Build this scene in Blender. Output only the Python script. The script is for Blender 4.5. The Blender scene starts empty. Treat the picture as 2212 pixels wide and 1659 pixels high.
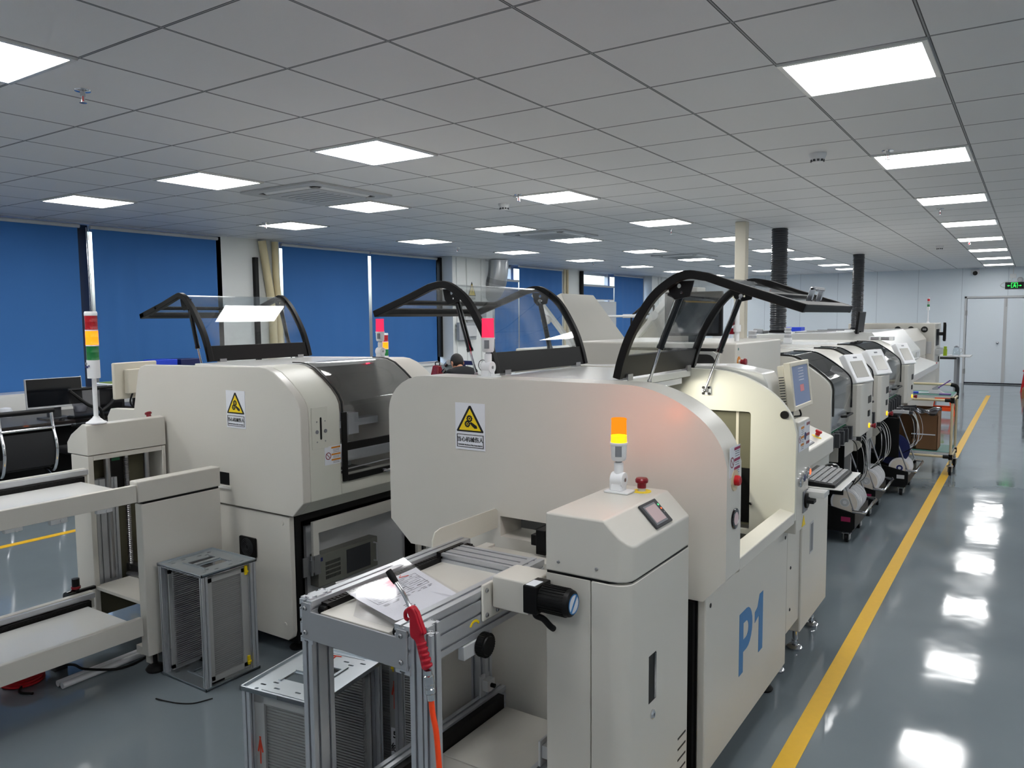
import bpy, bmesh, math, random
from mathutils import Vector, Matrix
from mathutils.geometry import tessellate_polygon
random.seed(7)
SC = bpy.context.scene
COL = SC.collection
PI = math.pi

# ------------------------------------------------------------------ camera
cam_d = bpy.data.cameras.new('camera')
cam = bpy.data.objects.new('camera', cam_d); COL.objects.link(cam)
cam_d.sensor_fit = 'HORIZONTAL'; cam_d.sensor_width = 36.0
cam_d.lens = 1681.885 * 36.0 / 2212.0
cam_d.clip_start = 0.05; cam_d.clip_end = 200
_R = Matrix(((0.83187606, 0.55489672, -0.00847621), (-0.55353212, 0.82854124, -0.08438963), (-0.03980464, 0.07489357, 0.99639678)))
# rows of _R: image right, forward, image up in world axes
_c = Matrix(((_R[0][0], _R[2][0], -_R[1][0]), (_R[0][1], _R[2][1], -_R[1][1]), (_R[0][2], _R[2][2], -_R[1][2])))
cam.matrix_world = Matrix.Translation((0, 0, 1.69)) @ _c.to_4x4()
SC.camera = cam

# ------------------------------------------------------------------ daylight outside, exposure
w = bpy.data.worlds.new('world'); SC.world = w; w.use_nodes = True
_bg = w.node_tree.nodes['Background']
_sky = w.node_tree.nodes.new('ShaderNodeTexSky'); _sky.sky_type = 'NISHITA'
_sky.sun_disc = False; _sky.sun_elevation = math.radians(48); _sky.sun_rotation = math.radians(120); _sky.dust_density = 6.0
w.node_tree.links.new(_sky.outputs[0], _bg.inputs[0]); _bg.inputs[1].default_value = 2.0
SC.view_settings.view_transform = 'Standard'; SC.view_settings.look = 'None'
SC.view_settings.gamma = 1.0; SC.view_settings.use_curve_mapping = False
SC.view_settings.exposure = 0.0
LAMP = 18.5            # strength of the ceiling panels

# ------------------------------------------------------------------ materials
def srgb(r, g, b):
    f = lambda c: (c/255/12.92) if c/255 <= 0.04045 else ((c/255+0.055)/1.055)**2.4
    return (f(r), f(g), f(b), 1)
M = {}
def mat(name, rgb, rough=0.5, metal=0.0, noise=0.0, nscale=40.0, bump=0.0, bscale=200.0, emit=0.0, ecol=None, trans=0.0, alpha=1.0, coat=0.0, spec=0.5, ior=1.45):
    m = bpy.data.materials.new(name); m.use_nodes = True
    nt = m.node_tree; b = nt.nodes['Principled BSDF']
    c = srgb(*rgb); b.inputs['Base Color'].default_value = c
    b.inputs['Roughness'].default_value = rough; b.inputs['Metallic'].default_value = metal
    b.inputs['Specular IOR Level'].default_value = spec; b.inputs['IOR'].default_value = ior
    if coat: b.inputs['Coat Weight'].default_value = coat; b.inputs['Coat Roughness'].default_value = 0.08
    if trans: b.inputs['Transmission Weight'].default_value = trans
    if alpha < 1: b.inputs['Alpha'].default_value = alpha
    if emit:
        b.inputs['Emission Color'].default_value = srgb(*(ecol or rgb)); b.inputs['Emission Strength'].default_value = emit
    if noise or bump:
        tc = nt.nodes.new('ShaderNodeTexCoord')
    if noise:
        n = nt.nodes.new('ShaderNodeTexNoise'); n.inputs['Scale'].default_value = nscale; n.inputs['Detail'].default_value = 5
        nt.links.new(tc.outputs['Object'], n.inputs['Vector'])
        r = nt.nodes.new('ShaderNodeMapRange'); r.inputs['To Min'].default_value = 1-noise; r.inputs['To Max'].default_value = 1+noise
        nt.links.new(n.outputs['Fac'], r.inputs['Value'])
        x = nt.nodes.new('ShaderNodeVectorMath'); x.operation = 'SCALE'; x.inputs[0].default_value = c[:3]
        nt.links.new(r.outputs[0], x.inputs['Scale']); nt.links.new(x.outputs[0], b.inputs['Base Color'])
    if bump:
        n2 = nt.nodes.new('ShaderNodeTexNoise'); n2.inputs['Scale'].default_value = bscale; n2.inputs['Detail'].default_value = 3
        nt.links.new(tc.outputs['Object'], n2.inputs['Vector'])
        bp = nt.nodes.new('ShaderNodeBump'); bp.inputs['Strength'].default_value = bump; bp.inputs['Distance'].default_value = 0.002
        nt.links.new(n2.outputs['Fac'], bp.inputs['Height']); nt.links.new(bp.outputs[0], b.inputs['Normal'])
    M[name] = m
    return m
def glass(name, tint=(1, 1, 1), refl=0.10, rough=0.03, scratch=0.0):
    # thin sheet: clear see-through plus a fresnel reflection
    m = bpy.data.materials.new(name); m.use_nodes = True
    nt = m.node_tree; nt.nodes.clear()
    o = nt.nodes.new('ShaderNodeOutputMaterial'); mx = nt.nodes.new('ShaderNodeMixShader')
    t = nt.nodes.new('ShaderNodeBsdfTransparent'); t.inputs[0].default_value = (*tint, 1)
    g = nt.nodes.new('ShaderNodeBsdfGlossy'); g.inputs['Roughness'].default_value = rough
    lw = nt.nodes.new('ShaderNodeLayerWeight'); lw.inputs[0].default_value = 0.35
    mr = nt.nodes.new('ShaderNodeMapRange'); mr.inputs['To Min'].default_value = refl*0.5; mr.inputs['To Max'].default_value = min(1, refl*7)
    pw = nt.nodes.new('ShaderNodeMath'); pw.operation = 'POWER'; pw.inputs[1].default_value = 3.0
    nt.links.new(lw.outputs['Facing'], pw.inputs[0]); nt.links.new(pw.outputs[0], mr.inputs['Value'])
    nt.links.new(mr.outputs[0], mx.inputs[0]); nt.links.new(t.outputs[0], mx.inputs[1]); nt.links.new(g.outputs[0], mx.inputs[2])
    last = mx
    if scratch:
        d = nt.nodes.new('ShaderNodeBsdfDiffuse'); d.inputs[0].default_value = (.8, .8, .8, 1)
        m2 = nt.nodes.new('ShaderNodeMixShader')
        tc = nt.nodes.new('ShaderNodeTexCoord'); n = nt.nodes.new('ShaderNodeTexNoise'); n.inputs['Scale'].default_value = 6; n.inputs['Detail'].default_value = 6
        r2 = nt.nodes.new('ShaderNodeMapRange'); r2.inputs['From Min'].default_value = .45; r2.inputs['From Max'].default_value = .8; r2.inputs['To Max'].default_value = scratch
        nt.links.new(tc.outputs['Object'], n.inputs['Vector']); nt.links.new(n.outputs['Fac'], r2.inputs['Value']); nt.links.new(r2.outputs[0], m2.inputs[0])
        nt.links.new(mx.outputs[0], m2.inputs[1]); nt.links.new(d.outputs[0], m2.inputs[2]); last = m2
    nt.links.new(last.outputs[0], o.inputs[0])
    M[name] = m
    return m

mat('white_powder', (206, 203, 195), 0.32, noise=0.015, nscale=6, bump=0.06, bscale=900)
mat('white_gloss', (222, 222, 219), 0.25, coat=0.3)
mat('cream', (211, 210, 199), 0.4, noise=0.02, nscale=5)
mat('beige', (212, 206, 190), 0.45)
mat('white_plastic', (228, 229, 231), 0.35)
mat('grey_powder', (150, 153, 157), 0.45, bump=0.05, bscale=900)
mat('light_grey', (190, 192, 194), 0.5)
mat('black', (7, 7, 8), 0.45, spec=.3)
mat('black_gloss', (8, 8, 10), 0.12, coat=0.4)
mat('black_matte', (9, 9, 10), 0.75, spec=.25)
mat('dark_grey', (52, 54, 58), 0.5)
mat('rubber', (14, 14, 15), 0.65, spec=.3)
mat('navy_black', (20, 22, 38), 0.35)
mat('interior_dark', (34, 35, 34), 0.6)
mat('olive_interior', (105, 103, 84), 0.6)
mat('chrome', (215, 215, 218), 0.12, metal=1.0)
mat('steel', (170, 170, 172), 0.32, metal=1.0, noise=0.05, nscale=60)
mat('aluminium', (196, 199, 204), 0.33, metal=0.6, noise=0.05, nscale=25)
mat('zinc', (190, 198, 204), 0.30, metal=0.85, noise=0.07, nscale=14)
mat('rack_panel', (150, 151, 150), 0.5, metal=0.3, noise=0.06, nscale=10)
mat('rack_panel_light', (172, 173, 172), 0.55, metal=0.2, noise=0.05, nscale=10)
mat('red', (190, 22, 32), 0.35)
mat('red_plastic', (176, 12, 38), 0.35, bump=0.05, bscale=120)
mat('dark_red', (128, 14, 30), 0.3)
mat('orange_hose', (255, 78, 30), 0.3)
mat('orange_plastic', (255, 84, 20), 0.4)
mat('yellow', (244, 212, 22), 0.45)
mat('yellow_tape', (226, 178, 40), 0.45, noise=0.06, nscale=30)
mat('sign_black', (16, 16, 18), 0.5)
mat('sign_white', (226, 228, 234), 0.4)
mat('sign_grey', (120, 122, 128), 0.5)
mat('amber_label', (206, 128, 30), 0.5)
mat('magenta_label', (150, 32, 80), 0.5)
mat('navy', (28, 34, 96), 0.45)
mat('blue_letter', (50, 122, 182), 0.45)
mat('blue_plastic', (32, 66, 200), 0.4)
mat('dark_blue', (22, 32, 84), 0.45)
mat('paper', (232, 234, 240), 0.7)
mat('print_grey', (140, 142, 150), 0.7)
mat('pen_red', (214, 70, 44), 0.7)
mat('reel_white', (220, 221, 224), 0.4)
mat('reel_face', (214, 206, 196), 0.45)
mat('cable_white', (216, 216, 214), 0.4)
mat('cardboard', (146, 104, 70), 0.75, noise=0.06, nscale=9)
mat('cardboard_dark', (116, 80, 52), 0.75)
mat('tan_tube', (208, 192, 158), 0.4)
mat('green_mat', (66, 122, 112), 0.5)
mat('key_grey', (138, 139, 141), 0.45)
mat('pc_grey', (120, 121, 114), 0.5)
mat('green_pcb', (40, 112, 78), 0.5)
mat('green_bottle', (138, 164, 20), 0.3)
mat('purple', (112, 80, 150), 0.4)
mat('skin', (206, 150, 122), 0.55, noise=0.03, nscale=20)
mat('hair', (24, 20, 18), 0.6, bump=0.5, bscale=400)
mat('shirt_black', (18, 19, 24), 0.8)
mat('cloth_dark', (40, 44, 60), 0.8)
mat('mesh_black', (24, 25, 28), 0.75)
mat('desk_dark', (40, 32, 30), 0.3)
mat('wall_white', (222, 224, 222), 0.6, noise=0.015, nscale=3)
mat('wall_panel', (220, 228, 235), 0.5, noise=0.02, nscale=1.2)
mat('pipe_cream', (214, 200, 160), 0.5)
mat('duct_black', (42, 45, 50), 0.35, coat=0.2)
mat('duct_silver', (196, 198, 200), 0.28, metal=0.9)
mat('blind_blue', (52, 108, 172), 0.75, bump=0.1, bscale=500)
mat('screen_off', (10, 13, 18), 0.12, coat=0.3)
mat('screen_blue', (112, 126, 160), 0.25, emit=0.14, ecol=(110, 124, 160))
mat('screen_pink', (168, 150, 152), 0.25, emit=0.25, ecol=(170, 150, 150))
mat('screen_grey', (150, 148, 142), 0.25, emit=0.15, ecol=(150, 148, 142))
mat('screen_red', (190, 110, 112), 0.3, emit=0.2)
mat('lamp_panel', (255, 255, 255), 0.5, emit=LAMP, ecol=(254, 254, 253))
mat('beacon_amber_hot', (255, 200, 30), 0.25, emit=1.1, ecol=(255, 196, 10))
def lens(name, tint, ecol, emit):
    # coloured translucent dome: lets the lamp inside shine out and glows itself
    m = bpy.data.materials.new(name); m.use_nodes = True; nt = m.node_tree; nt.nodes.clear()
    o = nt.nodes.new('ShaderNodeOutputMaterial'); mx = nt.nodes.new('ShaderNodeMixShader'); mx.inputs[0].default_value = .62
    t = nt.nodes.new('ShaderNodeBsdfTransparent'); t.inputs[0].default_value = tint
    e = nt.nodes.new('ShaderNodeEmission'); e.inputs[0].default_value = srgb(*ecol); e.inputs[1].default_value = emit
    nt.links.new(t.outputs[0], mx.inputs[1]); nt.links.new(e.outputs[0], mx.inputs[2]); nt.links.new(mx.outputs[0], o.inputs[0]); M[name] = m
lens('beacon_amber', (1.0, .48, .10, 1), (255, 150, 36), 1.4)
lens('beacon_red', (1.0, .30, .42, 1), (255, 62, 104), 1.3)
mat('lens_red', (170, 16, 30), 0.15, coat=0.4)
mat('lens_red_bright', (225, 30, 48), 0.15, emit=0.25, ecol=(230, 20, 40))
mat('lens_amber', (255, 124, 20), 0.15, emit=2.4, ecol=(255, 110, 10))
mat('lens_green', (16, 112, 52), 0.15, coat=0.4)
mat('lens_clear', (214, 214, 216), 0.15, trans=0.5)
mat('button_orange', (255, 120, 60), 0.3, emit=1.0, ecol=(255, 100, 40))
mat('exit_green', (40, 235, 90), 0.4, emit=1.3, ecol=(40, 235, 90))
mat('led_green', (80, 240, 140), 0.4, emit=1.5)
glass('glass_clear', (0.93, 0.95, 0.96), 0.08, 0.02, scratch=0.10)
glass('glass_tint', (0.36, 0.37, 0.39), 0.10, 0.03)
glass('chair_mesh', (0.5, 0.5, 0.52), 0.02, 0.5)
glass('glass_smoke', (0.90, 0.91, 0.92), 0.09, 0.04)
glass('glass_window', (0.93, 0.96, 0.97), 0.08, 0.02)
glass('plastic_film', (0.975, 0.975, 0.985), 0.08, 0.10, scratch=0.0)
glass('plastic_bag', (0.55, 0.57, 0.62), 0.16, 0.12, scratch=0.2)

# ------------------------------------------------------------------ mesh builder
def catmull(pts, n=6, closed=False):
    P = [Vector(p) for p in pts]; out = []
    N = len(P)
    for i in range(N if closed else N-1):
        p1, p2 = P[i], P[(i+1) % N]
        p0 = P[i-1] if (i > 0 or closed) else p1+(p1-p2)
        p3 = P[(i+2) % N] if (i+2 < N or closed) else p2+(p2-p1)
        for k in range(n):
            t = k/n
            out.append(0.5*((2*p1)+(-p0+p2)*t+(2*p0-5*p1+4*p2-p3)*t*t+(-p0+3*p1-3*p2+p3)*t**3))
    if not closed: out.append(P[-1])
    return out
def rrect(x0, x1, y0, y1, r, n=4):
    out = []
    for cx, cy, a in ((x1-r, y0+r, -PI/2), (x1-r, y1-r, 0), (x0+r, y1-r, PI/2), (x0+r, y0+r, PI)):
        for k in range(n+1):
            t = a+PI/2*k/n; out.append((cx+r*math.cos(t), cy+r*math.sin(t)))
    return out
def circ(cx, cy, r, n=24):
    return [(cx+r*math.cos(2*PI*k/n), cy+r*math.sin(2*PI*k/n)) for k in range(n)]
def ax3(axis, u, v, a):
    return (a, u, v) if axis == 'x' else (u, a, v) if axis == 'y' else (u, v, a)

class MB:
    def __init__(self): self.v = []; self.f = []
    def add(self, vs, fs):
        o = len(self.v); self.v += [tuple(p) for p in vs]; self.f += [tuple(i+o for i in q) for q in fs]; return self
    def box(self, x0, x1, y0, y1, z0, z1):
        if x0 > x1: x0, x1 = x1, x0
        if y0 > y1: y0, y1 = y1, y0
        if z0 > z1: z0, z1 = z1, z0
        return self.add([(x0,y0,z0),(x1,y0,z0),(x1,y1,z0),(x0,y1,z0),(x0,y0,z1),(x1,y0,z1),(x1,y1,z1),(x0,y1,z1)],
                        [(0,3,2,1),(4,5,6,7),(0,1,5,4),(1,2,6,5),(2,3,7,6),(3,0,4,7)])
    def cbox(self, c, s, rot=None):
        hx, hy, hz = s[0]/2, s[1]/2, s[2]/2
        P = [Vector(p) for p in ((-hx,-hy,-hz),(hx,-hy,-hz),(hx,hy,-hz),(-hx,hy,-hz),(-hx,-hy,hz),(hx,-hy,hz),(hx,hy,hz),(-hx,hy,hz))]
        if rot is not None: P = [rot @ p for p in P]
        return self.add([p+Vector(c) for p in P], [(0,3,2,1),(4,5,6,7),(0,1,5,4),(1,2,6,5),(2,3,7,6),(3,0,4,7)])
    def hexa(self, p):   # 8 corners: bottom 4 ccw, top 4 ccw
        return self.add(p, [(0,3,2,1),(4,5,6,7),(0,1,5,4),(1,2,6,5),(2,3,7,6),(3,0,4,7)])
    def prism(self, poly, axis, a, b, holes=()):
        loops = [list(poly)]+[list(h) for h in holes]
        flat = [p for l in loops for p in l]; N = len(flat)
        vs = [ax3(axis, p[0], p[1], a) for p in flat]+[ax3(axis, p[0], p[1], b) for p in flat]
        fs = []
        if holes:
            tri = tessellate_polygon([[Vector((p[0], p[1], 0)) for p in l] for l in loops])
            for t in tri: fs.append(tuple(t)); fs.append(tuple(i+N for i in reversed(t)))
        else:
            fs.append(tuple(range(N))); fs.append(tuple(N+i for i in reversed(range(N))))
        o = 0
        for l in loops:
            n = len(l)
            for i in range(n):
                j = (i+1) % n; fs.append((o+i, o+j, N+o+j, N+o+i))
            o += n
        return self.add(vs, fs)
    def cyl(self, p0, p1, r0, r1=None, n=20, caps=True):
        r1 = r0 if r1 is None else r1
        p0, p1 = Vector(p0), Vector(p1); d = (p1-p0).normalized()
        u = d.orthogonal().normalized(); v = d.cross(u)
        vs = []
        for p, r in ((p0, r0), (p1, r1)):
            for k in range(n):
                a = 2*PI*k/n; vs.append(p+u*(r*math.cos(a))+v*(r*math.sin(a)))
        fs = [(k, (k+1) % n, n+(k+1) % n, n+k) for k in range(n)]
        if caps: fs += [tuple(reversed(range(n))), tuple(range(n, 2*n))]
        return self.add(vs, fs)
    def tube(self, pts, r, n=10, closed=False, caps=True):
        P = [Vector(p) for p in pts]; N = len(P)
        R = r if isinstance(r, (list, tuple)) else [r]*N
        T = []
        for i in range(N):
            a = P[i-1] if (i > 0 or closed) else P[i]; b = P[(i+1) % N] if (i < N-1 or closed) else P[i]
            T.append((b-a).normalized())
        u = T[0].orthogonal().normalized(); vs = []; fs = []
        for i in range(N):
            u = (u-T[i]*u.dot(T[i]))
            u = u.normalized() if u.length > 1e-6 else T[i].orthogonal().normalized()
            v = T[i].cross(u)
            for k in range(n):
                a = 2*PI*k/n; vs.append(P[i]+u*(R[i]*math.cos(a))+v*(R[i]*math.sin(a)))
        for i in range(N if closed else N-1):
            j = (i+1) % N
            for k in range(n):
                k2 = (k+1) % n; fs.append((i*n+k, i*n+k2, j*n+k2, j*n+k))
        if caps and not closed: fs += [tuple(reversed(range(n))), tuple((N-1)*n+k for k in range(n))]
        return self.add(vs, fs)
    def strip(self, pts, side, up, w, h):
        # rectangular bar swept along a plane curve; side = constant sideways vector, up = None -> in-plane normal
        P = [Vector(p) for p in pts]; s = Vector(side).normalized(); N = len(P); vs = []; fs = []
        for i in range(N):
            t = (P[min(i+1, N-1)]-P[max(i-1, 0)]).normalized(); n = s.cross(t).normalized()
            for a, b in ((-1, -1), (1, -1), (1, 1), (-1, 1)):
                vs.append(P[i]+s*(a*w/2)+n*(b*h/2))
        for i in range(N-1):
            for k in range(4):
                k2 = (k+1) % 4; fs.append((i*4+k, i*4+k2, i*4+4+k2, i*4+4+k))
        fs += [(3, 2, 1, 0), tuple((N-1)*4+k for k in range(4))]
        return self.add(vs, fs)
    def sheet(self, A, B, th=0.004):
        # thin curved panel between two matching polylines, with thickness along the local normal
        A = [Vector(p) for p in A]; B = [Vector(p) for p in B]; N = len(A); vs = []; fs = []
        for i in range(N):
            t = (A[min(i+1, N-1)]-A[max(i-1, 0)]); n = t.cross(B[i]-A[i]).normalized()*th/2
            vs += [A[i]-n, B[i]-n, B[i]+n, A[i]+n]
        for i in range(N-1):
            for k in range(4):
                k2 = (k+1) % 4; fs.append((i*4+k, i*4+k2, i*4+4+k2, i*4+4+k))
        fs += [(3, 2, 1, 0), tuple((N-1)*4+k for k in range(4))]
        return self.add(vs, fs)
    def lathe(self, prof, c=(0, 0, 0), d=(0, 0, 1), n=24):
        c = Vector(c); d = Vector(d).normalized(); u = d.orthogonal().normalized(); v = d.cross(u); vs = []; fs = []
        N = len(prof)
        for r, h in prof:
            for k in range(n):
                a = 2*PI*k/n; vs.append(c+d*h+u*(r*math.cos(a))+v*(r*math.sin(a)))
        for i in range(N-1):
            for k in range(n):
                k2 = (k+1) % n; fs.append((i*n+k, i*n+k2, i*n+n+k2, i*n+n+k))
        if prof[0][0] > 1e-5: fs.append(tuple(reversed(range(n))))
        if prof[-1][0] > 1e-5: fs.append(tuple((N-1)*n+k for k in range(n)))
        return self.add(vs, fs)
    def ball(self, c, r, n=16, s=(1, 1, 1)):
        c = Vector(c); m = n//2; vs = []; fs = []
        for i in range(m+1):
            t = PI*i/m
            for k in range(n):
                a = 2*PI*k/n; vs.append(c+Vector((r*s[0]*math.sin(t)*math.cos(a), r*s[1]*math.sin(t)*math.sin(a), r*s[2]*math.cos(t))))
        for i in range(m):
            for k in range(n):
                k2 = (k+1) % n; fs.append((i*n+k, (i+1)*n+k, (i+1)*n+k2, i*n+k2))
        return self.add(vs, fs)
    def xform(self, mtx, start=0):
        self.v = self.v[:start]+[tuple(mtx @ Vector(p)) for p in self.v[start:]]; return self
    def build(self, name, material, parent=None, bevel=0.0, seg=2, angle=35, flat=False, label=None):
        off = Vector((0, 0, 0)); q = parent
        while q is not None: off += q.location; q = q.parent
        me = bpy.data.meshes.new(name)
        bm = bmesh.new()
        V = [bm.verts.new(Vector(p)-off) for p in self.v]
        for f in self.f:
            try: bm.faces.new([V[i] for i in f])
            except ValueError: pass
        bmesh.ops.remove_doubles(bm, verts=bm.verts, dist=1e-6)
        bmesh.ops.dissolve_degenerate(bm, edges=bm.edges, dist=1e-7)
        bmesh.ops.recalc_face_normals(bm, faces=bm.faces)
        lim = math.radians(angle)
        for f in bm.faces: f.smooth = not flat
        for e in bm.edges:
            if len(e.link_faces) == 2:
                e.smooth = e.calc_face_angle(0) < lim
        bm.to_mesh(me); bm.free()
        me.materials.append(M[material] if isinstance(material, str) else material)
        o = bpy.data.objects.new(name, me); COL.objects.link(o)
        if parent is not None: o.parent = parent
        if bevel:
            b = o.modifiers.new('bevel', 'BEVEL'); b.width = bevel; b.segments = seg; b.limit_method = 'ANGLE'
            b.angle_limit = math.radians(40); b.harden_normals = True
        if label: o['label'] = label
        return o

def thing(name, label, cat, loc=(0, 0, 0), group=None):
    o = bpy.data.objects.new(name, None); COL.objects.link(o); o.location = loc; o.empty_display_size = 0.1
    o['label'] = label; o['category'] = cat
    if group: o['group'] = group
    return o
def tag(o, label, cat, group=None):
    o['label'] = label; o['category'] = cat
    if group: o['group'] = group
    return o
def struct(o): o['kind'] = 'structure'; return o
def copy_tree(o, parent=None):
    c = o.copy(); COL.objects.link(c)
    if parent is not None: c.parent = parent
    for ch in list(o.children): copy_tree(ch, c)
    return c
def text(s, size, mtx, material, parent, name='lettering', depth=0.0006, bold=0.0, align='CENTER', sx=1.0):
    cu = bpy.data.curves.new(name, 'FONT'); cu.body = s; cu.size = size; cu.align_x = align; cu.align_y = 'CENTER'
    cu.extrude = depth; cu.offset = bold; cu.resolution_u = 3
    t = bpy.data.objects.new(name+'_source', cu); COL.objects.link(t)
    dg = bpy.context.evaluated_depsgraph_get()
    me = bpy.data.meshes.new_from_object(t.evaluated_get(dg))
    bpy.data.objects.remove(t); bpy.data.curves.remove(cu)
    off = Vector((0, 0, 0)); q = parent
    while q is not None: off += q.location; q = q.parent
    me.transform(Matrix.Translation(-off) @ mtx @ Matrix.Diagonal((sx, 1, 1, 1)))
    me.materials.clear(); me.materials.append(M[material])
    o = bpy.data.objects.new(name, me); COL.objects.link(o); o.parent = parent
    return o
def face_front(p):     # text plane facing the camera side (-Y): right = +X, up = +Z
    return Matrix.Translation(p) @ Matrix(((1, 0, 0), (0, 0, -1), (0, 1, 0))).to_4x4()
def face_aisle(p):     # text plane facing +X: right = +Y, up = +Z
    return Matrix.Translation(p) @ Matrix(((0, 0, 1), (1, 0, 0), (0, 1, 0))).to_4x4()
# ================================================================== the room
XL, XR, YB, YF, ZC = -8.95, 3.6, 22.0, -3.2, 2.80
CX0, CY0, CELL = -0.395, 3.012, 0.6

def floor_material():
    m = bpy.data.materials.new('floor_epoxy'); m.use_nodes = True; nt = m.node_tree; b = nt.nodes['Principled BSDF']
    tc = nt.nodes.new('ShaderNodeTexCoord')
    n = nt.nodes.new('ShaderNodeTexNoise'); n.inputs['Scale'].default_value = 0.9; n.inputs['Detail'].default_value = 6
    nt.links.new(tc.outputs['Object'], n.inputs['Vector'])
    cr = nt.nodes.new('ShaderNodeValToRGB')
    cr.color_ramp.elements[0].position = .3; cr.color_ramp.elements[0].color = srgb(108, 118, 124)
    cr.color_ramp.elements[1].position = .7; cr.color_ramp.elements[1].color = srgb(120, 130, 136)
    nt.links.new(n.outputs['Fac'], cr.inputs[0]); nt.links.new(cr.outputs[0], b.inputs['Base Color'])
    n2 = nt.nodes.new('ShaderNodeTexNoise'); n2.inputs['Scale'].default_value = 2.2; n2.inputs['Detail'].default_value = 8
    nt.links.new(tc.outputs['Object'], n2.inputs['Vector'])
    mr = nt.nodes.new('ShaderNodeMapRange'); mr.inputs['From Min'].default_value = .35; mr.inputs['From Max'].default_value = .7
    mr.inputs['To Min'].default_value = .05; mr.inputs['To Max'].default_value = .13
    nt.links.new(n2.outputs['Fac'], mr.inputs['Value']); nt.links.new(mr.outputs[0], b.inputs['Roughness'])
    n3 = nt.nodes.new('ShaderNodeTexNoise'); n3.inputs['Scale'].default_value = 3.5; n3.inputs['Detail'].default_value = 2
    nt.links.new(tc.outputs['Object'], n3.inputs['Vector'])
    bp = nt.nodes.new('ShaderNodeBump'); bp.inputs['Strength'].default_value = .10; bp.inputs['Distance'].default_value = .012
    nt.links.new(n3.outputs['Fac'], bp.inputs['Height']); nt.links.new(bp.outputs[0], b.inputs['Normal'])
    b.inputs['Specular IOR Level'].default_value = .55
    M['floor'] = m
def ceiling_material():
    m = bpy.data.materials.new('ceiling_tiles'); m.use_nodes = True; nt = m.node_tree; b = nt.nodes['Principled BSDF']
    tc = nt.nodes.new('ShaderNodeTexCoord'); sp = nt.nodes.new('ShaderNodeSeparateXYZ'); nt.links.new(tc.outputs['Object'], sp.inputs[0])
    def math_(op, a, v=None, c=None):
        k = nt.nodes.new('ShaderNodeMath'); k.operation = op
        nt.links.new(a, k.inputs[0])
        if v is not None:
            if isinstance(v, (int, float)): k.inputs[1].default_value = v
            else: nt.links.new(v, k.inputs[1])
        return k.outputs[0]
    def dist(out, off):   # metres to the nearest tile joint
        a = math_('ADD', out, 60.0-off); a = math_('MODULO', a, CELL); a = math_('SUBTRACT', a, CELL/2); a = math_('ABSOLUTE', a)
        return math_('SUBTRACT', math_('MULTIPLY', a, -1), -CELL/2)
    dx = dist(sp.outputs[0], CX0); dy = dist(sp.outputs[1], CY0)
    d = math_('MINIMUM', dx, dy)
    gap = math_('LESS_THAN', d, 0.0075); bar = math_('LESS_THAN', d, 0.0032)
    n = nt.nodes.new('ShaderNodeTexNoise'); n.inputs['Scale'].default_value = 0.7; nt.links.new(tc.outputs['Object'], n.inputs['Vector'])
    cr = nt.nodes.new('ShaderNodeValToRGB'); cr.color_ramp.elements[0].color = srgb(222, 222, 224); cr.color_ramp.elements[1].color = srgb(228, 228, 229)
    nt.links.new(n.outputs['Fac'], cr.inputs[0])
    m1 = nt.nodes.new('ShaderNodeMixRGB'); nt.links.new(gap, m1.inputs[0]); nt.links.new(cr.outputs[0], m1.inputs[1]); m1.inputs[2].default_value = srgb(52, 53, 58)
    m2 = nt.nodes.new('ShaderNodeMixRGB'); nt.links.new(bar, m2.inputs[0]); nt.links.new(m1.outputs[0], m2.inputs[1]); m2.inputs[2].default_value = srgb(150, 152, 156)
    nt.links.new(m2.outputs[0], b.inputs['Base Color'])
    b.inputs['Roughness'].default_value = .5; b.inputs['Specular IOR Level'].default_value = .4
    # fine perforation of the metal tiles
    sc = nt.nodes.new('ShaderNodeVectorMath'); sc.operation = 'SCALE'; sc.inputs['Scale'].default_value = 45; nt.links.new(tc.outputs['Object'], sc.inputs[0])
    vo = nt.nodes.new('ShaderNodeTexVoronoi'); vo.inputs['Randomness'].default_value = 0; vo.inputs['Scale'].default_value = 1; nt.links.new(sc.outputs[0], vo.inputs['Vector'])
    bp = nt.nodes.new('ShaderNodeBump'); bp.inputs['Strength'].default_value = .12; bp.inputs['Distance'].default_value = .002
    nt.links.new(vo.outputs['Distance'], bp.inputs['Height']); nt.links.new(bp.outputs[0], b.inputs['Normal'])
    M['ceiling'] = m
def panel_wall_material():
    m = bpy.data.materials.new('wall_sandwich_panels'); m.use_nodes = True; nt = m.node_tree; b = nt.nodes['Principled BSDF']
    tc = nt.nodes.new('ShaderNodeTexCoord'); sp = nt.nodes.new('ShaderNodeSeparateXYZ'); nt.links.new(tc.outputs['Object'], sp.inputs[0])
    def math_(op, a, v):
        k = nt.nodes.new('ShaderNodeMath'); k.operation = op; nt.links.new(a, k.inputs[0]); k.inputs[1].default_value = v; return k.outputs[0]
    a = math_('ADD', sp.outputs[0], 60.38); a = math_('MODULO', a, 0.95); g = math_('LESS_THAN', a, 0.012)
    n = nt.nodes.new('ShaderNodeTexNoise'); n.inputs['Scale'].default_value = 0.8; n.inputs['Detail'].default_value = 4; nt.links.new(tc.outputs['Object'], n.inputs['Vector'])
    cr = nt.nodes.new('ShaderNodeValToRGB'); cr.color_ramp.elements[0].color = srgb(218, 227, 235); cr.color_ramp.elements[1].color = srgb(226, 234, 240)
    nt.links.new(n.outputs['Fac'], cr.inputs[0])
    m1 = nt.nodes.new('ShaderNodeMixRGB'); nt.links.new(g, m1.inputs[0]); nt.links.new(cr.outputs[0], m1.inputs[1]); m1.inputs[2].default_value = srgb(190, 199, 208)
    nt.links.new(m1.outputs[0], b.inputs['Base Color']); b.inputs['Roughness'].default_value = .45
    M['wall_back'] = m
floor_material(); ceiling_material(); panel_wall_material()

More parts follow.
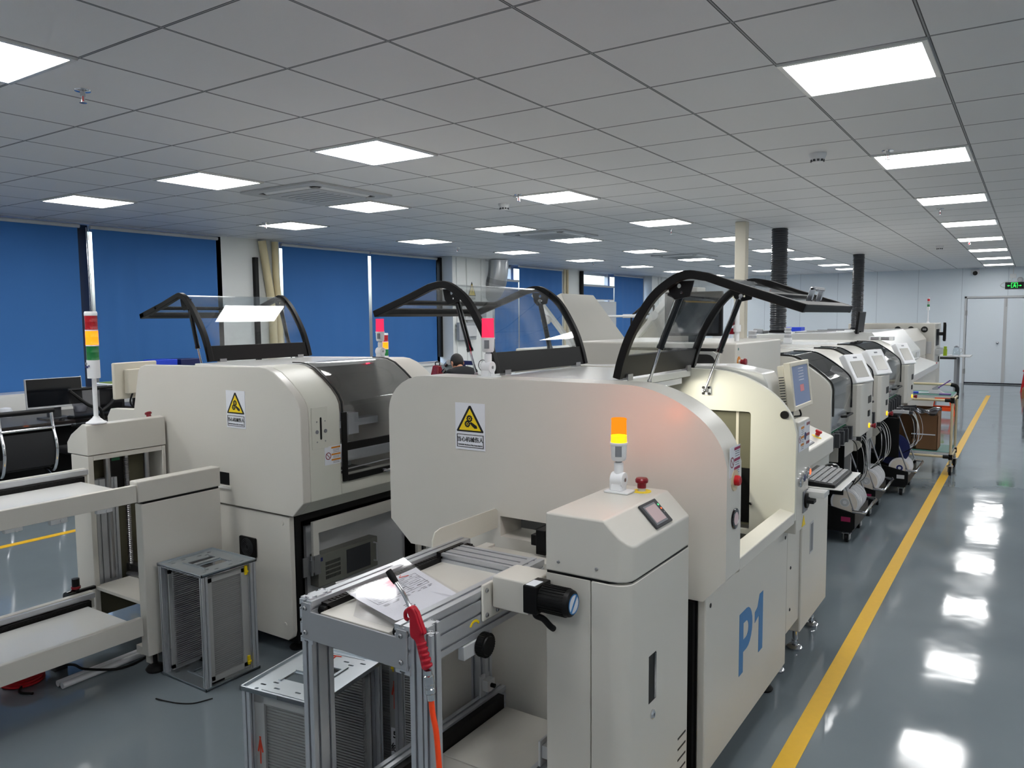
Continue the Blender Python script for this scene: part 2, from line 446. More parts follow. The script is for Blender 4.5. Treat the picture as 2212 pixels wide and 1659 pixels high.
struct(MB().box(XL-.3, XR+.2, YF-.2, YB+.2, -.1, 0).build('floor', 'floor'))
struct(MB().box(XL-.3, XR+.2, YF-.2, YB+.2, ZC, ZC+.1).build('ceiling', 'ceiling'))
# back wall with the double door opening
DX0, DX1, DZ = -1.36, 0.26, 2.075
wb = MB(); wb.box(XL-.2, DX0, YB, YB+.12, 0, ZC); wb.box(DX1, XR, YB, YB+.12, 0, ZC); wb.box(DX0, DX1, YB, YB+.12, DZ, ZC)
struct(wb.build('wall_back', 'wall_back'))
struct(MB().box(XR, XR+.12, YF, YB, 0, ZC).build('wall_right', 'wall_panel'))
struct(MB().box(XL, XR, YF-.12, YF, 0, ZC).build('wall_front', 'wall_panel'))
d = struct(MB().box(DX0, DX1, YB+.05, YB+.1, .02, DZ).build('door_1', 'wall_panel'))
for a, b in ((DX0+.01, -.565), (-.545, DX1-.01)):
    MB().box(a, b, YB-.012, YB+.04, .035, DZ-.015).build('door_leaf', 'wall_panel', d, bevel=.004)
fr = MB(); fr.box(DX0-.045, DX0, YB-.02, YB+.1, 0, DZ+.045); fr.box(DX1, DX1+.045, YB-.02, YB+.1, 0, DZ+.045); fr.box(DX0-.045, DX1+.045, YB-.02, YB+.1, DZ, DZ+.045)
fr.build('door_frame', 'light_grey', d)
MB().box(-.59, -.52, YB-.024, YB-.012, .035, DZ-.01).build('centre_strip', 'light_grey', d)
MB().cyl((-.69, YB-.01, 1.0), (-.69, YB-.05, 1.0), .018).ball((-.69, YB-.075, 1.0), .032, s=(1, .8, 1)).build('door_knob', 'chrome', d)
MB().box(-.555, -.53, YB-.04, YB-.02, 1.86, 2.05).build('door_bolt', 'steel', d)
for z in (.3, 1.72): MB().box(DX0-.03, DX0+.02, YB-.028, YB-.015, z-.06, z+.06).build('door_hinge', 'steel', d)
MB().box(DX0, DX1, YB-.03, YB+.04, .003, .034).build('door_threshold', 'navy_black', d)

# left wall: pillars, sills, openings
WIN = [(2.1, 6.51), (7.47, 11.05), (12.72, 15.47), (16.40, 19.93)]   # y ranges of the window bays
SILL, HEAD = .90, 2.79
wl = MB(); T = .28
ys = [YF]+[v for wv in WIN for v in wv]+[YB]
for i in range(0, len(ys), 2): wl.box(XL-T, XL, ys[i], ys[i+1], 0, ZC)
for a, b in WIN: wl.box(XL-T, XL, a, b, 0, SILL); wl.box(XL-T, XL, a, b, HEAD, ZC)
wl = struct(wl.build('wall_left', 'wall_white'))
for a, b, x in ((11.05, 12.07, -8.64), (19.95, 21.3, -8.7)):
    MB().box(XL, x, a, b, 0, ZC).build('wall_pillar', 'wall_white', wl, bevel=.004)
for i, (a, b) in enumerate(WIN):
    wdw = struct(MB().box(XL-.22, XL-.16, a, a+.06, SILL, HEAD).box(XL-.22, XL-.16, b-.025, b, SILL, HEAD).box(XL-.22, XL-.16, a, b, SILL, SILL+.06)
                 .box(XL-.22, XL-.16, a, b, HEAD-.06, HEAD).build('window_%d' % (i+1), 'aluminium'))
    mids = {0: [4.72], 1: [9.25], 2: [13.62], 3: [18.07]}[i]
    fm = MB(); hw = (.11, .05, .05, .05)[i]
    for y in mids: fm.box(XL-.22, XL-.12, y-hw, y+hw, SILL, HEAD)
    if i >= 2: fm.box(XL-.22, XL-.15, a, mids[0], 2.44, 2.50)
    fm.build('mullion', 'dark_grey' if i == 0 else 'aluminium', wdw)
    MB().box(XL-.195, XL-.185, a+.03, b-.03, SILL+.03, HEAD-.03).build('window_pane', 'glass_window', wdw)
    MB().box(XL-.14, XL+.03, a, b, SILL-.045, SILL).build('window_sill', 'white_gloss', wdw, bevel=.004)
# painted safety lines
tm = MB().box(-.75, -.675, 1.0, 18.9, .0005, .0022)
struct(tm.build('trim_1', 'yellow_tape'))
struct(MB().box(-6.44, -6.365, -1.5, 6.6, .0005, .0022).build('trim_2', 'yellow_tape'))

# ------------------------------------------------------------------ roller blinds
def blind(y0, y1, ztop, zbot, label, x=XL+.03, chain=None, folds=()):
    t = thing('roller_blind', label, 'blind', (x, (y0+y1)/2, ztop), 'blue roller blinds on the window wall')
    n = 40; A = []
    for k in range(n+1):
        y = y0+(y1-y0)*k/n; dx = .004*math.sin(k*.9)
        for c, wd, am in folds: dx += am*math.exp(-((y-c)/wd)**2)
        A.append((y, dx))
    m = MB(); R = 24
    vs = []; fs = []
    for j in range(R+1):
        z = ztop+(zbot-ztop)*j/R; g = .25+.75*min(1, j/R*1.6)
        for y, dx in A: vs.append((x+dx*g, y, z))
    for j in range(R):
        for k in range(n): fs.append((j*(n+1)+k, j*(n+1)+k+1, (j+1)*(n+1)+k+1, (j+1)*(n+1)+k))
    N = len(vs); vs2 = [(p[0]-.003, p[1], p[2]) for p in vs]
    m.add(vs, fs); m.add(vs2, [tuple(reversed(f)) for f in fs])
    m.build('fabric', 'blind_blue', t, angle=80)
    MB().cyl((x, y0-.02, ztop+.012), (x, y1+.02, ztop+.012), .022).build('roller_tube', 'light_grey', t)
    MB().box(x-.008, x+.008, y0, y1, zbot-.02, zbot+.004).build('bottom_bar', 'light_grey', t)
    if chain:
        MB().cyl((x+.03, chain, ztop), (x+.03, chain, 1.0), .004, n=6).cyl((x+.03, chain+.025, ztop), (x+.03, chain+.025, 1.0), .004, n=6).build('pull_chain', 'chrome', t)
blind(2.15, 4.64, 2.745, .93, 'blue roller blind beside the dark mullion, nearest of the window wall', folds=[(3.6, .15, .01)])
blind(4.80, 6.42, 2.745, .93, 'creased blue roller blind behind the red, amber and green tower light', chain=4.72, folds=[(5.05, .07, .03), (5.3, .06, -.02), (5.9, .1, .012)])
blind(7.50, 9.22, 2.745, .93, 'blue roller blind just past the cream pipes', folds=[(7.7, .09, .02)])
blind(9.29, 10.94, 2.745, .93, 'blue roller blind between thin white mullion and black upright', folds=[(9.45, .08, .02)])
blind(12.76, 13.62, 2.44, .93, 'narrow blue roller blind lowered below the open bright transom, near the silver duct', x=XL+.03)
blind(13.66, 15.43, 2.745, .93, 'blue roller blind between silver duct and beige pipes', folds=[(14.0, .1, .02)])
blind(16.45, 18.05, 2.44, 2.13, 'short blue roller blind above the grey metal door panel', x=XL+.03)
blind(18.10, 19.86, 2.745, .93, 'blue roller blind, farthest along the window wall', folds=[(18.5, .1, .02)])
# grey door panel under the short blind
t = thing('cabinet', 'tall pale grey metal cabinet under the short blue blind', 'cabinet', (XL+.1, 17.2, 0))
MB().box(XL+.005, XL+.12, 16.5, 18.02, 0, 2.08).build('body', 'light_grey', t, bevel=.004)
MB().box(XL+.12, XL+.13, 16.8, 17.0, 1.5, 1.72).build('vent', 'dark_grey', t)

# ------------------------------------------------------------------ things on the left wall
t = thing('pipe', 'pair of bent cream fabric-wrapped pipes beside the blue blind', 'pipe', (XL+.1, 7.25, 0))
MB().tube([(XL+.07, 7.12, 2.78), (XL+.07, 7.18, 2.4), (XL+.07, 7.26, 1.9), (XL+.07, 7.28, .3)], .055, 12).build('insulated_pipe', 'pipe_cream', t)
MB().tube([(XL+.07, 7.34, 2.78), (XL+.07, 7.34, 2.3), (XL+.07, 7.38, 1.9), (XL+.07, 7.39, .3)], .045, 12).build('insulated_pipe', 'pipe_cream', t)
t = tag(MB().box(XL, XL+.06, 7.0, 7.06, .9, 2.55).build('cable_duct', 'black', None, bevel=.005), 'black vertical cable duct on white pillar near cream pipes', 'duct')
t = tag(MB().box(XL+.01, XL+.08, 10.985, 11.045, 1.0, 2.78).build('upright', 'black', None, bevel=.004), 'black upright post at the blue blind edge by the pillar', 'post')
t = thing('conduit', 'white vertical conduits on the pillar beside the silver duct', 'conduit', (-8.6, 11.6, 0))
for y in (11.15, 11.45, 11.9): MB().box(-8.64, -8.615, y, y+.035, .3, 2.78).build('conduit_run', 'wall_white', t)
t = thing('conduit', 'pair of beige conduits on the wall between blinds', 'conduit', (XL+.05, 15.7, 0))
for y, z0 in ((15.55, .9), (15.68, 1.2)): MB().tube([(XL+.03, y, 2.78), (XL+.03, y, z0)], .028, 8).build('conduit_run', 'tan_tube', t)
t = tag(MB().tube([(XL+.05, 16.32, 2.78), (XL+.05, 16.32, 2.1), (XL+.07, 16.25, 1.6)], .05, 8).build('cable_bundle', 'black'), 'black cable bundle hanging beside the short blue blind', 'cable')
t = thing('conduit', 'white conduits on the far pillar next to the farthest blue blind', 'conduit', (-8.66, 20.7, 0))
for y in (20.35, 20.55, 20.85): MB().box(-8.70, -8.675, y, y+.04, .5, 2.78).build('conduit_run', 'wall_white', t)
# silver ventilation elbow
t = thing('ventilation_duct', 'silver ventilation duct elbow under the ceiling by the pillar', 'duct', (-8.5, 12.35, 2.6))
arc = [(-8.62-.22*(1-math.cos(a))+.12, 12.3, 2.79-.62*math.sin(a)) for a in [PI/2*k/8 for k in range(9)]]
MB().tube(arc, .19, 24).build('elbow', 'duct_silver', t)
MB().tube([(p[0], p[1], p[2]) for p in arc[3:5]], .197, 24).build('seam_ring', 'steel', t)
# electrical boxes, hazard sign, outlet
t = thing('electrical_box', 'grey electrical box on the white pillar directly below hazard sign', 'electrical box', (-8.6, 11.45, 1.8))
MB().box(-8.61, -8.54, 11.3, 11.95, 1.66, 2.0).build('body', 'light_grey', t, bevel=.01)
MB().box(-8.54, -8.51, 11.36, 11.9, 1.72, 1.94).build('lid', 'grey_powder', t, bevel=.01)
t = thing('electrical_box', 'smaller grey electrical box low on the white pillar above the worker', 'electrical box', (-8.6, 11.2, 1.4))
MB().box(-8.61, -8.54, 11.10, 11.62, 1.30, 1.62).build('body', 'grey_powder', t, bevel=.01)
MB().box(-8.54, -8.515, 11.22, 11.6, 1.36, 1.56).build('lid', 'light_grey', t, bevel=.006)
t = tag(MB().box(-8.64, -8.60, 12.0, 12.06, 1.42, 1.54).build('wall_outlet', 'black_matte'), 'black wall socket with a trailing plug on the pillar', 'socket')
t = thing('warning_sign', 'small yellow triangle shock hazard sign on the white pillar', 'sign', (-8.63, 11.6, 2.2))
MB().prism([(11.5, 2.1), (11.74, 2.1), (11.62, 2.36)], 'x', -8.638, -8.632).build('triangle', 'sign_black', t)
MB().prism([(11.528, 2.117), (11.712, 2.117), (11.62, 2.318)], 'x', -8.632, -8.629).build('triangle_face', 'yellow', t)
MB().prism([(11.635, 2.26), (11.60, 2.2), (11.62, 2.2), (11.605, 2.14), (11.645, 2.21), (11.625, 2.21)], 'x', -8.629, -8.627).build('bolt_symbol', 'sign_black', t)
text('有电危险', .05, face_aisle((-8.63, 11.62, 2.05)), 'sign_black', t)

# ------------------------------------------------------------------ ceiling fittings
proto = None
def clight(x, y, label):
    global proto
    if proto is None:
        t = thing('ceiling_light', label, 'ceiling light', (x, y, ZC), 'square ceiling light panels')
        f = MB(); h = .297; k = .275
        f.prism([(x-h, y-h), (x+h, y-h), (x+h, y+h), (x-h, y+h)], 'z', ZC-.012, ZC-.001, [[(x-k, y-k), (x+k, y-k), (x+k, y+k), (x-k, y+k)]])
        f.build('frame', 'white_gloss', t)
        MB().box(x-k, x+k, y-k, y+k, ZC-.008, ZC-.003).build('diffuser', 'lamp_panel', t)
        proto = t
    else:
        t = copy_tree(proto); t.location = (x, y, ZC); t['label'] = label
    return t
def cell(x, y): return (CX0-.3-CELL*round((CX0-.3-x)/CELL), CY0+.3+CELL*round((y-CY0-.3)/CELL))
ORD = ['nearest', 'second nearest', 'third nearest', 'fourth nearest', 'fifth nearest', 'sixth nearest', 'seventh nearest', 'eighth nearest', 'ninth nearest']
def lrow(x, ys, where):
    for k, y in enumerate(ys):
        cx, cy = cell(x, y)
        clight(cx, cy, '%s square ceiling light in the row %s' % (ORD[k], where))
lrow(-.69, (3.91, 6.31, 8.71, 11.11, 13.51, 15.91, 18.31, 20.71), 'above the aisle and yellow line')
lrow(-3.69, (1.51, 3.91, 6.31, 8.71, 11.11, 13.51, 15.91, 18.31, 20.11), 'above the gap between machine lines')
lrow(-5.49, (3.91, 5.71, 8.11, 9.91, 12.31, 14.71, 17.11, 19.5), 'beside the ceiling air conditioners')
lrow(-7.29, (3.91, 6.31, 8.71, 11.11, 13.51, 15.91, 18.31, 20.7), 'nearest the blue window blinds')
# fittings of the same ceiling behind and beside the camera
for x, y in ((-.69, 1.51), (-.69, -.89), (1.71, 1.51), (1.71, 3.91), (1.71, 6.31), (1.71, 8.71), (1.71, 11.11), (1.71, 13.5), (1.71, 15.9), (1.71, 18.3), (1.71, -.89), (-3.69, -.89), (-5.49, 1.51), (-5.49, -.89), (-7.29, 1.51), (-7.29, -.89)):
    cx, cy = cell(x, y); clight(cx, cy, 'glowing square ceiling panel out of view behind or beside the camera')

def cassette(x, y, label):
    t = thing('air_conditioner', label, 'air conditioner', (x, y, ZC), 'ceiling cassette air conditioners')
    h = .47
    MB().prism(rrect(x-h, x+h, y-h, y+h, .03), 'z', ZC-.018, ZC-.001, [rrect(x-.37, x+.37, y-.37, y+.37, .06)]).build('panel', 'light_grey', t, bevel=.008)
    MB().prism(rrect(x-.372, x+.372, y-.372, y+.372, .06), 'z', ZC-.008, ZC-.003).build('air_slot', 'black_matte', t)
    MB().prism(rrect(x-.31, x+.31, y-.31, y+.31, .05), 'z', ZC-.030, ZC-.008).build('grille', 'light_grey', t, bevel=.006)
    g = MB()
    for k in range(6): yy = y-.2+.08*k; g.box(x-.24, x+.24, yy-.002, yy+.002, ZC-.033, ZC-.030)
    g.build('grille_slats', 'grey_powder', t)
    for a in range(4):
        m = MB().cbox((0, .343, -.018), (.56, .04, .006), Matrix.Rotation(.3, 3, 'X'))
        m.xform(Matrix.Translation((x, y, ZC)) @ Matrix.Rotation(a*PI/2, 4, 'Z')).build('louver', 'white_plastic', t)
cassette(-5.30, 4.87, 'square ceiling air conditioner above the first machines, nearest of the cassettes')
cassette(-5.40, 9.06, 'square ceiling air conditioner wedged between two glowing panels, middle cassette')
cassette(-5.36, 13.75, 'square ceiling air conditioner, farthest and smallest looking of the cassettes')
def detector(x, y, label):
    t = thing('smoke_detector', label, 'smoke detector', (x, y, ZC), 'white smoke detectors')
    MB().lathe([(.058, 0), (.058, .012), (.05, .03), (.036, .058), (.02, .062), (0, .062)], (x, y, ZC-.001), (0, 0, -1)).build('housing', 'white_plastic', t)
    g = MB()
    for k in range(10):
        a = 2*PI*k/10; c = Vector((x+.041*math.cos(a), y+.041*math.sin(a), ZC-.048)); g.cbox(c, (.016, .01, .014), Matrix.Rotation(a+PI/2, 3, 'Z'))
    g.build('sensor_slots', 'dark_grey', t)
detector(-1.28, 5.73, 'white smoke detector near the aisle light row, largest looking')
detector(-4.33, 6.37, 'white smoke detector beside a sprinkler and glowing panel mid ceiling')
detector(-1.31, 14.5, 'tiny far smoke detector near the aisle light row')
def sprinkler(x, y, label):
    t = thing('sprinkler', label, 'sprinkler', (x, y, ZC), 'ceiling sprinkler heads')
    MB().lathe([(.038, 0), (.036, .006), (.012, .008), (.011, .03)], (x, y, ZC-.001), (0, 0, -1), 16).build('escutcheon', 'chrome', t)
    MB().cyl((x-.01, y, ZC-.028), (x-.012, y, ZC-.058), .003, n=6).cyl((x+.01, y, ZC-.028), (x+.012, y, ZC-.058), .003, n=6).build('frame_arms', 'chrome', t)
    MB().cyl((x, y, ZC-.03), (x, y, ZC-.054), .003, n=6).build('glass_bulb', 'red', t)
    MB().lathe([(0, 0), (.017, 0), (.017, .002), (0, .002)], (x, y, ZC-.06), (0, 0, -1), 12).build('deflector', 'chrome', t)
for x, y, l in ((-3.843, 2.06, 'chrome sprinkler head nearest the camera, beside the cropped panel'), (-3.905, 5.976, 'chrome sprinkler head touching a glowing panel near mid ceiling'),
                (-.864, 5.903, 'chrome sprinkler head in front of the second aisle light'), (-.862, 9.448, 'chrome sprinkler head just past the third aisle light'),
                (-3.877, 9.48, 'small sprinkler head just past the fourth panel between machine lines'), (-7.576, 9.83, 'small sprinkler head in front of the second pair of blue blinds'),
                (-7.344, 5.945, 'sprinkler head at the edge of the second panel nearest the blinds'), (-.852, 13.8, 'far sprinkler head below the fifth aisle light'), (-7.47, 14.2, 'farthest sprinkler head near the window wall')):
    sprinkler(x, y, l)

# ------------------------------------------------------------------ exit sign, camera, conduit on the back wall
t = thing('exit_sign', 'black emergency exit sign with glowing green running figure above the doors', 'exit sign', (-.40, YB, 2.36))
MB().box(-.585, -.215, YB-.04, YB-.002, 2.28, 2.435).build('housing', 'black', t, bevel=.004)
g = MB(); yy = (YB-.0425, YB-.040)
def gp(poly): g.prism(poly, 'y', *yy)
gp([(-.465, 2.30), (-.455, 2.30), (-.455, 2.42), (-.465, 2.42)]); gp([(-.345, 2.30), (-.335, 2.30), (-.335, 2.42), (-.345, 2.42)]); gp([(-.465, 2.41), (-.335, 2.41), (-.335, 2.42), (-.465, 2.42)])
gp(circ(-.392, 2.392, .011, 12)); gp([(-.415, 2.345), (-.395, 2.338), (-.38, 2.37), (-.402, 2.38)]); gp([(-.43, 2.372), (-.40, 2.378), (-.40, 2.37), (-.425, 2.362)])
gp([(-.395, 2.375), (-.362, 2.356), (-.366, 2.349), (-.395, 2.365)]); gp([(-.41, 2.348), (-.43, 2.318), (-.45, 2.314), (-.45, 2.306), (-.425, 2.308), (-.398, 2.34)])
gp([(-.40, 2.343), (-.378, 2.328), (-.374, 2.303), (-.366, 2.304), (-.368, 2.335), (-.39, 2.348)])
gp([(-.545, 2.352), (-.515, 2.372), (-.515, 2.358), (-.48, 2.358), (-.48, 2.346), (-.515, 2.346), (-.515, 2.332)]); gp([(-.255, 2.352), (-.285, 2.372), (-.285, 2.358), (-.32, 2.358), (-.32, 2.346), (-.285, 2.346), (-.285, 2.332)])
g.build('running_symbol', 'exit_green', t)
t = thing('junction_box', 'small white junction box and conduit above the exit sign', 'junction box', (-.44, YB, 2.6))
MB().box(-.50, -.37, YB-.03, YB-.002, 2.53, 2.63).build('box', 'white_plastic', t, bevel=.004)
MB().cyl((-.43, YB-.012, 2.63), (-.43, YB-.012, 2.79), .01, n=8).build('conduit_run', 'white_plastic', t)
MB().tube(catmull([(-.44, YB-.012, 2.53), (-.47, YB-.012, 2.48), (-.62, YB-.012, 2.43), (-.68, YB-.012, 2.36), (-.59, YB-.012, 2.31)], 5), .005, 6).build('cable', 'cable_white', t)
tag(MB().lathe([(.06, 0), (.06, .03), (.045, .05), (0, .055)], (-.29, YB-.002, 2.49), (0, -1, 0)).build('alarm_bell', 'light_grey'), 'round pale alarm sounder beside the exit sign', 'alarm')
t = thing('security_camera', 'white security camera with black lens high on the back wall', 'camera', (-1.2, YB, 2.68))
MB().box(-1.30, -1.12, YB-.05, YB-.002, 2.65, 2.76).build('bracket', 'white_plastic', t, bevel=.01)
MB().cyl((-1.2, YB-.04, 2.69), (-1.2, YB-.17, 2.67), .05).build('body', 'white_plastic', t)
MB().cyl((-1.2, YB-.165, 2.671), (-1.2, YB-.19, 2.667), .052).build('lens', 'black_gloss', t)
# white pipe column behind the mounters
t = thing('pipe', 'white vertical square conduit column from floor to ceiling beside black duct', 'pipe', (-2.905, 9.27, 0))
MB().box(-2.97, -2.84, 9.21, 9.33, 0, 2.797).build('column_body', 'beige', t, bevel=.008)
MB().box(-2.985, -2.825, 9.195, 9.345, 1.9, 1.93).build('joint_band', 'beige', t)
# ================================================================== shared small parts
def slot_profile(w, h, s=.009, dp=.007, nu=1, nv=1):
    # outline of an aluminium extrusion, w x h, with T-slot grooves: nu on the w sides, nv on the h sides
    pts = []
    def side(ax, ay, bx, by, n):
        L = math.hypot(bx-ax, by-ay); ux, uy = (bx-ax)/L, (by-ay)/L; nx, ny = -uy, ux
        pts.append((ax, ay))
        for k in range(n):
            c = L*(k+.5)/n
            for d, q in ((-s/2, 0), (-s/2, .003), (-s, .003), (-s, dp), (s, dp), (s, .003), (s/2, .003), (s/2, 0)):
                pts.append((ax+ux*(c+d)+nx*q, ay+uy*(c+d)+ny*q))
    side(0, 0, w, 0, nu); side(w, 0, w, h, nv); side(w, h, 0, h, nu); side(0, h, 0, 0, nv)
    return pts
def bolt(m, p, d, r=.006, h=.004):
    p = Vector(p); d = Vector(d)
    m.lathe([(r, 0), (r, h*.6), (r*.6, h), (r*.45, h), (r*.45, h*.4), (0, h*.4)], p, d, 10); return m
def estop(parent, p, d, collar='yellow', s=1.0, cap='dark_red'):
    d = Vector(d).normalized(); p = Vector(p)
    if collar: MB().lathe([(.03*s, 0), (.03*s, .002*s), (0, .002*s)], p, d, 28).build('emergency_collar', collar, parent)
    o = MB().lathe([(.012*s, 0), (.012*s, .018*s), (0, .018*s)], p+d*.002*s, d, 18).build('emergency_base', 'light_grey', parent)
    MB().lathe([(.014*s, 0), (.014*s, .014*s), (.020*s, .018*s), (.0205*s, .026*s), (.017*s, .031*s), (0, .033*s)], p+d*.012*s, d, 24).build('emergency_button', cap, parent)
def beacon(parent, x, y, z, colour, sub, hot=None):
    # single-colour warning light on a folding white bracket
    b = MB().prism(rrect(x-.042, x+.042, y-.03, y+.03, .006), 'z', z, z+.006).build('beacon_bracket', 'white_plastic', parent, bevel=.0015)
    m = MB(); m.box(x-.03, x-.022, y-.012, y+.016, z+.006, z+.03); m.box(x+.008, x+.016, y-.012, y+.016, z+.006, z+.03)
    m.cyl((x-.024, y, z+.04), (x+.018, y, z+.04), .024, n=24); m.hexa([(x-.022, y-.022, z+.006), (x+.014, y-.022, z+.006), (x+.014, y+.022, z+.006), (x-.022, y+.022, z+.006), (x-.018, y-.02, z+.04), (x+.012, y-.02, z+.04), (x+.012, y+.02, z+.04), (x-.018, y+.02, z+.04)])
    m.cyl((x-.003, y, z+.04), (x-.003, y, z+.094), .0145)
    m.build('beacon_joint', 'white_plastic', b, bevel=.002)
    MB().cyl((x+.0185, y, z+.04), (x+.0205, y, z+.04), .006, n=12).build('joint_screw', 'steel', b)
    MB().cyl((x-.0245, y, z+.04), (x-.0265, y, z+.04), .006, n=12).build('joint_screw', 'steel', b)
    MB().cyl((x-.003, y, z+.09), (x-.003, y, z+.102), .0105).build('beacon_stem', 'steel', b)
    MB().lathe([(.019, 0), (.0235, .006), (.0255, .052), (.0275, .052), (.0275, .058), (0, .058)], (x-.003, y, z+.10), (0, 0, 1), 28).build('beacon_body', 'white_plastic', parent)
    a0 = PI*1.5+.0
    pts = [(x-.003+.0256*math.cos(a0+.8*k/6), y+.0256*math.sin(a0+.8*k/6)) for k in range(7)]
    MB().sheet([(px, py, z+.115) for px, py in pts], [(px, py, z+.148) for px, py in pts], .0008).build('rating_label', 'sign_grey', parent)
    MB().lathe([(.0245, 0), (.0235, .07), (.0245, .0705), (.0245, .074), (.022, .076), (0, .076)], (x-.003, y, z+.158), (0, 0, 1), 28).build(sub, colour, parent)
    L = bpy.data.lights.new('beacon_lamp', 'POINT'); L.energy = 2.4 if hot else .7; L.color = (1.0, .30, .03) if hot else (1.0, .05, .12); L.shadow_soft_size = .012
    lo_ = bpy.data.objects.new('beacon_lamp', L); COL.objects.link(lo_); lo_.parent = parent; lo_.location = Vector((x-.003, y, z+.20))-parent.location
    if hot: MB().lathe([(.0252, 0), (.0249, .022), (0, .022)], (x-.003, y, z+.158), (0, 0, 1), 28).build(sub+'_glow', hot, parent)
def gear(cx, cy, r, n=10):
    out = []
    for k in range(n*4):
        a = 2*PI*k/(n*4); q = r*(1.0 if k % 4 in (0, 1) else .82); out.append((cx+q*math.cos(a), cy+q*math.sin(a)))
    return out
def danger_sign(parent, x0, x1, y, z0, z1):
    # white plate: yellow triangle with gears and a hand, caption below; faces -Y
    W, H = x1-x0, z1-z0; c = (x0+x1)/2
    s = MB().box(x0, x1, y-.002, y, z0, z1).build('warning_sign', 'sign_white', parent)
    q = lambda u, v: (x0+u*W, z0+v*H)
    tri = [q(.06, .385), q(.94, .385), q(.95, .41), q(.53, .945), q(.47, .945), q(.05, .41)]
    MB().prism(tri, 'y', y-.0028, y-.0018).build('triangle_border', 'sign_black', s)
    MB().prism([q(.13, .42), q(.87, .42), q(.5, .885)], 'y', y-.0034, y-.0026).build('triangle_face', 'yellow', s)
    g = MB()
    for gx, gy, r in ((.49, .67, .105), (.42, .555, .10)):
        X, Z = q(gx, gy); g.prism(gear(X, Z, r*W), 'y', y-.004, y-.0032, [circ(X, Z, r*W*.45, 14)]); g.prism(circ(X, Z, r*W*.25, 10), 'y', y-.004, y-.0032)
    g.prism([q(.50, .575), q(.55, .60), q(.73, .525), q(.75, .47), q(.66, .465), q(.57, .52)], 'y', y-.004, y-.0032)
    g.build('gear_and_hand', 'sign_black', s)
    m = MB(); m.prism([q(.05, .05), q(.95, .05), q(.95, .33), q(.05, .33)], 'y', y-.0028, y-.0018, [[q(.07, .063), q(.93, .063), q(.93, .317), q(.07, .317)]])
    m.build('caption_border', 'sign_black', s)
    text('当心机械伤人', W*.148, face_front((c, y-.0026, z0+H*.215)), 'sign_black', s, 'caption', bold=.0002)
    text('DANGER! Machinery May Cause Injuries', W*.049, face_front((c, y-.0026, z0+H*.105)), 'sign_black', s, 'caption_english', bold=.00006)
def label_aisle(parent, x, y0, y1, z0, z1, bar, ring='dark_red', name='safety_label'):
    # white sticker facing the aisle: prohibition ring on one side, coloured heading bars and lines of print on the other
    s = MB().box(x, x+.0012, y0, y1, z0, z1).build(name, 'sign_white', parent)
    W, H = y1-y0, z1-z0; rc = (y0+W*.22, z0+H*.48); r = min(W*.17, H*.3)
    m = MB().prism(circ(*rc, r, 28), 'x', x+.001, x+.0018, [circ(*rc, r*.8, 28)])
    m.prism([(rc[0]-r*.62, rc[1]+r*.5), (rc[0]-r*.5, rc[1]+r*.62), (rc[0]+r*.62, rc[1]-r*.5), (rc[0]+r*.5, rc[1]-r*.62)], 'x', x+.001, x+.0018)
    m.build('prohibition_ring', ring, s)
    m = MB()
    for v in (.9, .53, .24): m.box(x+.001, x+.0018, y0+W*.42, y1-W*.02, z0+H*(v-.045), z0+H*(v+.045))
    m.build('heading_bars', bar, s)
    m = MB()
    for v in (.8, .73, .65, .43, .36, .15, .08): m.box(x+.001, x+.0016, y0+W*.52, y1-W*.08, z0+H*v-.0012, z0+H*v+.0012)
    m.build('print_lines', 'sign_grey', s)

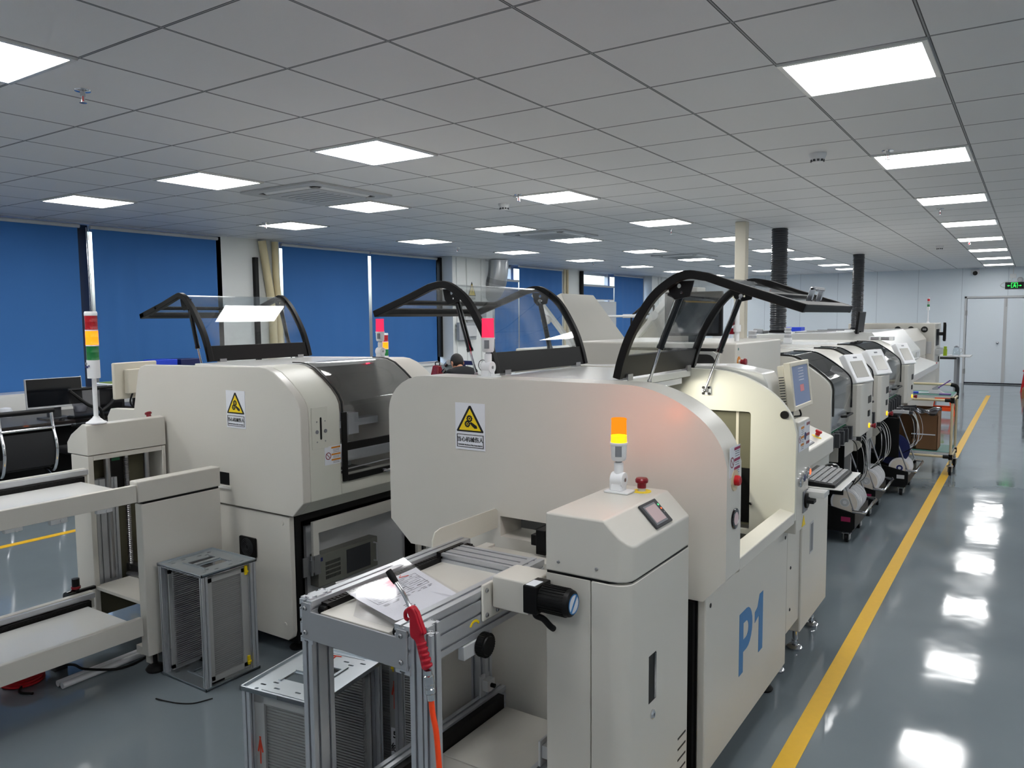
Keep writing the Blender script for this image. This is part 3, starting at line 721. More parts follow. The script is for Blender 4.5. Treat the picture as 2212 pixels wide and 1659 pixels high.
FR_PROF = [(0, 0), (.018, .07), (.055, .165), (.13, .285), (.20, .345), (.265, .372), (.34, .362), (.45, .322), (.665, .25)]
def lid(parent, xb, zb, s, y0, y1, kind='open', prof=FR_PROF):
    # arched access cover standing open; profile grows outwards with sign s
    P = catmull([(xb+s*dx, 0, zb+dz) for dx, dz in prof[:7]], 5)+[Vector((xb+s*prof[7][0], 0, zb+prof[7][1])), Vector((xb+s*prof[8][0], 0, zb+prof[8][1]))]
    at = lambda y: [Vector((p.x, y, p.z)) for p in P]
    f = MB(); th, wd = .03, .028
    f.strip(at(y0+wd/2), (0, 1, 0), None, wd, th); f.strip(at(y1-wd/2), (0, 1, 0), None, wd, th)
    # bottom rail, front bar, cross bar
    f.sheet([Vector((xb, y0, zb)), Vector((xb+s*.022, y0, zb+.085))], [Vector((xb, y1, zb)), Vector((xb+s*.022, y1, zb+.085))], .016)
    tip, t2 = P[-1], P[-2]; d = (tip-t2).normalized()
    f.sheet([Vector((tip.x, y0, tip.z)), Vector((tip.x-d.x*.045, y0, tip.z-d.z*.045))], [Vector((tip.x, y1, tip.z)), Vector((tip.x-d.x*.045, y1, tip.z-d.z*.045))], .028)
    k = t2+d*.06
    f.sheet([Vector((k.x, y0, k.z)), Vector((k.x+d.x*.022, y0, k.z+d.z*.022))], [Vector((k.x, y1, k.z)), Vector((k.x+d.x*.022, y1, k.z+d.z*.022))], .018)
    name = 'front_cover' if s > 0 else 'rear_cover'
    fo = f.build(name, 'black', parent, bevel=.003)
    g = MB(); Q = P[3:]; sc = s
    g.sheet([Vector((p.x, y0+.012, p.z)) for p in Q], [Vector((p.x, y1-.012, p.z)) for p in Q], .004)
    g.build('cover_window', 'glass_clear', fo)
    # strut brackets under the apex
    ax = xb+s*.235; az = zb+.357
    for y in (y0+.03, y1-.036): MB().prism([(ax-.05, az-.005), (ax+.05, az-.005), (ax+.035, az-.06), (ax-.02, az-.07), (ax-.04, az-.05)], 'y', y, y+.006, [circ(ax-.005, az-.022, .008, 12), circ(ax+.004, az-.045, .005, 10)]).build('strut_bracket', 'black', fo)
    for y in (y0+.09, y1-.09): h = MB(); h.box(xb+s*.004-.014, xb+s*.004+.014, y-.022, y+.022, zb-.012, zb+.012); h.cyl((xb, y-.022, zb+.006), (xb, y+.022, zb+.006), .008, n=10); h.build('cover_hinge', 'steel', fo)
    return fo
def strut(parent, top, mid, bot):
    a = Vector(top); b = Vector(mid); c = Vector(bot)
    o = MB().cyl(a+(b-a)*.06, b, .0125, n=18).cyl(a+(b-a)*.94, b+(b-a)*.0, .0145, n=18).build('gas_strut', 'black_gloss', parent)
    MB().cyl(b, c, .0055, n=12).build('strut_rod', 'chrome', o)
    MB().cyl(a, a+(b-a)*.08, .005, n=10).build('strut_pin', 'chrome', o)
    MB().ball(a, .009, 10).build('strut_joint', 'steel', o)
    MB().ball(c, .009, 10).build('strut_joint', 'steel', o)

# ================================================================== near printer, marked P1
pr1 = thing('stencil_printer', 'white stencil printer marked P1 with both arched covers raised, beside the yellow line', 'printer', (-1.53, 2.95, 0), 'arched white stencil printers')
def arch_poly(xa, xf, zl, zt, rback, notch=.105):
    p = [(xa, zl+.095), (xa, zt-.155)]
    p += [(xa+rback*(1-math.cos(t)), zt-.155+.155*math.sin(t)) for t in [PI/2*k/7 for k in range(1, 8)]]
    p += [(x.x, x.y) for x in catmull([(xf-.42, zt, 0), (xf-.33, zt-.002, 0), (xf-.25, zt-.018, 0), (xf-.16, zt-.055, 0), (xf-.075, zt-.115, 0), (xf-.022, zt-.185, 0), (xf, zt-.255, 0)], 4)]
    p += [(xf, zl+.085), (xf-.075, zl), (xa+.11, zl)]
    return p
PA = arch_poly(-2.26, -.80, .745, 1.458, .2)
MB().prism(PA, 'y', 2.44, 2.588, [[(-1.69, .845), (-1.47, .845), (-1.47, .925), (-1.69, .925)]]).build('side_panel', 'white_powder', pr1, bevel=.006)
MB().prism(PA, 'y', 3.322, 3.348, [rrect(-1.30, -.99, .765, 1.28, .012)]).build('side_panel', 'cream', pr1, bevel=.005)
# top deck between the two covers, spine below it
m = MB().box(-1.84, -1.26, 2.588, 3.322, 1.425, 1.455); m.build('top_deck', 'white_gloss', pr1, bevel=.003)
MB().box(-2.20, -.905, 2.588, 3.322, .70, .745).box(-2.24, -2.18, 2.588, 3.322, .745, 1.0).build('machine_bed', 'interior_dark', pr1)
MB().hexa([(-.90, 2.588, .757), (-.80, 2.588, .82), (-.80, 3.322, .82), (-.90, 3.322, .757), (-.86, 2.588, .878), (-.80, 2.588, .866), (-.80, 3.322, .866), (-.86, 3.322, .878)]).build('front_sill', 'white_powder', pr1, bevel=.004)
MB().box(-1.72, -1.05, 2.60, 3.30, .745, .80).box(-1.5, -1.44, 2.60, 3.31, .80, .90).box(-1.2, -1.14, 2.60, 3.31, .80, .90).box(-1.55, -1.1, 2.9, 3.05, .9, 1.15).box(-1.7, -1.3, 2.7, 2.78, 1.0, 1.3).build('print_carriage', 'black_matte', pr1, bevel=.004)
m = MB()
for k in range(6):
    y = 3.05+.04*k; m.tube(catmull([(-1.04-.01*k, y, .76), (-1.0-.012*k, y+.02, .9+.02*k), (-1.08, y+.03, 1.06), (-1.2, 3.2, 1.0)], 5), .006, 6)
m.build('cable_bundle', 'rubber', pr1)
# outer rim of the far end, wider than the side panel
m = MB().prism([(-2.2, .80), (-2.2, 1.44), (-1.12, 1.474), (-.955, 1.445), (-.93, 1.39), (-.92, 1.25), (-.92, .80)], 'y', 3.37, 3.555); m.build('end_hood', 'white_gloss', pr1, bevel=.008)
MB().prism([(-1.4, .78), (-1.4, 1.3), (-.98, 1.3), (-.98, .78)], 'y', 3.352, 3.366).build('hood_inner_wall', 'olive_interior', pr1)
MB().box(-1.25, -1.0, 3.3495, 3.3515, .79, 1.03).build('transfer_unit', 'black_matte', pr1)
MB().box(-1.062, -1.05, 3.3495, 3.3515, 1.04, 1.29).build('inner_post', 'beige', pr1)
# work light under the deck edge: white bar with its lamp
MB().box(-1.285, -1.262, 2.70, 3.22, 1.40, 1.424).build('work_light', 'white_plastic', pr1)
_l = bpy.data.lights.new('work_lamp', 'AREA'); _l.shape = 'RECTANGLE'; _l.size = .5; _l.size_y = .02; _l.energy = 4.5; _l.color = (1.0, .96, .80)
_o = bpy.data.objects.new('work_lamp', _l); COL.objects.link(_o); _o.parent = pr1; _o.location = Vector((-1.262, 2.96, 1.398))-pr1.location
_o.rotation_euler = (0, math.radians(-35), PI/2) if False else Vector((.75, .05, -.65)).to_track_quat('-Z', 'Y').to_euler()
# lower cabinet
MB().box(-2.15, -.93, 2.50, 3.42, .13, .70).build('lower_cabinet', 'white_powder', pr1, bevel=.004)
MB().box(-2.1, -.945, 2.475, 2.5, .14, .735).build('lower_side_panel', 'white_powder', pr1, bevel=.003)
MB().box(-.93, -.90, 2.45, 3.5, .14, .74).box(-.93, -.905, 2.43, 2.45, .14, .74).build('door_recess', 'black_matte', pr1)
dr = MB().box(-.90, -.87, 2.455, 3.50, .125, .757).build('cabinet_door', 'white_powder', pr1, bevel=.006)
MB().cyl((-.871, 2.50, .715), (-.8685, 2.50, .715), .008, n=14).cyl((-.871, 3.46, .715), (-.8685, 3.46, .715), .008, n=14).build('door_lock_hole', 'black', dr)
def glyph_P(y0, y1, z0, z1):
    W, H = y1-y0, z1-z0; q = lambda u, v: (y0+u*W, z0+v*H)
    o = [q(0, 0), q(.30, 0), q(.30, .33), q(.55, .33)]+[q(.55+.45*math.sin(t), .665-.335*math.cos(t)) for t in [PI*k/10 for k in range(1, 10)]]+[q(.55, 1), q(0, 1)]
    h = [q(.30, .53), q(.50, .53)]+[q(.50+.2*math.sin(t), .665-.135*math.cos(t)) for t in [PI*k/8 for k in range(1, 8)]]+[q(.50, .80), q(.30, .80)]
    return o, [h]
o_, h_ = glyph_P(2.822, 2.985, .335, .575)
m = MB().prism(o_, 'x', -.8702, -.869, h_)
y0, y1, z0, z1 = 3.018, 3.128, .338, .578
m.prism([(y1, z1), (y1, z0), (y0+.055, z0), (y0+.055, z0+.155), (y0, z0+.14), (y0, z0+.183), (y0+.035, z0+.195), (y0+.062, z1)], 'x', -.8702, -.869)
m.build('lettering', 'blue_letter', dr)
for x, y in ((-.95, 3.46), (-.97, 2.56), (-2.05, 2.6), (-2.05, 3.38)):
    MB().lathe([(.035, 0), (.04, .01), (.03, .022), (.009, .03), (.009, .10), (0, .10)], (x, y, 0), (0, 0, 1), 18).cyl((x, y, .1), (x, y, .13), .02).build('levelling_foot', 'rubber', pr1)
danger_sign(pr1, -1.902, -1.757, 2.44, 1.172, 1.358)
# fittings on the front edge of the near side panel
label_aisle(pr1, -.8, 2.462, 2.568, 1.165, 1.265, 'magenta_label')
MB().cyl((-.8, 2.516, 1.15), (-.797, 2.516, 1.15), .036, n=28).build('emergency_plate', 'tan_tube', pr1)
MB().lathe([(.017, 0), (.0175, .012), (.014, .017), (0, .018)], (-.797, 2.516, 1.15), (1, 0, 0), 24).build('emergency_button', 'red', pr1)
MB().lathe([(.034, 0), (.035, .003), (.034, .006), (.029, .007), (0, .005)], (-.8, 2.522, 1.02), (1, 0, 0), 28).build('pressure_gauge', 'black_gloss', pr1)
MB().cyl((-.795, 2.522, 1.02), (-.7935, 2.522, 1.02), .027, n=24).build('gauge_face', 'screen_pink', pr1)
# far side panel fittings seen through the open front
MB().cyl((-.848, 3.322, 1.277), (-.848, 3.312, 1.277), .017, n=24).build('round_port', 'black', pr1)
MB().prism(rrect(-1.205, -1.165, 1.345, 1.385, .008), 'y', 3.314, 3.322).build('strut_mount', 'white_plastic', pr1)
m = MB()
for a, b in ((-1.198, 1.352), (-1.172, 1.352), (-1.198, 1.378), (-1.172, 1.378)): m.cyl((a, 3.315, b), (a, 3.309, b), .006, n=10)
m.build('mount_screws', 'black', pr1)
MB().cbox((-.985, 3.315, .885), (.016, .012, .01)).cyl((-.978, 3.315, .885), (-.978, 3.30, .885), .005, n=8).build('latch', 'chrome', pr1)
fc = lid(pr1, -1.275, 1.463, 1, 2.60, 3.385)
lid(pr1, -1.825, 1.463, -1, 2.60, 3.385)
m = MB(); hx, hz = -.67, 1.735
for y in (2.93, 3.07): m.strip([(hx-.005, y, hz-.005), (hx+.012, y, hz+.055)], (0, 1, 0), None, .012, .02)
m.strip([(hx+.012, 2.924, hz+.05), (hx+.012, 3.076, hz+.05)], (1, 0, .2), None, .02, .012)
m.build('cover_handle', 'chrome', fc, bevel=.003)
strut(pr1, (-1.045, 2.655, 1.775), (-1.125, 2.655, 1.575), (-1.165, 2.655, 1.455))
strut(pr1, (-1.035, 3.30, 1.775), (-1.125, 3.30, 1.535), (-1.186, 3.30, 1.366))
strut(pr1, (-2.055, 2.655, 1.775), (-1.985, 2.655, 1.55), (-1.955, 2.655, 1.455))
strut(pr1, (-2.06, 3.34, 1.775), (-2.0, 3.34, 1.53), (-1.975, 3.34, 1.42))
beacon(pr1, -1.79, 2.515, 1.456, 'beacon_red', 'beacon_lens')
# control box at the far end: labels, lamps, main switch
MB().box(-.915, -.80, 3.352, 3.556, .765, 1.245).build('control_box', 'white_powder', pr1, bevel=.006)
label_aisle(pr1, -.7998, 3.36, 3.45, 1.115, 1.225, 'amber_label')
s_ = MB().box(-.7998, -.7988, 3.452, 3.55, 1.115, 1.235).build('safety_label', 'sign_white', pr1)
m = MB()
for v in (1.222, 1.175, 1.14): m.box(-.7988, -.798, 3.492, 3.548, v-.006, v+.006)
m.build('heading_bars', 'dark_red', s_)
MB().prism(circ(3.472, 1.172, .017, 20), 'x', -.7988, -.798).build('mandatory_disc', 'navy', s_)
for k, (y, z, c) in enumerate(((3.385, .985, 'screen_grey'), (3.43, .998, 'navy'), (3.475, 1.0, 'sign_grey'), (3.525, 1.008, 'button_orange'))):
    b_ = MB().lathe([(.020, 0), (.021, .008), (.017, .014), (.014, .014), (.014, .010), (0, .010)], (-.80, y, z), (1, 0, 0), 20).build('push_button', 'chrome', pr1)
    MB().cyl((-.789, y, z), (-.785, y, z), .0135, n=18).build('button_cap', c, b_)
MB().box(-.7995, -.796, 3.455, 3.535, .835, .93).build('switch_plate', 'sign_grey', pr1, bevel=.001)
MB().cyl((-.796, 3.495, .885), (-.785, 3.495, .885), .033, n=24).cbox((-.772, 3.495, .885), (.03, .05, .016)).build('main_switch', 'black', pr1, bevel=.002)
MB().prism([(3.45, .775), (3.51, .775), (3.48, .822)], 'x', -.7998, -.7985).build('hazard_triangle', 'yellow', pr1)
# operator monitor on its arm above the control box
mo = thing('monitor', 'cream framed touch monitor on an arm above the keyboard at printer P1', 'monitor', (-.86, 3.59, 1.25))
rx = Matrix.Rotation(math.radians(-7), 4, 'Y')
T_ = Matrix.Translation((-.845, 3.59, 1.385)) @ rx
MB().prism([(-.165, -.105), (.165, -.105), (.165, .105), (-.165, .105)], 'x', -.03, 0, [[(-.14, -.085), (.14, -.085), (.14, .085), (-.14, .085)]]).xform(T_).build('bezel', 'beige', mo, bevel=.004)
MB().box(-.03, -.004, -.142, .142, -.087, .087).xform(T_).build('screen', 'screen_blue', mo)
sc_ = MB().box(-.004, -.0034, -.02, .045, -.03, .0).xform(T_).build('screen_message', 'screen_red', mo)
m = MB()
for k in range(5): m.box(-.004, -.0034, -.03, .06, .02+.013*k, .0225+.013*k)
m.xform(T_).build('screen_text', 'sign_white', mo)
MB().box(-.062, -.031, -.15, .13, -.10, .095).xform(T_).build('rear_housing', 'beige', mo, bevel=.006)
m = MB()
for k in range(12): m.box(-.058, -.036, -.1515, -.1495, -.085+.0115*k, -.081+.0115*k)
m.xform(T_).build('side_vents', 'dark_grey', mo)
MB().cyl((-.875, 3.5, 1.246), (-.875, 3.5, 1.31), .018).box(-.89, -.86, 3.48, 3.52, 1.29, 1.33).build('arm', 'dark_grey', mo)
MB().tube(catmull([(-.86, 3.53, 1.246), (-.84, 3.56, 1.25), (-.85, 3.56, 1.28), (-.87, 3.54, 1.3)], 6), .004, 8).build('cable', 'rubber', mo)
# fold-out tray, keyboard, mouse
MB().box(-.862, -.665, 3.575, 4.03, .925, .93).box(-.80, -.72, 3.50, 3.60, .90, .925).build('keyboard_tray', 'white_gloss', pr1, bevel=.002)
kb = thing('keyboard', 'black and grey computer keyboard on the fold-out tray of printer P1', 'keyboard', (-.77, 3.79, .931))
MB().hexa([(-.858, 3.59, .931), (-.695, 3.59, .931), (-.695, 3.985, .931), (-.858, 3.985, .931), (-.86, 3.592, .956), (-.697, 3.592, .945), (-.697, 3.983, .945), (-.86, 3.983, .956)]).build('case', 'black', kb, bevel=.004)
m = MB()
for r in range(5):
    for c in range(13):
        x = -.825+.026*r; y = 3.605+.0285*c; m.cbox((x, y+.012, .9555-.0020*r), (.021, .0245, .008), Matrix.Rotation(.067, 3, 'Y'))
m.build('keycaps', 'key_grey', kb, bevel=.002)
mo2 = tag(MB().ball((-.80, 3.985+.055, .931), .05, 20, (.8, .85, .62)).build('computer_mouse', 'black_gloss'), 'glossy black computer mouse behind the keyboard', 'mouse')
bm_ = mo2.data
for v in bm_.vertices:
    if v.co.z < .931: v.co.z = .931

# ================================================================== second printer, covers: front closed, rear raised
pr2 = thing('stencil_printer', 'white stencil printer with closed tinted front window and danger sign, behind metal racks', 'printer', (-3.65, 3.0, 0), 'arched white stencil printers')
XF = -2.905
arc2 = [(-3.20, 1.458), (-3.15, 1.453), (-3.09, 1.432), (-3.02, 1.385), (-2.965, 1.34), (-2.928, 1.30), (-2.909, 1.265), (XF, 1.22)]
def plate2(xb):
    return [(-4.62, .75), (-4.62, 1.12), (-4.58, 1.17), (-4.33, 1.18), (-4.27, 1.40), (-4.245, 1.43), (-4.20, 1.442)]+arc2+[(XF, .80), (-2.985, .725), (-4.5, .725)]
MB().prism(plate2(0), 'y', 2.52, 2.57).build('side_panel', 'white_powder', pr2, bevel=.005)
MB().box(-3.60, -3.468, 2.5185, 2.53, .83, .895).build('exit_slot', 'black', pr2)
# front rims beside the cover, and the far end
rim = [(-3.3, 1.457)]+arc2+[(XF, .80), (-2.985, .725), (-3.05, .725), (-3.05, 1.2), (-3.3, 1.35)]
MB().prism(rim, 'y', 2.5705, 2.775).build('front_rim', 'cream', pr2, bevel=.004)
MB().prism(plate2(0), 'y', 3.40, 3.60).build('far_end_panel', 'white_powder', pr2, bevel=.006)
MB().prism([(XF, .868), (XF, .80), (-2.985, .725), (-3.05, .725), (-3.05, .868)], 'y', 2.7755, 3.3995).build('front_sill', 'cream', pr2, bevel=.003)
MB().box(-3.80, -3.26, 2.5705, 3.3995, 1.43, 1.457).build('top_deck', 'white_gloss', pr2, bevel=.003)
MB().box(-4.5, -3.06, 2.5705, 3.3995, .73, .80).box(-3.9, -3.85, 2.5705, 3.3995, .8, 1.4).build('machine_bed', 'interior_dark', pr2)
MB().box(-3.6, -3.45, 2.60, 3.38, .8, .95).box(-3.4, -3.3, 2.9, 3.1, .80, 1.2).box(-3.7, -3.25, 3.0, 3.04, 1.05, 1.15).build('print_carriage', 'light_grey', pr2, bevel=.004)
MB().box(-3.30, -3.22, 2.80, 3.38, 1.08, 1.12).box(-3.3, -3.2, 2.85, 2.89, 1.0, 1.16).box(-3.3, -3.2, 3.12, 3.2, 1.04, 1.16).build('guide_rail', 'aluminium', pr2)
MB().cyl((-3.02, 2.80, .985), (-3.02, 3.32, .985), .048, n=28).build('wiper_roll', 'paper', pr2)
MB().cyl((-3.02, 2.78, .985), (-3.02, 3.38, .985), .018, n=16).cyl((-2.99, 2.78, .90), (-2.99, 3.38, .91), .004, n=8).build('roll_spindle', 'steel', pr2)
# closed front cover: black frame with two tinted windows following the arch
CP = [(-3.255, 1.466)]+[(a+.008, b+.008) for a, b in arc2[:-1]]+[(XF+.008, 1.22), (XF+.008, 1.1), (XF+.008, 1.0), (XF+.008, .9), (XF+.008, .865)]
at = lambda y, pts: [Vector((a, y, b)) for a, b in pts]
m = MB(); m.sheet(at(2.778, CP[:9]), at(2.790, CP[:9]), .005); m.sheet(at(2.778, CP[8:]), at(2.81, CP[8:]), .012); m.sheet(at(3.38, CP[:9]), at(3.395, CP[:9]), .005); m.sheet(at(3.375, CP[8:]), at(3.395, CP[8:]), .012)
m.box(XF+.002, XF+.014, 2.81, 3.365, .865, .895); m.box(XF+.002, XF+.014, 2.81, 3.365, 1.022, 1.062)
cf = m.build('front_cover', 'black', pr2, bevel=.0015)
MB().sheet(at(2.80, CP[1:]), at(3.37, CP[1:]), .003).build('cover_window', 'glass_smoke', cf)
MB().tube([(XF+.012, 3.06, .88), (XF+.03, 3.06, .88), (XF+.035, 3.07, .88), (XF+.035, 3.25, .88), (XF+.03, 3.26, .88), (XF+.012, 3.26, .88)], .008, 10).build('cover_handle', 'chrome', cf)
# inset plate with slot and two knobs on the rim
ip = MB().box(XF+.0005, XF+.003, 2.585, 2.69, 1.055, 1.262).build('inset_plate', 'cream', pr2, bevel=.0008)
m = MB(); m.prism([(2.643+.006*math.cos(t), 1.155+.05*(1 if k < 9 else -1)+.006*math.sin(t)) for k, t in enumerate([PI*j/8 for j in range(9)]+[PI+PI*j/8 for j in range(9)])], 'x', XF+.0028, XF+.0036)
m.build('slot', 'black', ip)
for y in (2.617, 2.672): MB().cyl((XF+.003, y, 1.14), (XF+.006, y, 1.14), .0095, n=18).build('hole_plug', 'sign_grey', ip)
m = MB()
for y in (2.618, 2.671):
    for z in (1.09, 1.19): m.lathe([(.004, 0), (.003, .003), (0, .0035)], (XF+.003, y, z), (1, 0, 0), 10)
m.build('screws', 'steel', ip)
label_aisle(pr2, XF, 2.665, 2.772, .965, 1.058, 'amber_label')
danger_sign(pr2, -3.468, -3.317, 2.52, 1.137, 1.331)
MB().box(-3.62, -3.455, 2.512, 2.519, .81, .825).build('exit_ledge', 'white_gloss', pr2)
# base: near side panel, fan grille, black front recess with hinged flap and industrial computer
bp = MB().prism([(-4.5, .08), (-3.06, .08), (-3.03, .10), (-3.022, .13), (-3.022, .715), (-4.5, .715)], 'y', 2.53, 2.56).build('base_side_panel', 'white_powder', pr2, bevel=.004)
for z in (.68, .16): MB().lathe([(.012, 0), (.010, .004), (0, .005)], (-3.075, 2.53, z), (0, -1, 0), 14).build('panel_button', 'white_powder', bp)
fg = MB().prism(rrect(-3.405, -3.277, .468, .572, .008), 'y', 2.518, 2.53).build('fan_grille', 'black', pr2, bevel=.002)
m = MB()
for r in (.012, .02, .028, .036, .044): m.prism(circ(-3.341, .52, r+.0022, 30), 'y', 2.515, 2.5185, [circ(-3.341, .52, r, 30)])
m.build('grille_rings', 'dark_grey', fg)
MB().box(-4.4, -3.2, 2.56, 3.55, .10, .70).build('lower_cabinet', 'black_matte', pr2)
MB().box(-3.2, -3.02, 2.562, 2.60, .06, .715).box(-3.2, -3.02, 3.5, 3.54, .06, .715).box(-3.2, -3.02, 2.6, 3.5, .68, .715).box(-3.1, -3.02, 2.6, 3.5, .06, .11).build('base_frame', 'black', pr2)
MB().prism([(2.66, .665), (3.5, .665), (3.5, .58), (3.5, .12), (3.46, .12), (3.46, .60), (2.70, .60), (2.70, .40), (2.66, .40)], 'x', -3.018, -3.0).build('flap_frame', 'white_powder', pr2, bevel=.003)
MB().box(-3.12, -3.10, 2.70, 3.46, .12, .62).build('inner_panel', 'light_grey', pr2)
pc = MB().box(-3.10, -3.035, 2.72, 3.16, .30, .47).build('industrial_computer', 'pc_grey', pr2, bevel=.004)
m = MB()
for r in range(4):
    for k in range(12): m.box(-3.035, -3.034, 2.77+.009*k, 2.774+.009*k, .33+.025*r, .348+.025*r)
m.build('computer_vents', 'black', pc)
MB().box(-3.035, -3.033, 2.92, 3.10, .32, .45).build('drive_door', 'dark_grey', pc); MB().tube([(-3.035, 3.13, .34), (-3.01, 3.13, .34), (-3.01, 3.13, .44), (-3.035, 3.13, .44)], .006, 8).build('computer_handle', 'light_grey', pc)
MB().box(-3.035, -3.0335, 2.725, 2.75, .435, .455).build('computer_badge', 'navy', pc)
for z in (.44, .20):
    m = MB(); m.box(-3.019, -3.012, 2.60, 2.64, z-.05, z+.05); m.box(-3.0, -2.995, 2.66, 2.70, z-.05, z+.05); m.cyl((-3.005, 2.65, z-.05), (-3.005, 2.65, z+.05), .007, n=10); m.box(-3.016, -2.997, 2.64, 2.665, z-.03, z+.03)
    m.build('flap_hinge', 'steel', pr2)
for x, y in ((-3.1, 2.62), (-3.1, 3.48), (-4.4, 2.62), (-4.4, 3.48)):
    MB().lathe([(.035, 0), (.04, .01), (.03, .022), (.009, .03), (.009, .10), (0, .10)], (x, y, 0), (0, 0, 1), 16).build('levelling_foot', 'rubber', pr2)
LP = [(0, 0), (.02, .07), (.06, .165), (.14, .285), (.20, .345), (.25, .372), (.30, .362), (.42, .322), (.655, .255)]
fo = lid(pr2, -3.805, 1.463, -1, 2.66, 3.40, prof=LP)
strut(pr2, (-4.05, 2.72, 1.775), (-3.985, 2.72, 1.53), (-3.955, 2.72, 1.44))
strut(pr2, (-4.03, 3.36, 1.775), (-3.96, 3.36, 1.53), (-3.94, 3.36, 1.44))
beacon(pr2, -3.25, 3.45, 1.458, 'beacon_red', 'beacon_lens')
# ================================================================== magazine loader in front of printer P1
lo = thing('magazine_loader', 'white magazine loader with amber beacon and aluminium conveyor, in front of printer P1', 'loader', (-1.2, 1.9, 0), 'magazine loaders feeding the printers')
XR1, XL1, YN, YFAR = -.872, -1.128, 1.852, 2.30
hood_out = [(XL1, YN), (XR1-.055, YN), (XR1-.03, YN+.004), (XR1-.010, YN+.018), (XR1-.002, YN+.036), (XR1, YN+.055), (XR1, YFAR), (XL1, YFAR)]
# tower body below the seam, door wraps the rounded corner
MB().box(XL1, -.985, YN+.002, YFAR, 0.05, .968).build('tower_body', 'white_powder', lo, bevel=.003)
door_out = [(-.982, YN), (XR1-.055, YN), (XR1-.03, YN+.004), (XR1-.010, YN+.018), (XR1-.002, YN+.036), (XR1, YN+.055), (XR1, YFAR), (-.982, YFAR)]
td = MB().prism(door_out, 'z', .05, .968).build('tower_door', 'white_powder', lo, bevel=.003)
MB().box(XR1-.0005, XR1+.001, 1.995, 2.045, .585, .725).build('door_handle_recess', 'black', td)
MB().box(XR1-.0005, XR1+.002, 2.032, 2.045, .588, .722).build('door_handle', 'black_gloss', td)
MB().lathe([(.014, 0), (.014, .004), (.010, .007), (.005, .007), (.005, .004), (0, .004)], (XR1, 2.02, .545), (1, 0, 0), 18).build('door_lock', 'chrome', td)
m = MB()
for k in range(5): m.hexa([(XR1-.001, 2.22, .37-.035*k), (XR1+.001, 2.22, .37-.035*k), (XR1+.001, 2.285, .37-.035*k), (XR1-.001, 2.285, .37-.035*k), (XR1-.001, 2.22, .376-.035*k), (XR1+.001, 2.22, .376-.035*k), (XR1+.001, 2.285, .376-.035*k), (XR1-.001, 2.285, .376-.035*k)])
m.build('door_vents', 'black', td)
MB().prism([(XL1+.003, YN+.004), (XR1-.06, YN+.004), (XR1-.008, YN+.05), (XR1-.003, YFAR-.003), (XL1+.003, YFAR-.003)], 'z', .966, .976).build('seam', 'black', lo)
# hood: flat top that slopes down to the aisle side
h = MB(); zt = 1.142; n0 = len(hood_out)
zs = lambda x: zt if x <= -.945 else zt-(x+.945)/(XR1+.945)*.072
top = [(XL1, YN), (-.945, YN)]+hood_out[1:7]+[(-.945, YFAR), (XL1, YFAR)]
V = [(x, y, .974) for x, y in top]+[(x, y, zs(x)) for x, y in top]; n0 = len(top)
F = [tuple(reversed(range(n0)))]+[(i, (i+1) % n0, n0+(i+1) % n0, n0+i) for i in range(n0)]+[(n0, n0+1, n0+n0-2, n0+n0-1), tuple(n0+k for k in range(1, n0-1))]
h.add(V, F); h.build('tower_hood', 'white_powder', lo, bevel=.006)
for x in (-1.085, -.965): bolt(MB(), (x, YN, 1.005), (0, -1, 0), .005).build('hood_screw', 'steel', lo)
# touch panel on the slope
sl = math.atan2(.072, XR1+.945+.0)
T_ = Matrix.Translation((-.909, 2.115, zs(-.909)+.001)) @ Matrix.Rotation(math.atan2(.072, .073), 4, 'Y')
tp = MB().prism(rrect(-.042, .042, -.058, .058, .004), 'z', 0, .007).xform(T_).build('touch_panel', 'dark_grey', lo, bevel=.002)
MB().box(-.033, .033, -.046, .034, .0065, .0078).xform(T_).build('panel_bezel', 'sign_grey', tp)
MB().box(-.027, .027, -.040, .030, .0075, .0085).xform(T_).build('panel_screen', 'screen_pink', tp)
for k, c in enumerate(('led_green', 'button_orange', 'sign_grey')): MB().cyl((-.02+.014*k, .046, .007), (-.02+.014*k, .046, .0083), .003, n=8).xform(T_).build('status_led', c, tp)
estop(lo, (-1.005, 2.235, zt), (0, 0, 1), 'yellow', 1.0)
beacon(lo, -1.06, 2.19, zt+.0005, 'beacon_amber', 'beacon_lens', 'beacon_amber_hot')
# tower frame towards the conveyors: back wall, lift column
MB().box(-1.68, XL1, 2.305, 2.36, .05, .83).build('back_panel', 'white_powder', lo, bevel=.003)
MB().box(-1.70, -1.66, 2.0, 2.36, .05, .84).build('side_sheet', 'white_powder', lo, bevel=.002)
MB().prism([(a-1.665, b+2.20) for a, b in slot_profile(.07, .04, nu=2, nv=1)], 'z', .06, .80).build('lift_column', 'aluminium', lo)
MB().box(-1.67, -1.14, 2.24, 2.30, .80, .845).box(-1.14, -1.128, 2.0, 2.3, .4, .86).build('cross_beam', 'white_powder', lo, bevel=.002)
MB().box(-1.50, -1.33, 2.36, 2.43, .86, .90).box(-1.46, -1.42, 2.33, 2.40, .84, .93).build('board_pusher', 'black', lo, bevel=.003)
# guard plate standing beside the conveyor
g = [(2.04, .88), (2.04, .925), (2.055, .95), (2.085, .958), (2.42, .958), (2.435, .945), (2.435, .88)]
MB().prism(g, 'x', -1.703, -1.698).build('guard_plate', 'cream', lo)
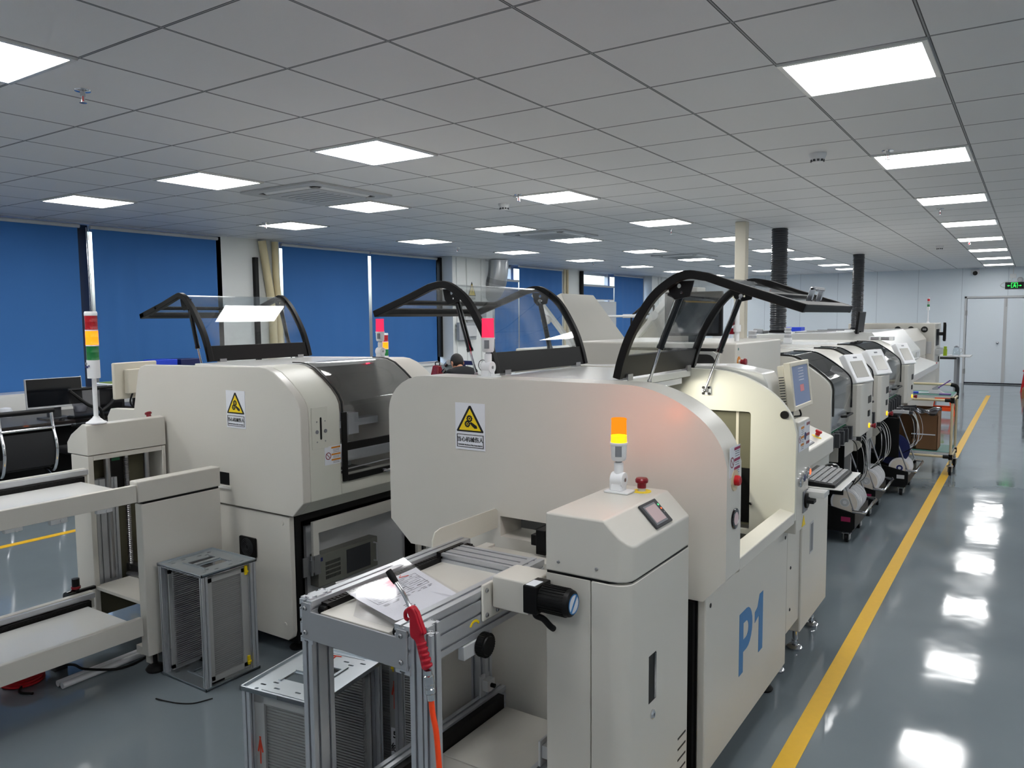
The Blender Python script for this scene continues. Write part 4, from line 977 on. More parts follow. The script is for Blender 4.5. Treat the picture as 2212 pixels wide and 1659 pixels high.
# upper conveyor: side beams, chains, bed, end plate, rear rail
MB().prism([(a-1.345, b+.775) for a, b in slot_profile(.05, .13, nu=1, nv=3)], 'y', 1.455, 2.12).build('conveyor_beam', 'aluminium', lo)
MB().prism([(a-1.706, b+.775) for a, b in slot_profile(.05, .125, nu=1, nv=3)], 'y', 1.455, 2.20).build('conveyor_beam', 'aluminium', lo)
for x0, x1, y0, y1 in ((-1.655, -1.63, 1.49, 2.18), (-1.372, -1.346, 1.49, 2.05)):
    c = MB(); c.box(x0, x1, y0, y1, .868, .889); c.cyl((x0, y0, .868), (x1, y0, .868), .014, n=14); c.cyl((x0, y1, .868), (x1, y1, .868), .014, n=14)
    k = y0+.02
    while k < y1: c.box(x0+.006, x1-.006, k, k+.006, .889, .891); k += .014
    c.build('chain', 'black', lo)
MB().box(-1.63, -1.372, 1.462, 2.06, .86, .872).build('conveyor_bed', 'white_powder', lo, bevel=.002)
MB().prism([(a, b) for a, b in ((-1.69, .79), (-1.30, .79), (-1.30, .895), (-1.335, .895), (-1.335, .872), (-1.655, .872), (-1.655, .895), (-1.69, .895))], 'y', 1.448, 1.454).build('end_plate', 'grey_powder', lo, bevel=.001)
for x in (-1.675, -1.317):
    for z in (.81, .88): bolt(MB(), (x, 1.448, z), (0, -1, 0), .007, .006).build('plate_bolt', 'steel', lo)
for x in (-1.706, -1.30):
    MB().prism([(a+x, b+1.46) for a, b in slot_profile(.04, .08, nu=1, nv=2)], 'z', .02, .90 if x > -1.5 else .905).build('leg', 'aluminium', lo)
MB().prism([(a-1.255, b+1.46) for a, b in slot_profile(.03, .03, nu=1, nv=1)], 'z', .02, .895).build('leg', 'aluminium', lo)
MB().prism([(a+2.0, b+.872) for a, b in slot_profile(.12, .03, nu=3, nv=1)], 'x', -1.63, -1.30).build('rear_cross_rail', 'aluminium', lo)
MB().box(-1.645, -1.63, 1.995, 2.125, .868, .905).build('rail_end_cap', 'black', lo)
# drive motor and bracket
MB().box(-1.278, -1.152, 1.80, 1.93, .85, .945).box(-1.295, -1.285, 1.765, 1.93, .815, .925).build('motor_bracket', 'white_powder', lo, bevel=.006)
for y in (1.782, 1.835):
    for z in (.832, .905): bolt(MB(), (-1.285, y, z), (1, 0, 0), .007, .005).build('bracket_bolt', 'steel', lo)
mt = MB().box(-1.15, -1.105, 1.765, 1.845, .872, .952).build('drive_motor', 'black', lo, bevel=.004)
mb = MB(); mb.cyl((-1.105, 1.805, .912), (-1.023, 1.805, .912), .038, n=40); mb.lathe([(.038, 0), (.036, .008), (.030, .013), (0, .013)], (-1.023, 1.805, .912), (1, 0, 0), 40)
for k in range(28):
    a = 2*PI*k/28; mb.cbox((-1.065, 1.805+.0385*math.cos(a), .912+.0385*math.sin(a)), (.075, .003, .003), Matrix.Rotation(a, 3, 'X'))
mb.build('motor_body', 'black', mt)
MB().cyl((-1.0105, 1.805, .912), (-1.0095, 1.805, .912), .027, n=28).build('motor_label', 'sign_white', mt)
MB().cbox((-1.0093, 1.805, .912), (.001, .05, .008), Matrix.Rotation(.9, 3, 'X')).prism(circ(1.805, .912, .028, 28), 'x', -1.0098, -1.0088, [circ(1.805, .912, .025, 28)]).build('label_stripe', 'blue_letter', mt)
MB().box(-1.143, -1.113, 1.77, 1.815, .952, .9535).build('rating_plate', 'sign_white', mt)
MB().tube(catmull([(-1.13, 1.80, .874), (-1.128, 1.80, .858), (-1.11, 1.81, .848), (-1.095, 1.82, .828), (-1.092, 1.835, .815)], 6), .009, 10).build('motor_cable', 'rubber', mt)
# width adjustment knob under the beam
MB().box(-1.31, -1.288, 1.675, 1.79, .732, .772).build('knob_bracket', 'light_grey', lo, bevel=.002)
kn = MB(); kn.cyl((-1.285, 1.755, .755), (-1.262, 1.755, .755), .034, n=36); kn.cyl((-1.262, 1.755, .755), (-1.258, 1.755, .755), .028, .026, n=36)
for k in range(30): a = 2*PI*k/30; kn.cbox((-1.273, 1.755+.034*math.cos(a), .755+.034*math.sin(a)), (.022, .003, .003), Matrix.Rotation(a, 3, 'X'))
kn.build('adjusting_knob', 'black', lo)
aw = [(1.735+.026*math.cos(t), .805+.026*math.sin(t)) for t in [PI*.15+PI*.7*k/10 for k in range(11)]]+[(1.735+.019*math.cos(t), .805+.019*math.sin(t)) for t in [PI*.85-PI*.7*k/10 for k in range(11)]]
MB().prism(aw, 'x', -1.2952, -1.294).build('rotation_arrow', 'yellow', lo)
# lower conveyor for empty magazines
for x in (-1.615, -1.215):
    MB().prism([(a+x, b+.25) for a, b in slot_profile(.04, .08, nu=1, nv=2)], 'y', 1.54, 2.30).build('lower_beam', 'aluminium', lo)
MB().box(-1.5745, -1.55, 1.56, 2.25, .265, .322).build('lower_chain', 'black', lo)
MB().box(-1.548, -1.22, 1.50, 1.885, .262, .275).box(-1.548, -1.22, 1.89, 2.26, .262, .275).build('lower_bed', 'white_powder', lo, bevel=.002)
for x, y in ((-1.60, 1.85), (-1.60, 2.20), (-1.195, 1.95)):
    m = MB(); m.box(x-.004, x+.004, y-.03, y+.03, .33, .41); m.box(x+.004, x+.03, y-.022, y+.022, .355, .395)
    m.build('sensor_bracket', 'light_grey', lo, bevel=.002); MB().cyl((x+.03, y, .375), (x+.045, y, .375), .008, n=12).build('sensor', 'black', lo)
for x, y in ((-.93, 1.9), (-.93, 2.25), (-1.09, 1.9), (-1.09, 2.25)):
    MB().cyl((x, y, 0), (x, y, .05), .03, n=16).build('levelling_foot', 'rubber', lo)

# ------------------------------------------------------------------ document in a clear sleeve lying on the conveyor
dc = thing('document_sleeve', 'printed job sheet in a clear plastic sleeve lying on the conveyor', 'document', (-1.52, 1.66, .883))
def quad_sheet(c, z, th, nx=14, ny=10, amp=.003, ph=0.0, curl=0.0):
    A, B, C_, D_ = [Vector((p[0], p[1], 0)) for p in c]; m = MB(); vs = []; fs = []
    for s_, dz in ((0, 0), (1, th)):
        for j in range(ny+1):
            for i in range(nx+1):
                u, v = i/nx, j/ny; p = A*(1-u)*(1-v)+B*u*(1-v)+C_*u*v+D_*(1-u)*v
                vs.append((p.x, p.y, z+dz+amp*(1+math.sin(5*u+ph)*math.cos(4*v+ph))+curl*max(0, .25-u)**2*8+curl*max(0, v-.75)**2*6))
    n = (nx+1)*(ny+1)
    for j in range(ny):
        for i in range(nx):
            a = j*(nx+1)+i; fs.append((a, a+1, a+nx+2, a+nx+1)); fs.append((n+a, n+a+nx+1, n+a+nx+2, n+a+1))
    for i in range(nx):
        fs.append((i, n+i, n+i+1, i+1)); a = ny*(nx+1)+i; fs.append((a, a+1, n+a+1, n+a))
    for j in range(ny):
        a = j*(nx+1); fs.append((a, a+nx+1, n+a+nx+1, n+a)); a += nx; fs.append((a, n+a, n+a+nx+1, a+nx+1))
    return m.add(vs, fs)
PC = [(-1.372, 1.49), (-1.372, 1.755), (-1.62, 1.86), (-1.61, 1.56)]
pp = quad_sheet(PC, .8865, .0006, amp=.0012, curl=.012).build('paper_sheet', 'paper', dc)
def on_sheet(u, v, dz=.0012):
    A, B, C_, D_ = [Vector((p[0], p[1], 0)) for p in PC]; p = A*(1-u)*(1-v)+B*u*(1-v)+C_*u*v+D_*(1-u)*v
    return (p.x, p.y, .8871+dz+.0012*(1+math.sin(5*u)*math.cos(4*v))+.012*max(0, .25-u)**2*8+.012*max(0, v-.75)**2*6)
m = MB()
for v in (.52, .62, .72, .80, .88): m.sheet([on_sheet(k/10, v) for k in range(1, 10)], [on_sheet(k/10, v+.006) for k in range(1, 10)], .0003)
for u in (.1, .38, .62, .9): m.sheet([on_sheet(u, .52+.36*k/6) for k in range(7)], [on_sheet(u+.006, .52+.36*k/6) for k in range(7)], .0003)
random.seed(3)
for v in (.56, .57, .66, .67, .76, .84, .46, .43):
    u = .14
    while u < .85:
        l = random.uniform(.03, .09); m.sheet([on_sheet(u, v), on_sheet(u+l, v)], [on_sheet(u, v+.012), on_sheet(u+l, v+.012)], .0003); u += l+random.uniform(.03, .12)
m.build('form_lines', 'print_grey', pp)
ux = (Vector(PC[1])-Vector(PC[0])); ang = math.atan2(ux.y, ux.x)
P0 = on_sheet(.5, .94, .002); text('作业指导书', .018, Matrix.Translation(P0) @ Matrix.Rotation(ang, 4, 'Z'), 'print_grey', pp, 'heading', .0002)
P0 = on_sheet(.36, .2, .002); text('无', .03, Matrix.Translation(P0) @ Matrix.Rotation(ang, 4, 'Z'), 'sign_black', pp, 'handwritten_mark', .0002)
P0 = on_sheet(.72, .96, .003); MB().tube([P0, (P0[0]+.012, P0[1]-.02, P0[2]), (P0[0]+.022, P0[1]+.012, P0[2])], .0012, 6).build('red_tick', 'pen_red', pp)
quad_sheet([(-1.50, 1.462), (-1.335, 1.468), (-1.352, 1.735), (-1.70, 1.70)], .8835, .0005, amp=.001, ph=.6, curl=.008).build('sleeve_back', 'plastic_film', dc)
quad_sheet([(-1.715, 1.60), (-1.345, 1.462), (-1.35, 1.74), (-1.695, 1.885)], .8925, .0005, amp=.002, ph=1.2, curl=.014).build('sleeve_front', 'plastic_film', dc)

# ------------------------------------------------------------------ red air gun hung on the conveyor corner
ag = thing('air_gun', 'red blow gun with curved chrome nozzle and orange hose hung at conveyor corner', 'air gun', (-1.24, 1.42, .9))
Yg = 1.418
MB().tube(catmull([(-1.318, Yg, 1.048), (-1.300, Yg, 1.030), (-1.278, Yg, 1.008), (-1.262, Yg, .985), (-1.252, Yg, .968)], 6), .0052, 12).build('nozzle_tube', 'chrome', ag)
MB().tube([(-1.327, Yg, 1.058), (-1.316, Yg, 1.046), (-1.302, Yg, 1.032)], [.0085, .0095, .0075], 14).build('nozzle_tip', 'rubber', ag)
body = [(-1.264, .972), (-1.254, .982), (-1.242, .980), (-1.232, .968), (-1.224, .950), (-1.216, .934), (-1.212, .924), (-1.218, .917), (-1.219, .907), (-1.212, .885), (-1.204, .857), (-1.198, .836), (-1.214, .831), (-1.221, .852), (-1.229, .878), (-1.236, .898), (-1.250, .906), (-1.253, .925), (-1.254, .955)]
MB().prism([(p.x, p.y) for p in catmull([(a, b, 0) for a, b in body], 3, True)], 'y', Yg-.010, Yg+.010).build('gun_body', 'red_plastic', ag, bevel=.004, seg=3)
MB().tube(catmull([(-1.262, Yg, .972), (-1.272, Yg, .962), (-1.272, Yg, .948), (-1.264, Yg, .944)], 4), .005, 8).build('hanging_hook', 'red_plastic', ag)
MB().prism([(-1.240, .981), (-1.230, .972), (-1.218, .945), (-1.208, .922), (-1.211, .917), (-1.220, .930), (-1.230, .952)], 'y', Yg-.006, Yg+.006).build('trigger', 'red_plastic', ag, bevel=.002)
m = MB()
for k in range(5):
    z = .892-.0125*k; x = -1.2215+.0045*k; m.lathe([(.0115, -.004), (.0128, 0), (.0115, .004)], (x, Yg, z), (-.3, 0, 1), 18)
m.build('grip_ribs', 'red_plastic', ag)
m = MB(); p0 = Vector((-1.203, Yg, .83)); d = Vector((.12, 0, -1)).normalized()
m.lathe([(.010, 0), (.010, .012), (.013, .014), (.013, .034), (.011, .036), (.011, .044), (.013, .046), (.013, .056), (.009, .060), (.009, .075), (0, .075)], p0, d, 18); m.build('hose_coupling', 'chrome', ag)
p1 = p0+d*.07
MB().tube(catmull([p1, p1+d*.04, (-1.178, Yg, .66), (-1.165, Yg-.005, .50), (-1.16, Yg-.02, .30), (-1.17, Yg-.05, .08), (-1.25, Yg-.06, .012), (-1.6, Yg-.1, .009), (-2.0, Yg-.3, .009)], 8), .0072, 12).build('hose', 'orange_hose', ag)

# ================================================================== second magazine loader (left line)
l2 = thing('magazine_loader', 'white magazine loader with tower light pole, in front of the closed-window printer', 'loader', (-3.8, 2.1, 0), 'magazine loaders feeding the printers')
XC = -3.448
MB().box(-3.505, XC, 2.02, 2.448, .09, .832).build('front_cabinet', 'white_powder', l2, bevel=.006)
MB().box(-3.515, XC+.003, 2.005, 2.45, .842, .942).build('cabinet_cap', 'white_powder', l2, bevel=.006)
MB().box(-3.50, -3.452, 2.03, 2.44, .83, .844).build('cap_seam', 'black', l2)
# tower: hood, open column, side panel
hood = [(-4.0, 2.07), (-4.0, 2.50), (-4.20, 2.50), (-4.20, 2.07)]
hp = [(-4.0, 1.003), (-4.0, 1.160), (-4.042, 1.165), (-4.155, 1.105), (-4.20, 1.06), (-4.20, 1.003)]
MB().prism(hp, 'y', 2.07, 2.505).build('tower_hood', 'white_powder', l2, bevel=.004)
MB().prism([(-4.002, .10), (-4.002, 1.0), (-4.17, 1.0), (-4.17, .10)], 'y', 2.072, 2.10).build('tower_side', 'white_powder', l2, bevel=.003)
MB().box(-4.17, -4.15, 2.10, 2.50, .1, 1.0).box(-4.17, -4.0, 2.48, 2.50, .1, 1.0).box(-4.03, -4.002, 2.10, 2.48, .975, 1.0).build('tower_frame', 'white_powder', l2, bevel=.002)
MB().box(-4.148, -4.145, 2.10, 2.48, .1, .975).build('tower_interior', 'olive_interior', l2)
MB().cyl((-4.06, 2.20, .32), (-4.06, 2.20, .975), .016).cyl((-4.06, 2.42, .32), (-4.06, 2.42, .975), .016).build('guide_rod', 'steel', l2)
m = MB(); m.cyl((-4.07, 2.31, .32), (-4.07, 2.31, .975), .011)
for k in range(60): m.lathe([(.0115, -.003), (.014, 0), (.0115, .003)], (-4.07, 2.31, .33+.0105*k), (0, 0, 1), 10)
m.build('lead_screw', 'steel', l2)
MB().box(-4.12, -4.08, 2.225, 2.30, .70, .97).build('cable_chain', 'black', l2)
MB().box(-4.079, -4.077, 2.235, 2.28, .945, .96).build('terminal_block', 'green_pcb', l2)
MB().prism([(a-4.10, b+2.13) for a, b in slot_profile(.04, .12, nu=1, nv=3)], 'z', .3, .86).build('lift_column', 'aluminium', l2)
MB().box(-4.02, -3.52, 2.08, 2.47, .30, .315).build('lift_floor', 'white_powder', l2); MB().box(-4.10, -3.5, 2.3, 2.34, .315, .365).cyl((-4.05, 2.28, .32), (-3.52, 2.28, .37), .014).build('lift_fork', 'steel', l2)
estop(l2, (-4.06, 2.45, 1.15), (-.3, 0, 1), None, .9)
def conveyor(z0, z1, tag_):
    # outer beam on the aisle side, inner beam, bed, chain; runs towards the camera
    MB().box(-3.475, XC, .85, 2.0, z0, z1).build(tag_+'_beam', 'white_powder', l2, bevel=.003)
    MB().box(-3.98, -3.945, .95, 2.035, z0+.03, z1+.024).build(tag_+'_inner_beam', 'white_powder', l2, bevel=.003)
    MB().box(-3.945, -3.925, .95, 2.03, z1-.004, z1+.020).build(tag_+'_guide', 'aluminium', l2)
    c = MB(); c.box(-3.93, -3.905, .95, 2.0, z1-.05, z1-.008); k = .96
    while k < 1.99: c.box(-3.905, -3.9035, k, k+.006, z1-.022, z1-.016); k += .018
    c.build(tag_+'_chain', 'black', l2)
    MB().box(-3.90, -3.475, .90, 1.98, z1-.05, z1-.030).build(tag_+'_bed', 'white_gloss', l2, bevel=.002)
conveyor(.846, .928, 'upper'); conveyor(.203, .292, 'lower')
for y, dz in ((1.85, .018), (1.65, .022), (1.47, .016)):
    m = MB(); m.box(-3.475, -3.45, y-.035, y+.035, .846-dz, .846); m.cyl((-3.449, y+.01, .836), (-3.445, y+.01, .836), .008, n=12)
    m.build('sensor_bracket', 'light_grey', l2, bevel=.003)
for y in (.88, 2.06): MB().box(-3.54, -3.50, y, y+.04, .03, .846).build('leg', 'white_powder', l2)
MB().box(-3.98, -3.94, .96, 1.0, .03, .85).build('leg', 'white_powder', l2)
MB().box(-3.55, -3.50, 2.02, 2.45, .09, .13).build('base_rail', 'white_powder', l2)
for x, y in ((-3.478, 2.07), (-3.478, 2.40), (-4.13, 2.14), (-4.13, 2.46)):
    MB().lathe([(.04, 0), (.046, .012), (.034, .028), (.010, .034), (.010, .10), (0, .10)], (x, y, 0), (0, 0, 1), 18).build('levelling_foot', 'rubber', l2)
rg = MB().cyl((-4.01, 1.98, .345), (-4.01, 1.98, .385), .018).cyl((-4.01, 1.98, .285), (-4.01, 1.98, .335), .016).box(-4.01, -3.99, 1.975, 2.071, .31, .325).build('air_regulator', 'black', l2)
MB().cyl((-4.01, 1.98, .334), (-4.01, 1.98, .346), .022).build('regulator_ring', 'dark_red', rg)
MB().cyl((-4.01, 1.965, .308), (-4.0, 1.925, .308), .024, n=20).build('regulator_gauge', 'black_gloss', rg)
# tower light standing on the hood
tl = thing('tower_light', 'large red, amber and green tower light on a white pole above loader hood', 'tower light', (-4.03, 2.14, 1.166))
def tower(t, x, y, zb, pole, r, h, lit=1, base_r=None):
    br = base_r or r*1.6
    MB().lathe([(br, 0), (br, .006), (br*.75, .012), (r*.55, .03), (r*.5, .036), (0, .036)], (x, y, zb), (0, 0, 1), 24).build('pole_base', 'white_plastic', t)
    MB().cyl((x, y, zb+.03), (x, y, zb+pole), r*.36, n=18).build('pole', 'white_plastic', t)
    z = zb+pole
    MB().lathe([(r*.98, 0), (r, .01), (r, h*1.2), (0, h*1.2)], (x, y, z), (0, 0, 1), 28).build('light_body', 'white_plastic', t); z += h*1.2
    for k, c in enumerate(('lens_green', 'lens_amber' if lit else 'lens_clear', 'lens_red')):
        MB().lathe([(r*.97, 0), (r*1.0, h*.03), (r*.97, h*.06), (r*.97, h*.5), (r*.985, h*.52), (r*.97, h*.54), (r*.97, h*.92), (0, h*.92)], (x, y, z), (0, 0, 1), 28).build('lens', c, t); z += h*.92
        MB().cyl((x, y, z), (x, y, z+h*.08), r*.99, n=28).build('ring', 'white_plastic', t); z += h*.08
    MB().lathe([(r, 0), (r, h*.1), (r*.9, h*.2), (0, h*.2)], (x, y, z), (0, 0, 1), 28).build('cap', 'white_plastic', t)
tower(tl, -4.03, 2.14, 1.164, .235, .031, .078)
m = MB(); m.prism(circ(-4.038, 1.475, .007, 16), 'y', 2.107, 2.109)
m.build('maker_mark', 'sign_grey', tl)
MB().box(-4.052, -4.022, 2.107, 2.109, 1.452, 1.463).box(-4.018, -4.010, 2.108, 2.1095, 1.457, 1.468).build('light_label', 'navy', tl)

# ================================================================== magazine racks
def rack(label, loc, rz, yellow=True, marks=None):
    t = thing('magazine_rack', label, 'rack', loc, 'metal circuit board magazine racks')
    W, D, H = .30, .345, .545       # x, y, z in local axes before rotation
    off = Vector(loc)
    def B(m, name, mt, parent=t, **k): m.v = [tuple(Vector(p)+off) for p in m.v]; return m.build(name, mt, parent, **k)
    holes_t = [rrect(.085, .215, .105, .155, .004), rrect(.085, .215, .19, .24, .004)]
    for u, v in ((.05, .05), (.11, .045), (.19, .05), (.25, .045), (.05, .29), (.11, .30), (.19, .29), (.25, .30), (.08, .075), (.22, .275)): holes_t.append(rrect(u-.011, u+.011, v-.004, v+.004, .0035, 2))
    for v in (.02, .325): holes_t.append(circ(.05, v, .007, 12)); holes_t.append(rrect(.07, .24, v-.0016, v+.0016, .001, 1))
    for nm, z0 in (('top_plate', H-.012), ('bottom_plate', .0)):
        m = MB(); m.prism(rrect(0, W, 0, D, .004), 'z', z0+.003, z0+.007, holes_t)
        for a in ((0, W, 0, .005), (0, W, D-.005, D), (0, .005, 0, D), (W-.005, W, 0, D)): m.box(*a, z0, z0+.014)
        m.box(.075, .085, .09, .255, z0+.007, z0+.011); m.box(.215, .225, .09, .255, z0+.007, z0+.011); m.box(.085, .215, .16, .185, z0+.007, z0+.015)
        B(m, nm, 'zinc')
    for x, y in ((.004, .004), (W-.034, .004), (.004, D-.024), (W-.034, D-.024)):
        B(MB().prism([(x+a*1.0, y+b) for a, b in slot_profile(.03, .02, .006, .005)], 'z', .006, H-.008), 'corner_post', 'aluminium')
    # two comb walls of fine slots; one fixed at x=0 side, one adjustable
    for nm, y0, sgn in (('comb_wall', .04, 1), ('comb_wall', D-.052, -1)):
        m = MB(); m.box(.045, W-.045, y0, y0+.006, .03, H-.04)
        yy = y0+.006 if sgn > 0 else y0-.008
        k = .04
        while k < H-.05: m.box(.045, W-.045, yy, yy+.008, k, k+.005); m.box(.045, W-.045, y0-.0035 if sgn > 0 else y0+.006, y0 if sgn > 0 else y0+.0095, k, k+.0055); k += .010
        w_ = B(m, nm, 'rack_panel')
        m = MB(); yy = (y0-.012, y0-.003) if sgn > 0 else (y0+.009, y0+.018)
        m.box(.03, .07, *yy, .025, H-.035); m.box(W-.07, W-.03, *yy, .025, H-.035); m.box(.03, W-.03, *yy, .018, .045); m.box(.03, W-.03, *yy, H-.055, H-.028)
        B(m, 'wall_rails', 'rack_panel_light')
        if yellow:
            y_ = y0-.02 if sgn > 0 else y0+.016
            for z in (.03, H-.07): B(MB().box(W-.052, W-.038, y_, y_+.012, z, z+.045).box(W-.056, W-.034, y_-.003, y_+.003, z+.01, z+.02), 'latch', 'yellow', bevel=.002)
    B(MB().box(.06, .12, .03, .08, .008, .03), 'adjuster_block', 'black'); B(MB().box(W-.12, W-.06, D-.08, D-.03, .008, .03), 'adjuster_block', 'black')
    t.rotation_euler[2] = rz
    return t
# side walls face the camera and the printers: rotate so the comb walls face -Y / aisle as seen
r1 = rack('galvanised magazine rack standing alone beside the white loader cabinet', (-3.065, 2.06, 0.001), PI/2)
A2, A3 = (-2.025, 1.479, 0.001), (-2.035, 1.865, 0.001)
r2 = rack('nearest metal magazine rack, red arrow on its front, half behind conveyor leg', A2, math.radians(8), False)
r3 = rack('metal magazine rack under the conveyor with black Chinese lettering on its front', A3, math.radians(9), True)
# hand-drawn arrows and lettering on rack fronts (rack local: front wall rails at y .028)
def arrow(parent, x, y, z0, z1, w=.012):
    m = MB(); m.sheet([(x-.003, y, z0), (x-.002, y, z1)], [(x+.002, y, z0), (x+.003, y, z1)], .0006)
    m.sheet([(x-w, y, z1-.05), (x-.001, y, z1)], [(x-w+.006, y, z1-.052), (x+.004, y, z1)], .0006); m.sheet([(x+w, y, z1-.05), (x+.001, y, z1)], [(x+w-.006, y, z1-.052), (x-.004, y, z1)], .0006)
    return m.build('drawn_arrow', 'pen_red', parent)
arrow(r2, A2[0]+.05, A2[1]+.0275, .29, .38)
arrow(r3, A3[0]+.25, A3[1]+.0275, .34, .44)
lab = MB().box(A3[0]+.234, A3[0]+.266, A3[1]+.0268, A3[1]+.0278, .02, .27).build('name_strip', 'sign_white', r3)
for k, c in enumerate('5线周转箱'): text(c, .034, face_front((A3[0]+.25, A3[1]+.0264, .245-.048*k)), 'sign_black', lab, 'caption', bold=.0006)
for A, r, px, py in ((A2, r2, .09, .28), (A2, r2, .13, .31), (A3, r3, .2, .05), (A3, r3, .25, .03)):
    m = MB(); zz = .542; X, Y = A[0]+px, A[1]+py; m.tube([(X-.02, Y, zz), (X+.02, Y+.004, zz)], .002, 5).tube([(X, Y, zz), (X+.004, Y-.022, zz)], .002, 5)
    m.build('drawn_mark', 'pen_red', r)
# ------------------------------------------------------------------ things lying on the floor
t = thing('cable', 'short black cable end on the floor beside the galvanised rack', 'cable', (-2.95, 1.98, 0))
MB().tube(catmull([(-2.99, 2.04, .004), (-3.02, 1.97, .004), (-3.08, 1.93, .004), (-3.17, 1.905, .004)], 6), .0028, 6).build('wire', 'rubber', t)
MB().tube([(-3.165, 1.906, .004), (-3.20, 1.898, .006)], .0034, 6).build('wire_tip', 'rubber', t)
# ================================================================== inspection station after printer P1
st = thing('inspection_station', 'tall white inspection machine with sloped console, between printer P1 and the mounters', 'inspection machine', (-1.4, 4.1, 0))
MB().box(-2.3, -1.335, 4.20, 5.10, .15, 1.545).build('tall_cabinet', 'white_powder', st, bevel=.012)
dd = MB().prism(rrect(-1.95, -1.43, .95, 1.50, .05), 'y', 4.188, 4.2).build('hatch_frame', 'white_gloss', st, bevel=.003)
MB().prism(rrect(-1.93, -1.45, .97, 1.48, .045), 'y', 4.184, 4.1885).build('hatch_seal', 'black_gloss', dd)
MB().prism(rrect(-1.92, -1.47, .98, 1.40, .03), 'y', 4.180, 4.1845).build('hatch_panel', 'dark_grey', dd)
MB().box(-1.95, -1.42, 4.12, 4.18, 1.50, 1.515).build('hatch_shelf', 'black', st, bevel=.003)
estop(st, (-1.335, 4.24, 1.44), (1, 0, 0), 'amber_label', 1.0)
MB().prism(circ(4.23, 1.51, .008, 14), 'x', -1.3352, -1.334).build('maker_dot', 'green_mat', st)
mo = thing('monitor', 'large black monitor on the tall inspection machine, seen through raised cover of P1', 'monitor', (-1.53, 4.30, 1.545))
MB().box(-1.78, -1.44, 4.26, 4.29, 1.58, 1.83).build('casing', 'black', mo, bevel=.006)
MB().box(-1.765, -1.455, 4.258, 4.262, 1.595, 1.815).build('screen', 'screen_off', mo)
MB().box(-1.64, -1.58, 4.28, 4.32, 1.545, 1.62).build('stand', 'black', mo)
tag(MB().box(-1.82, -1.62, 4.36, 4.5, 1.546, 1.86).build('control_cabinet', 'white_powder', None, bevel=.006), 'white box standing behind the large black monitor on the inspection machine', 'box')
t = thing('valve_pipe', 'white air pipe with red valve handle on top of inspection machine', 'pipe', (-1.40, 4.6, 1.545))
MB().cyl((-1.43, 4.5, 1.545), (-1.43, 4.5, 1.78), .014).cyl((-1.43, 4.5, 1.60), (-1.43, 4.5, 1.64), .022).build('pipe_body', 'white_plastic', t)
MB().box(-1.475, -1.445, 4.485, 4.515, 1.585, 1.62).box(-1.475, -1.445, 4.485, 4.515, 1.635, 1.67).build('valve_handle', 'dark_red', t, bevel=.004)
# console
cz = [(-1.40, .15), (-1.40, 1.16), (-1.12, 1.15), (-.865, 1.045), (-.865, .96), (-.875, .955), (-.885, .945), (-.885, .15)]
MB().prism(cz, 'y', 3.83, 4.40).build('console', 'white_powder', st, bevel=.008)
zc = lambda x: 1.15+(x+1.12)/(.255)*(-.105)
T_ = Matrix.Translation((-.925, 3.98, zc(-.925))) @ Matrix.Rotation(math.atan2(.105, .255), 4, 'Y')
tp = MB().box(-.042, .042, -.065, .065, 0, .006).xform(T_).build('touch_panel', 'sign_grey', st, bevel=.002)
MB().box(-.034, .034, -.05, .05, .005, .007).xform(T_).build('panel_screen', 'light_grey', tp)
estop(st, (-.91, 4.20, zc(-.91)), (.38, 0, 1), 'yellow', .85, 'red')
MB().box(-.8855, -.883, 3.99, 4.06, .50, .66).build('console_handle', 'light_grey', st, bevel=.002); MB().box(-.884, -.8825, 4.00, 4.05, .51, .65).build('handle_recess', 'sign_grey', st)
MB().box(-1.35, -.895, 3.60, 3.83, .22, .80).build('side_column', 'white_powder', st, bevel=.004)
m = MB()
for z in (.72, .52, .32): bolt(m, (-.895, 3.66, z), (1, 0, 0), .008)
m.build('column_bolts', 'dark_grey', st)
for x, y in ((-.945, 3.985), (-.945, 4.34), (-.955, 3.68), (-1.3, 3.9)):
    MB().lathe([(.036, 0), (.040, .012), (.030, .022), (.011, .026), (.011, .2), (0, .2)], (x, y, 0), (0, 0, 1), 20).cyl((x, y, .03), (x, y, .045), .018, n=6).build('levelling_foot', 'chrome', st)

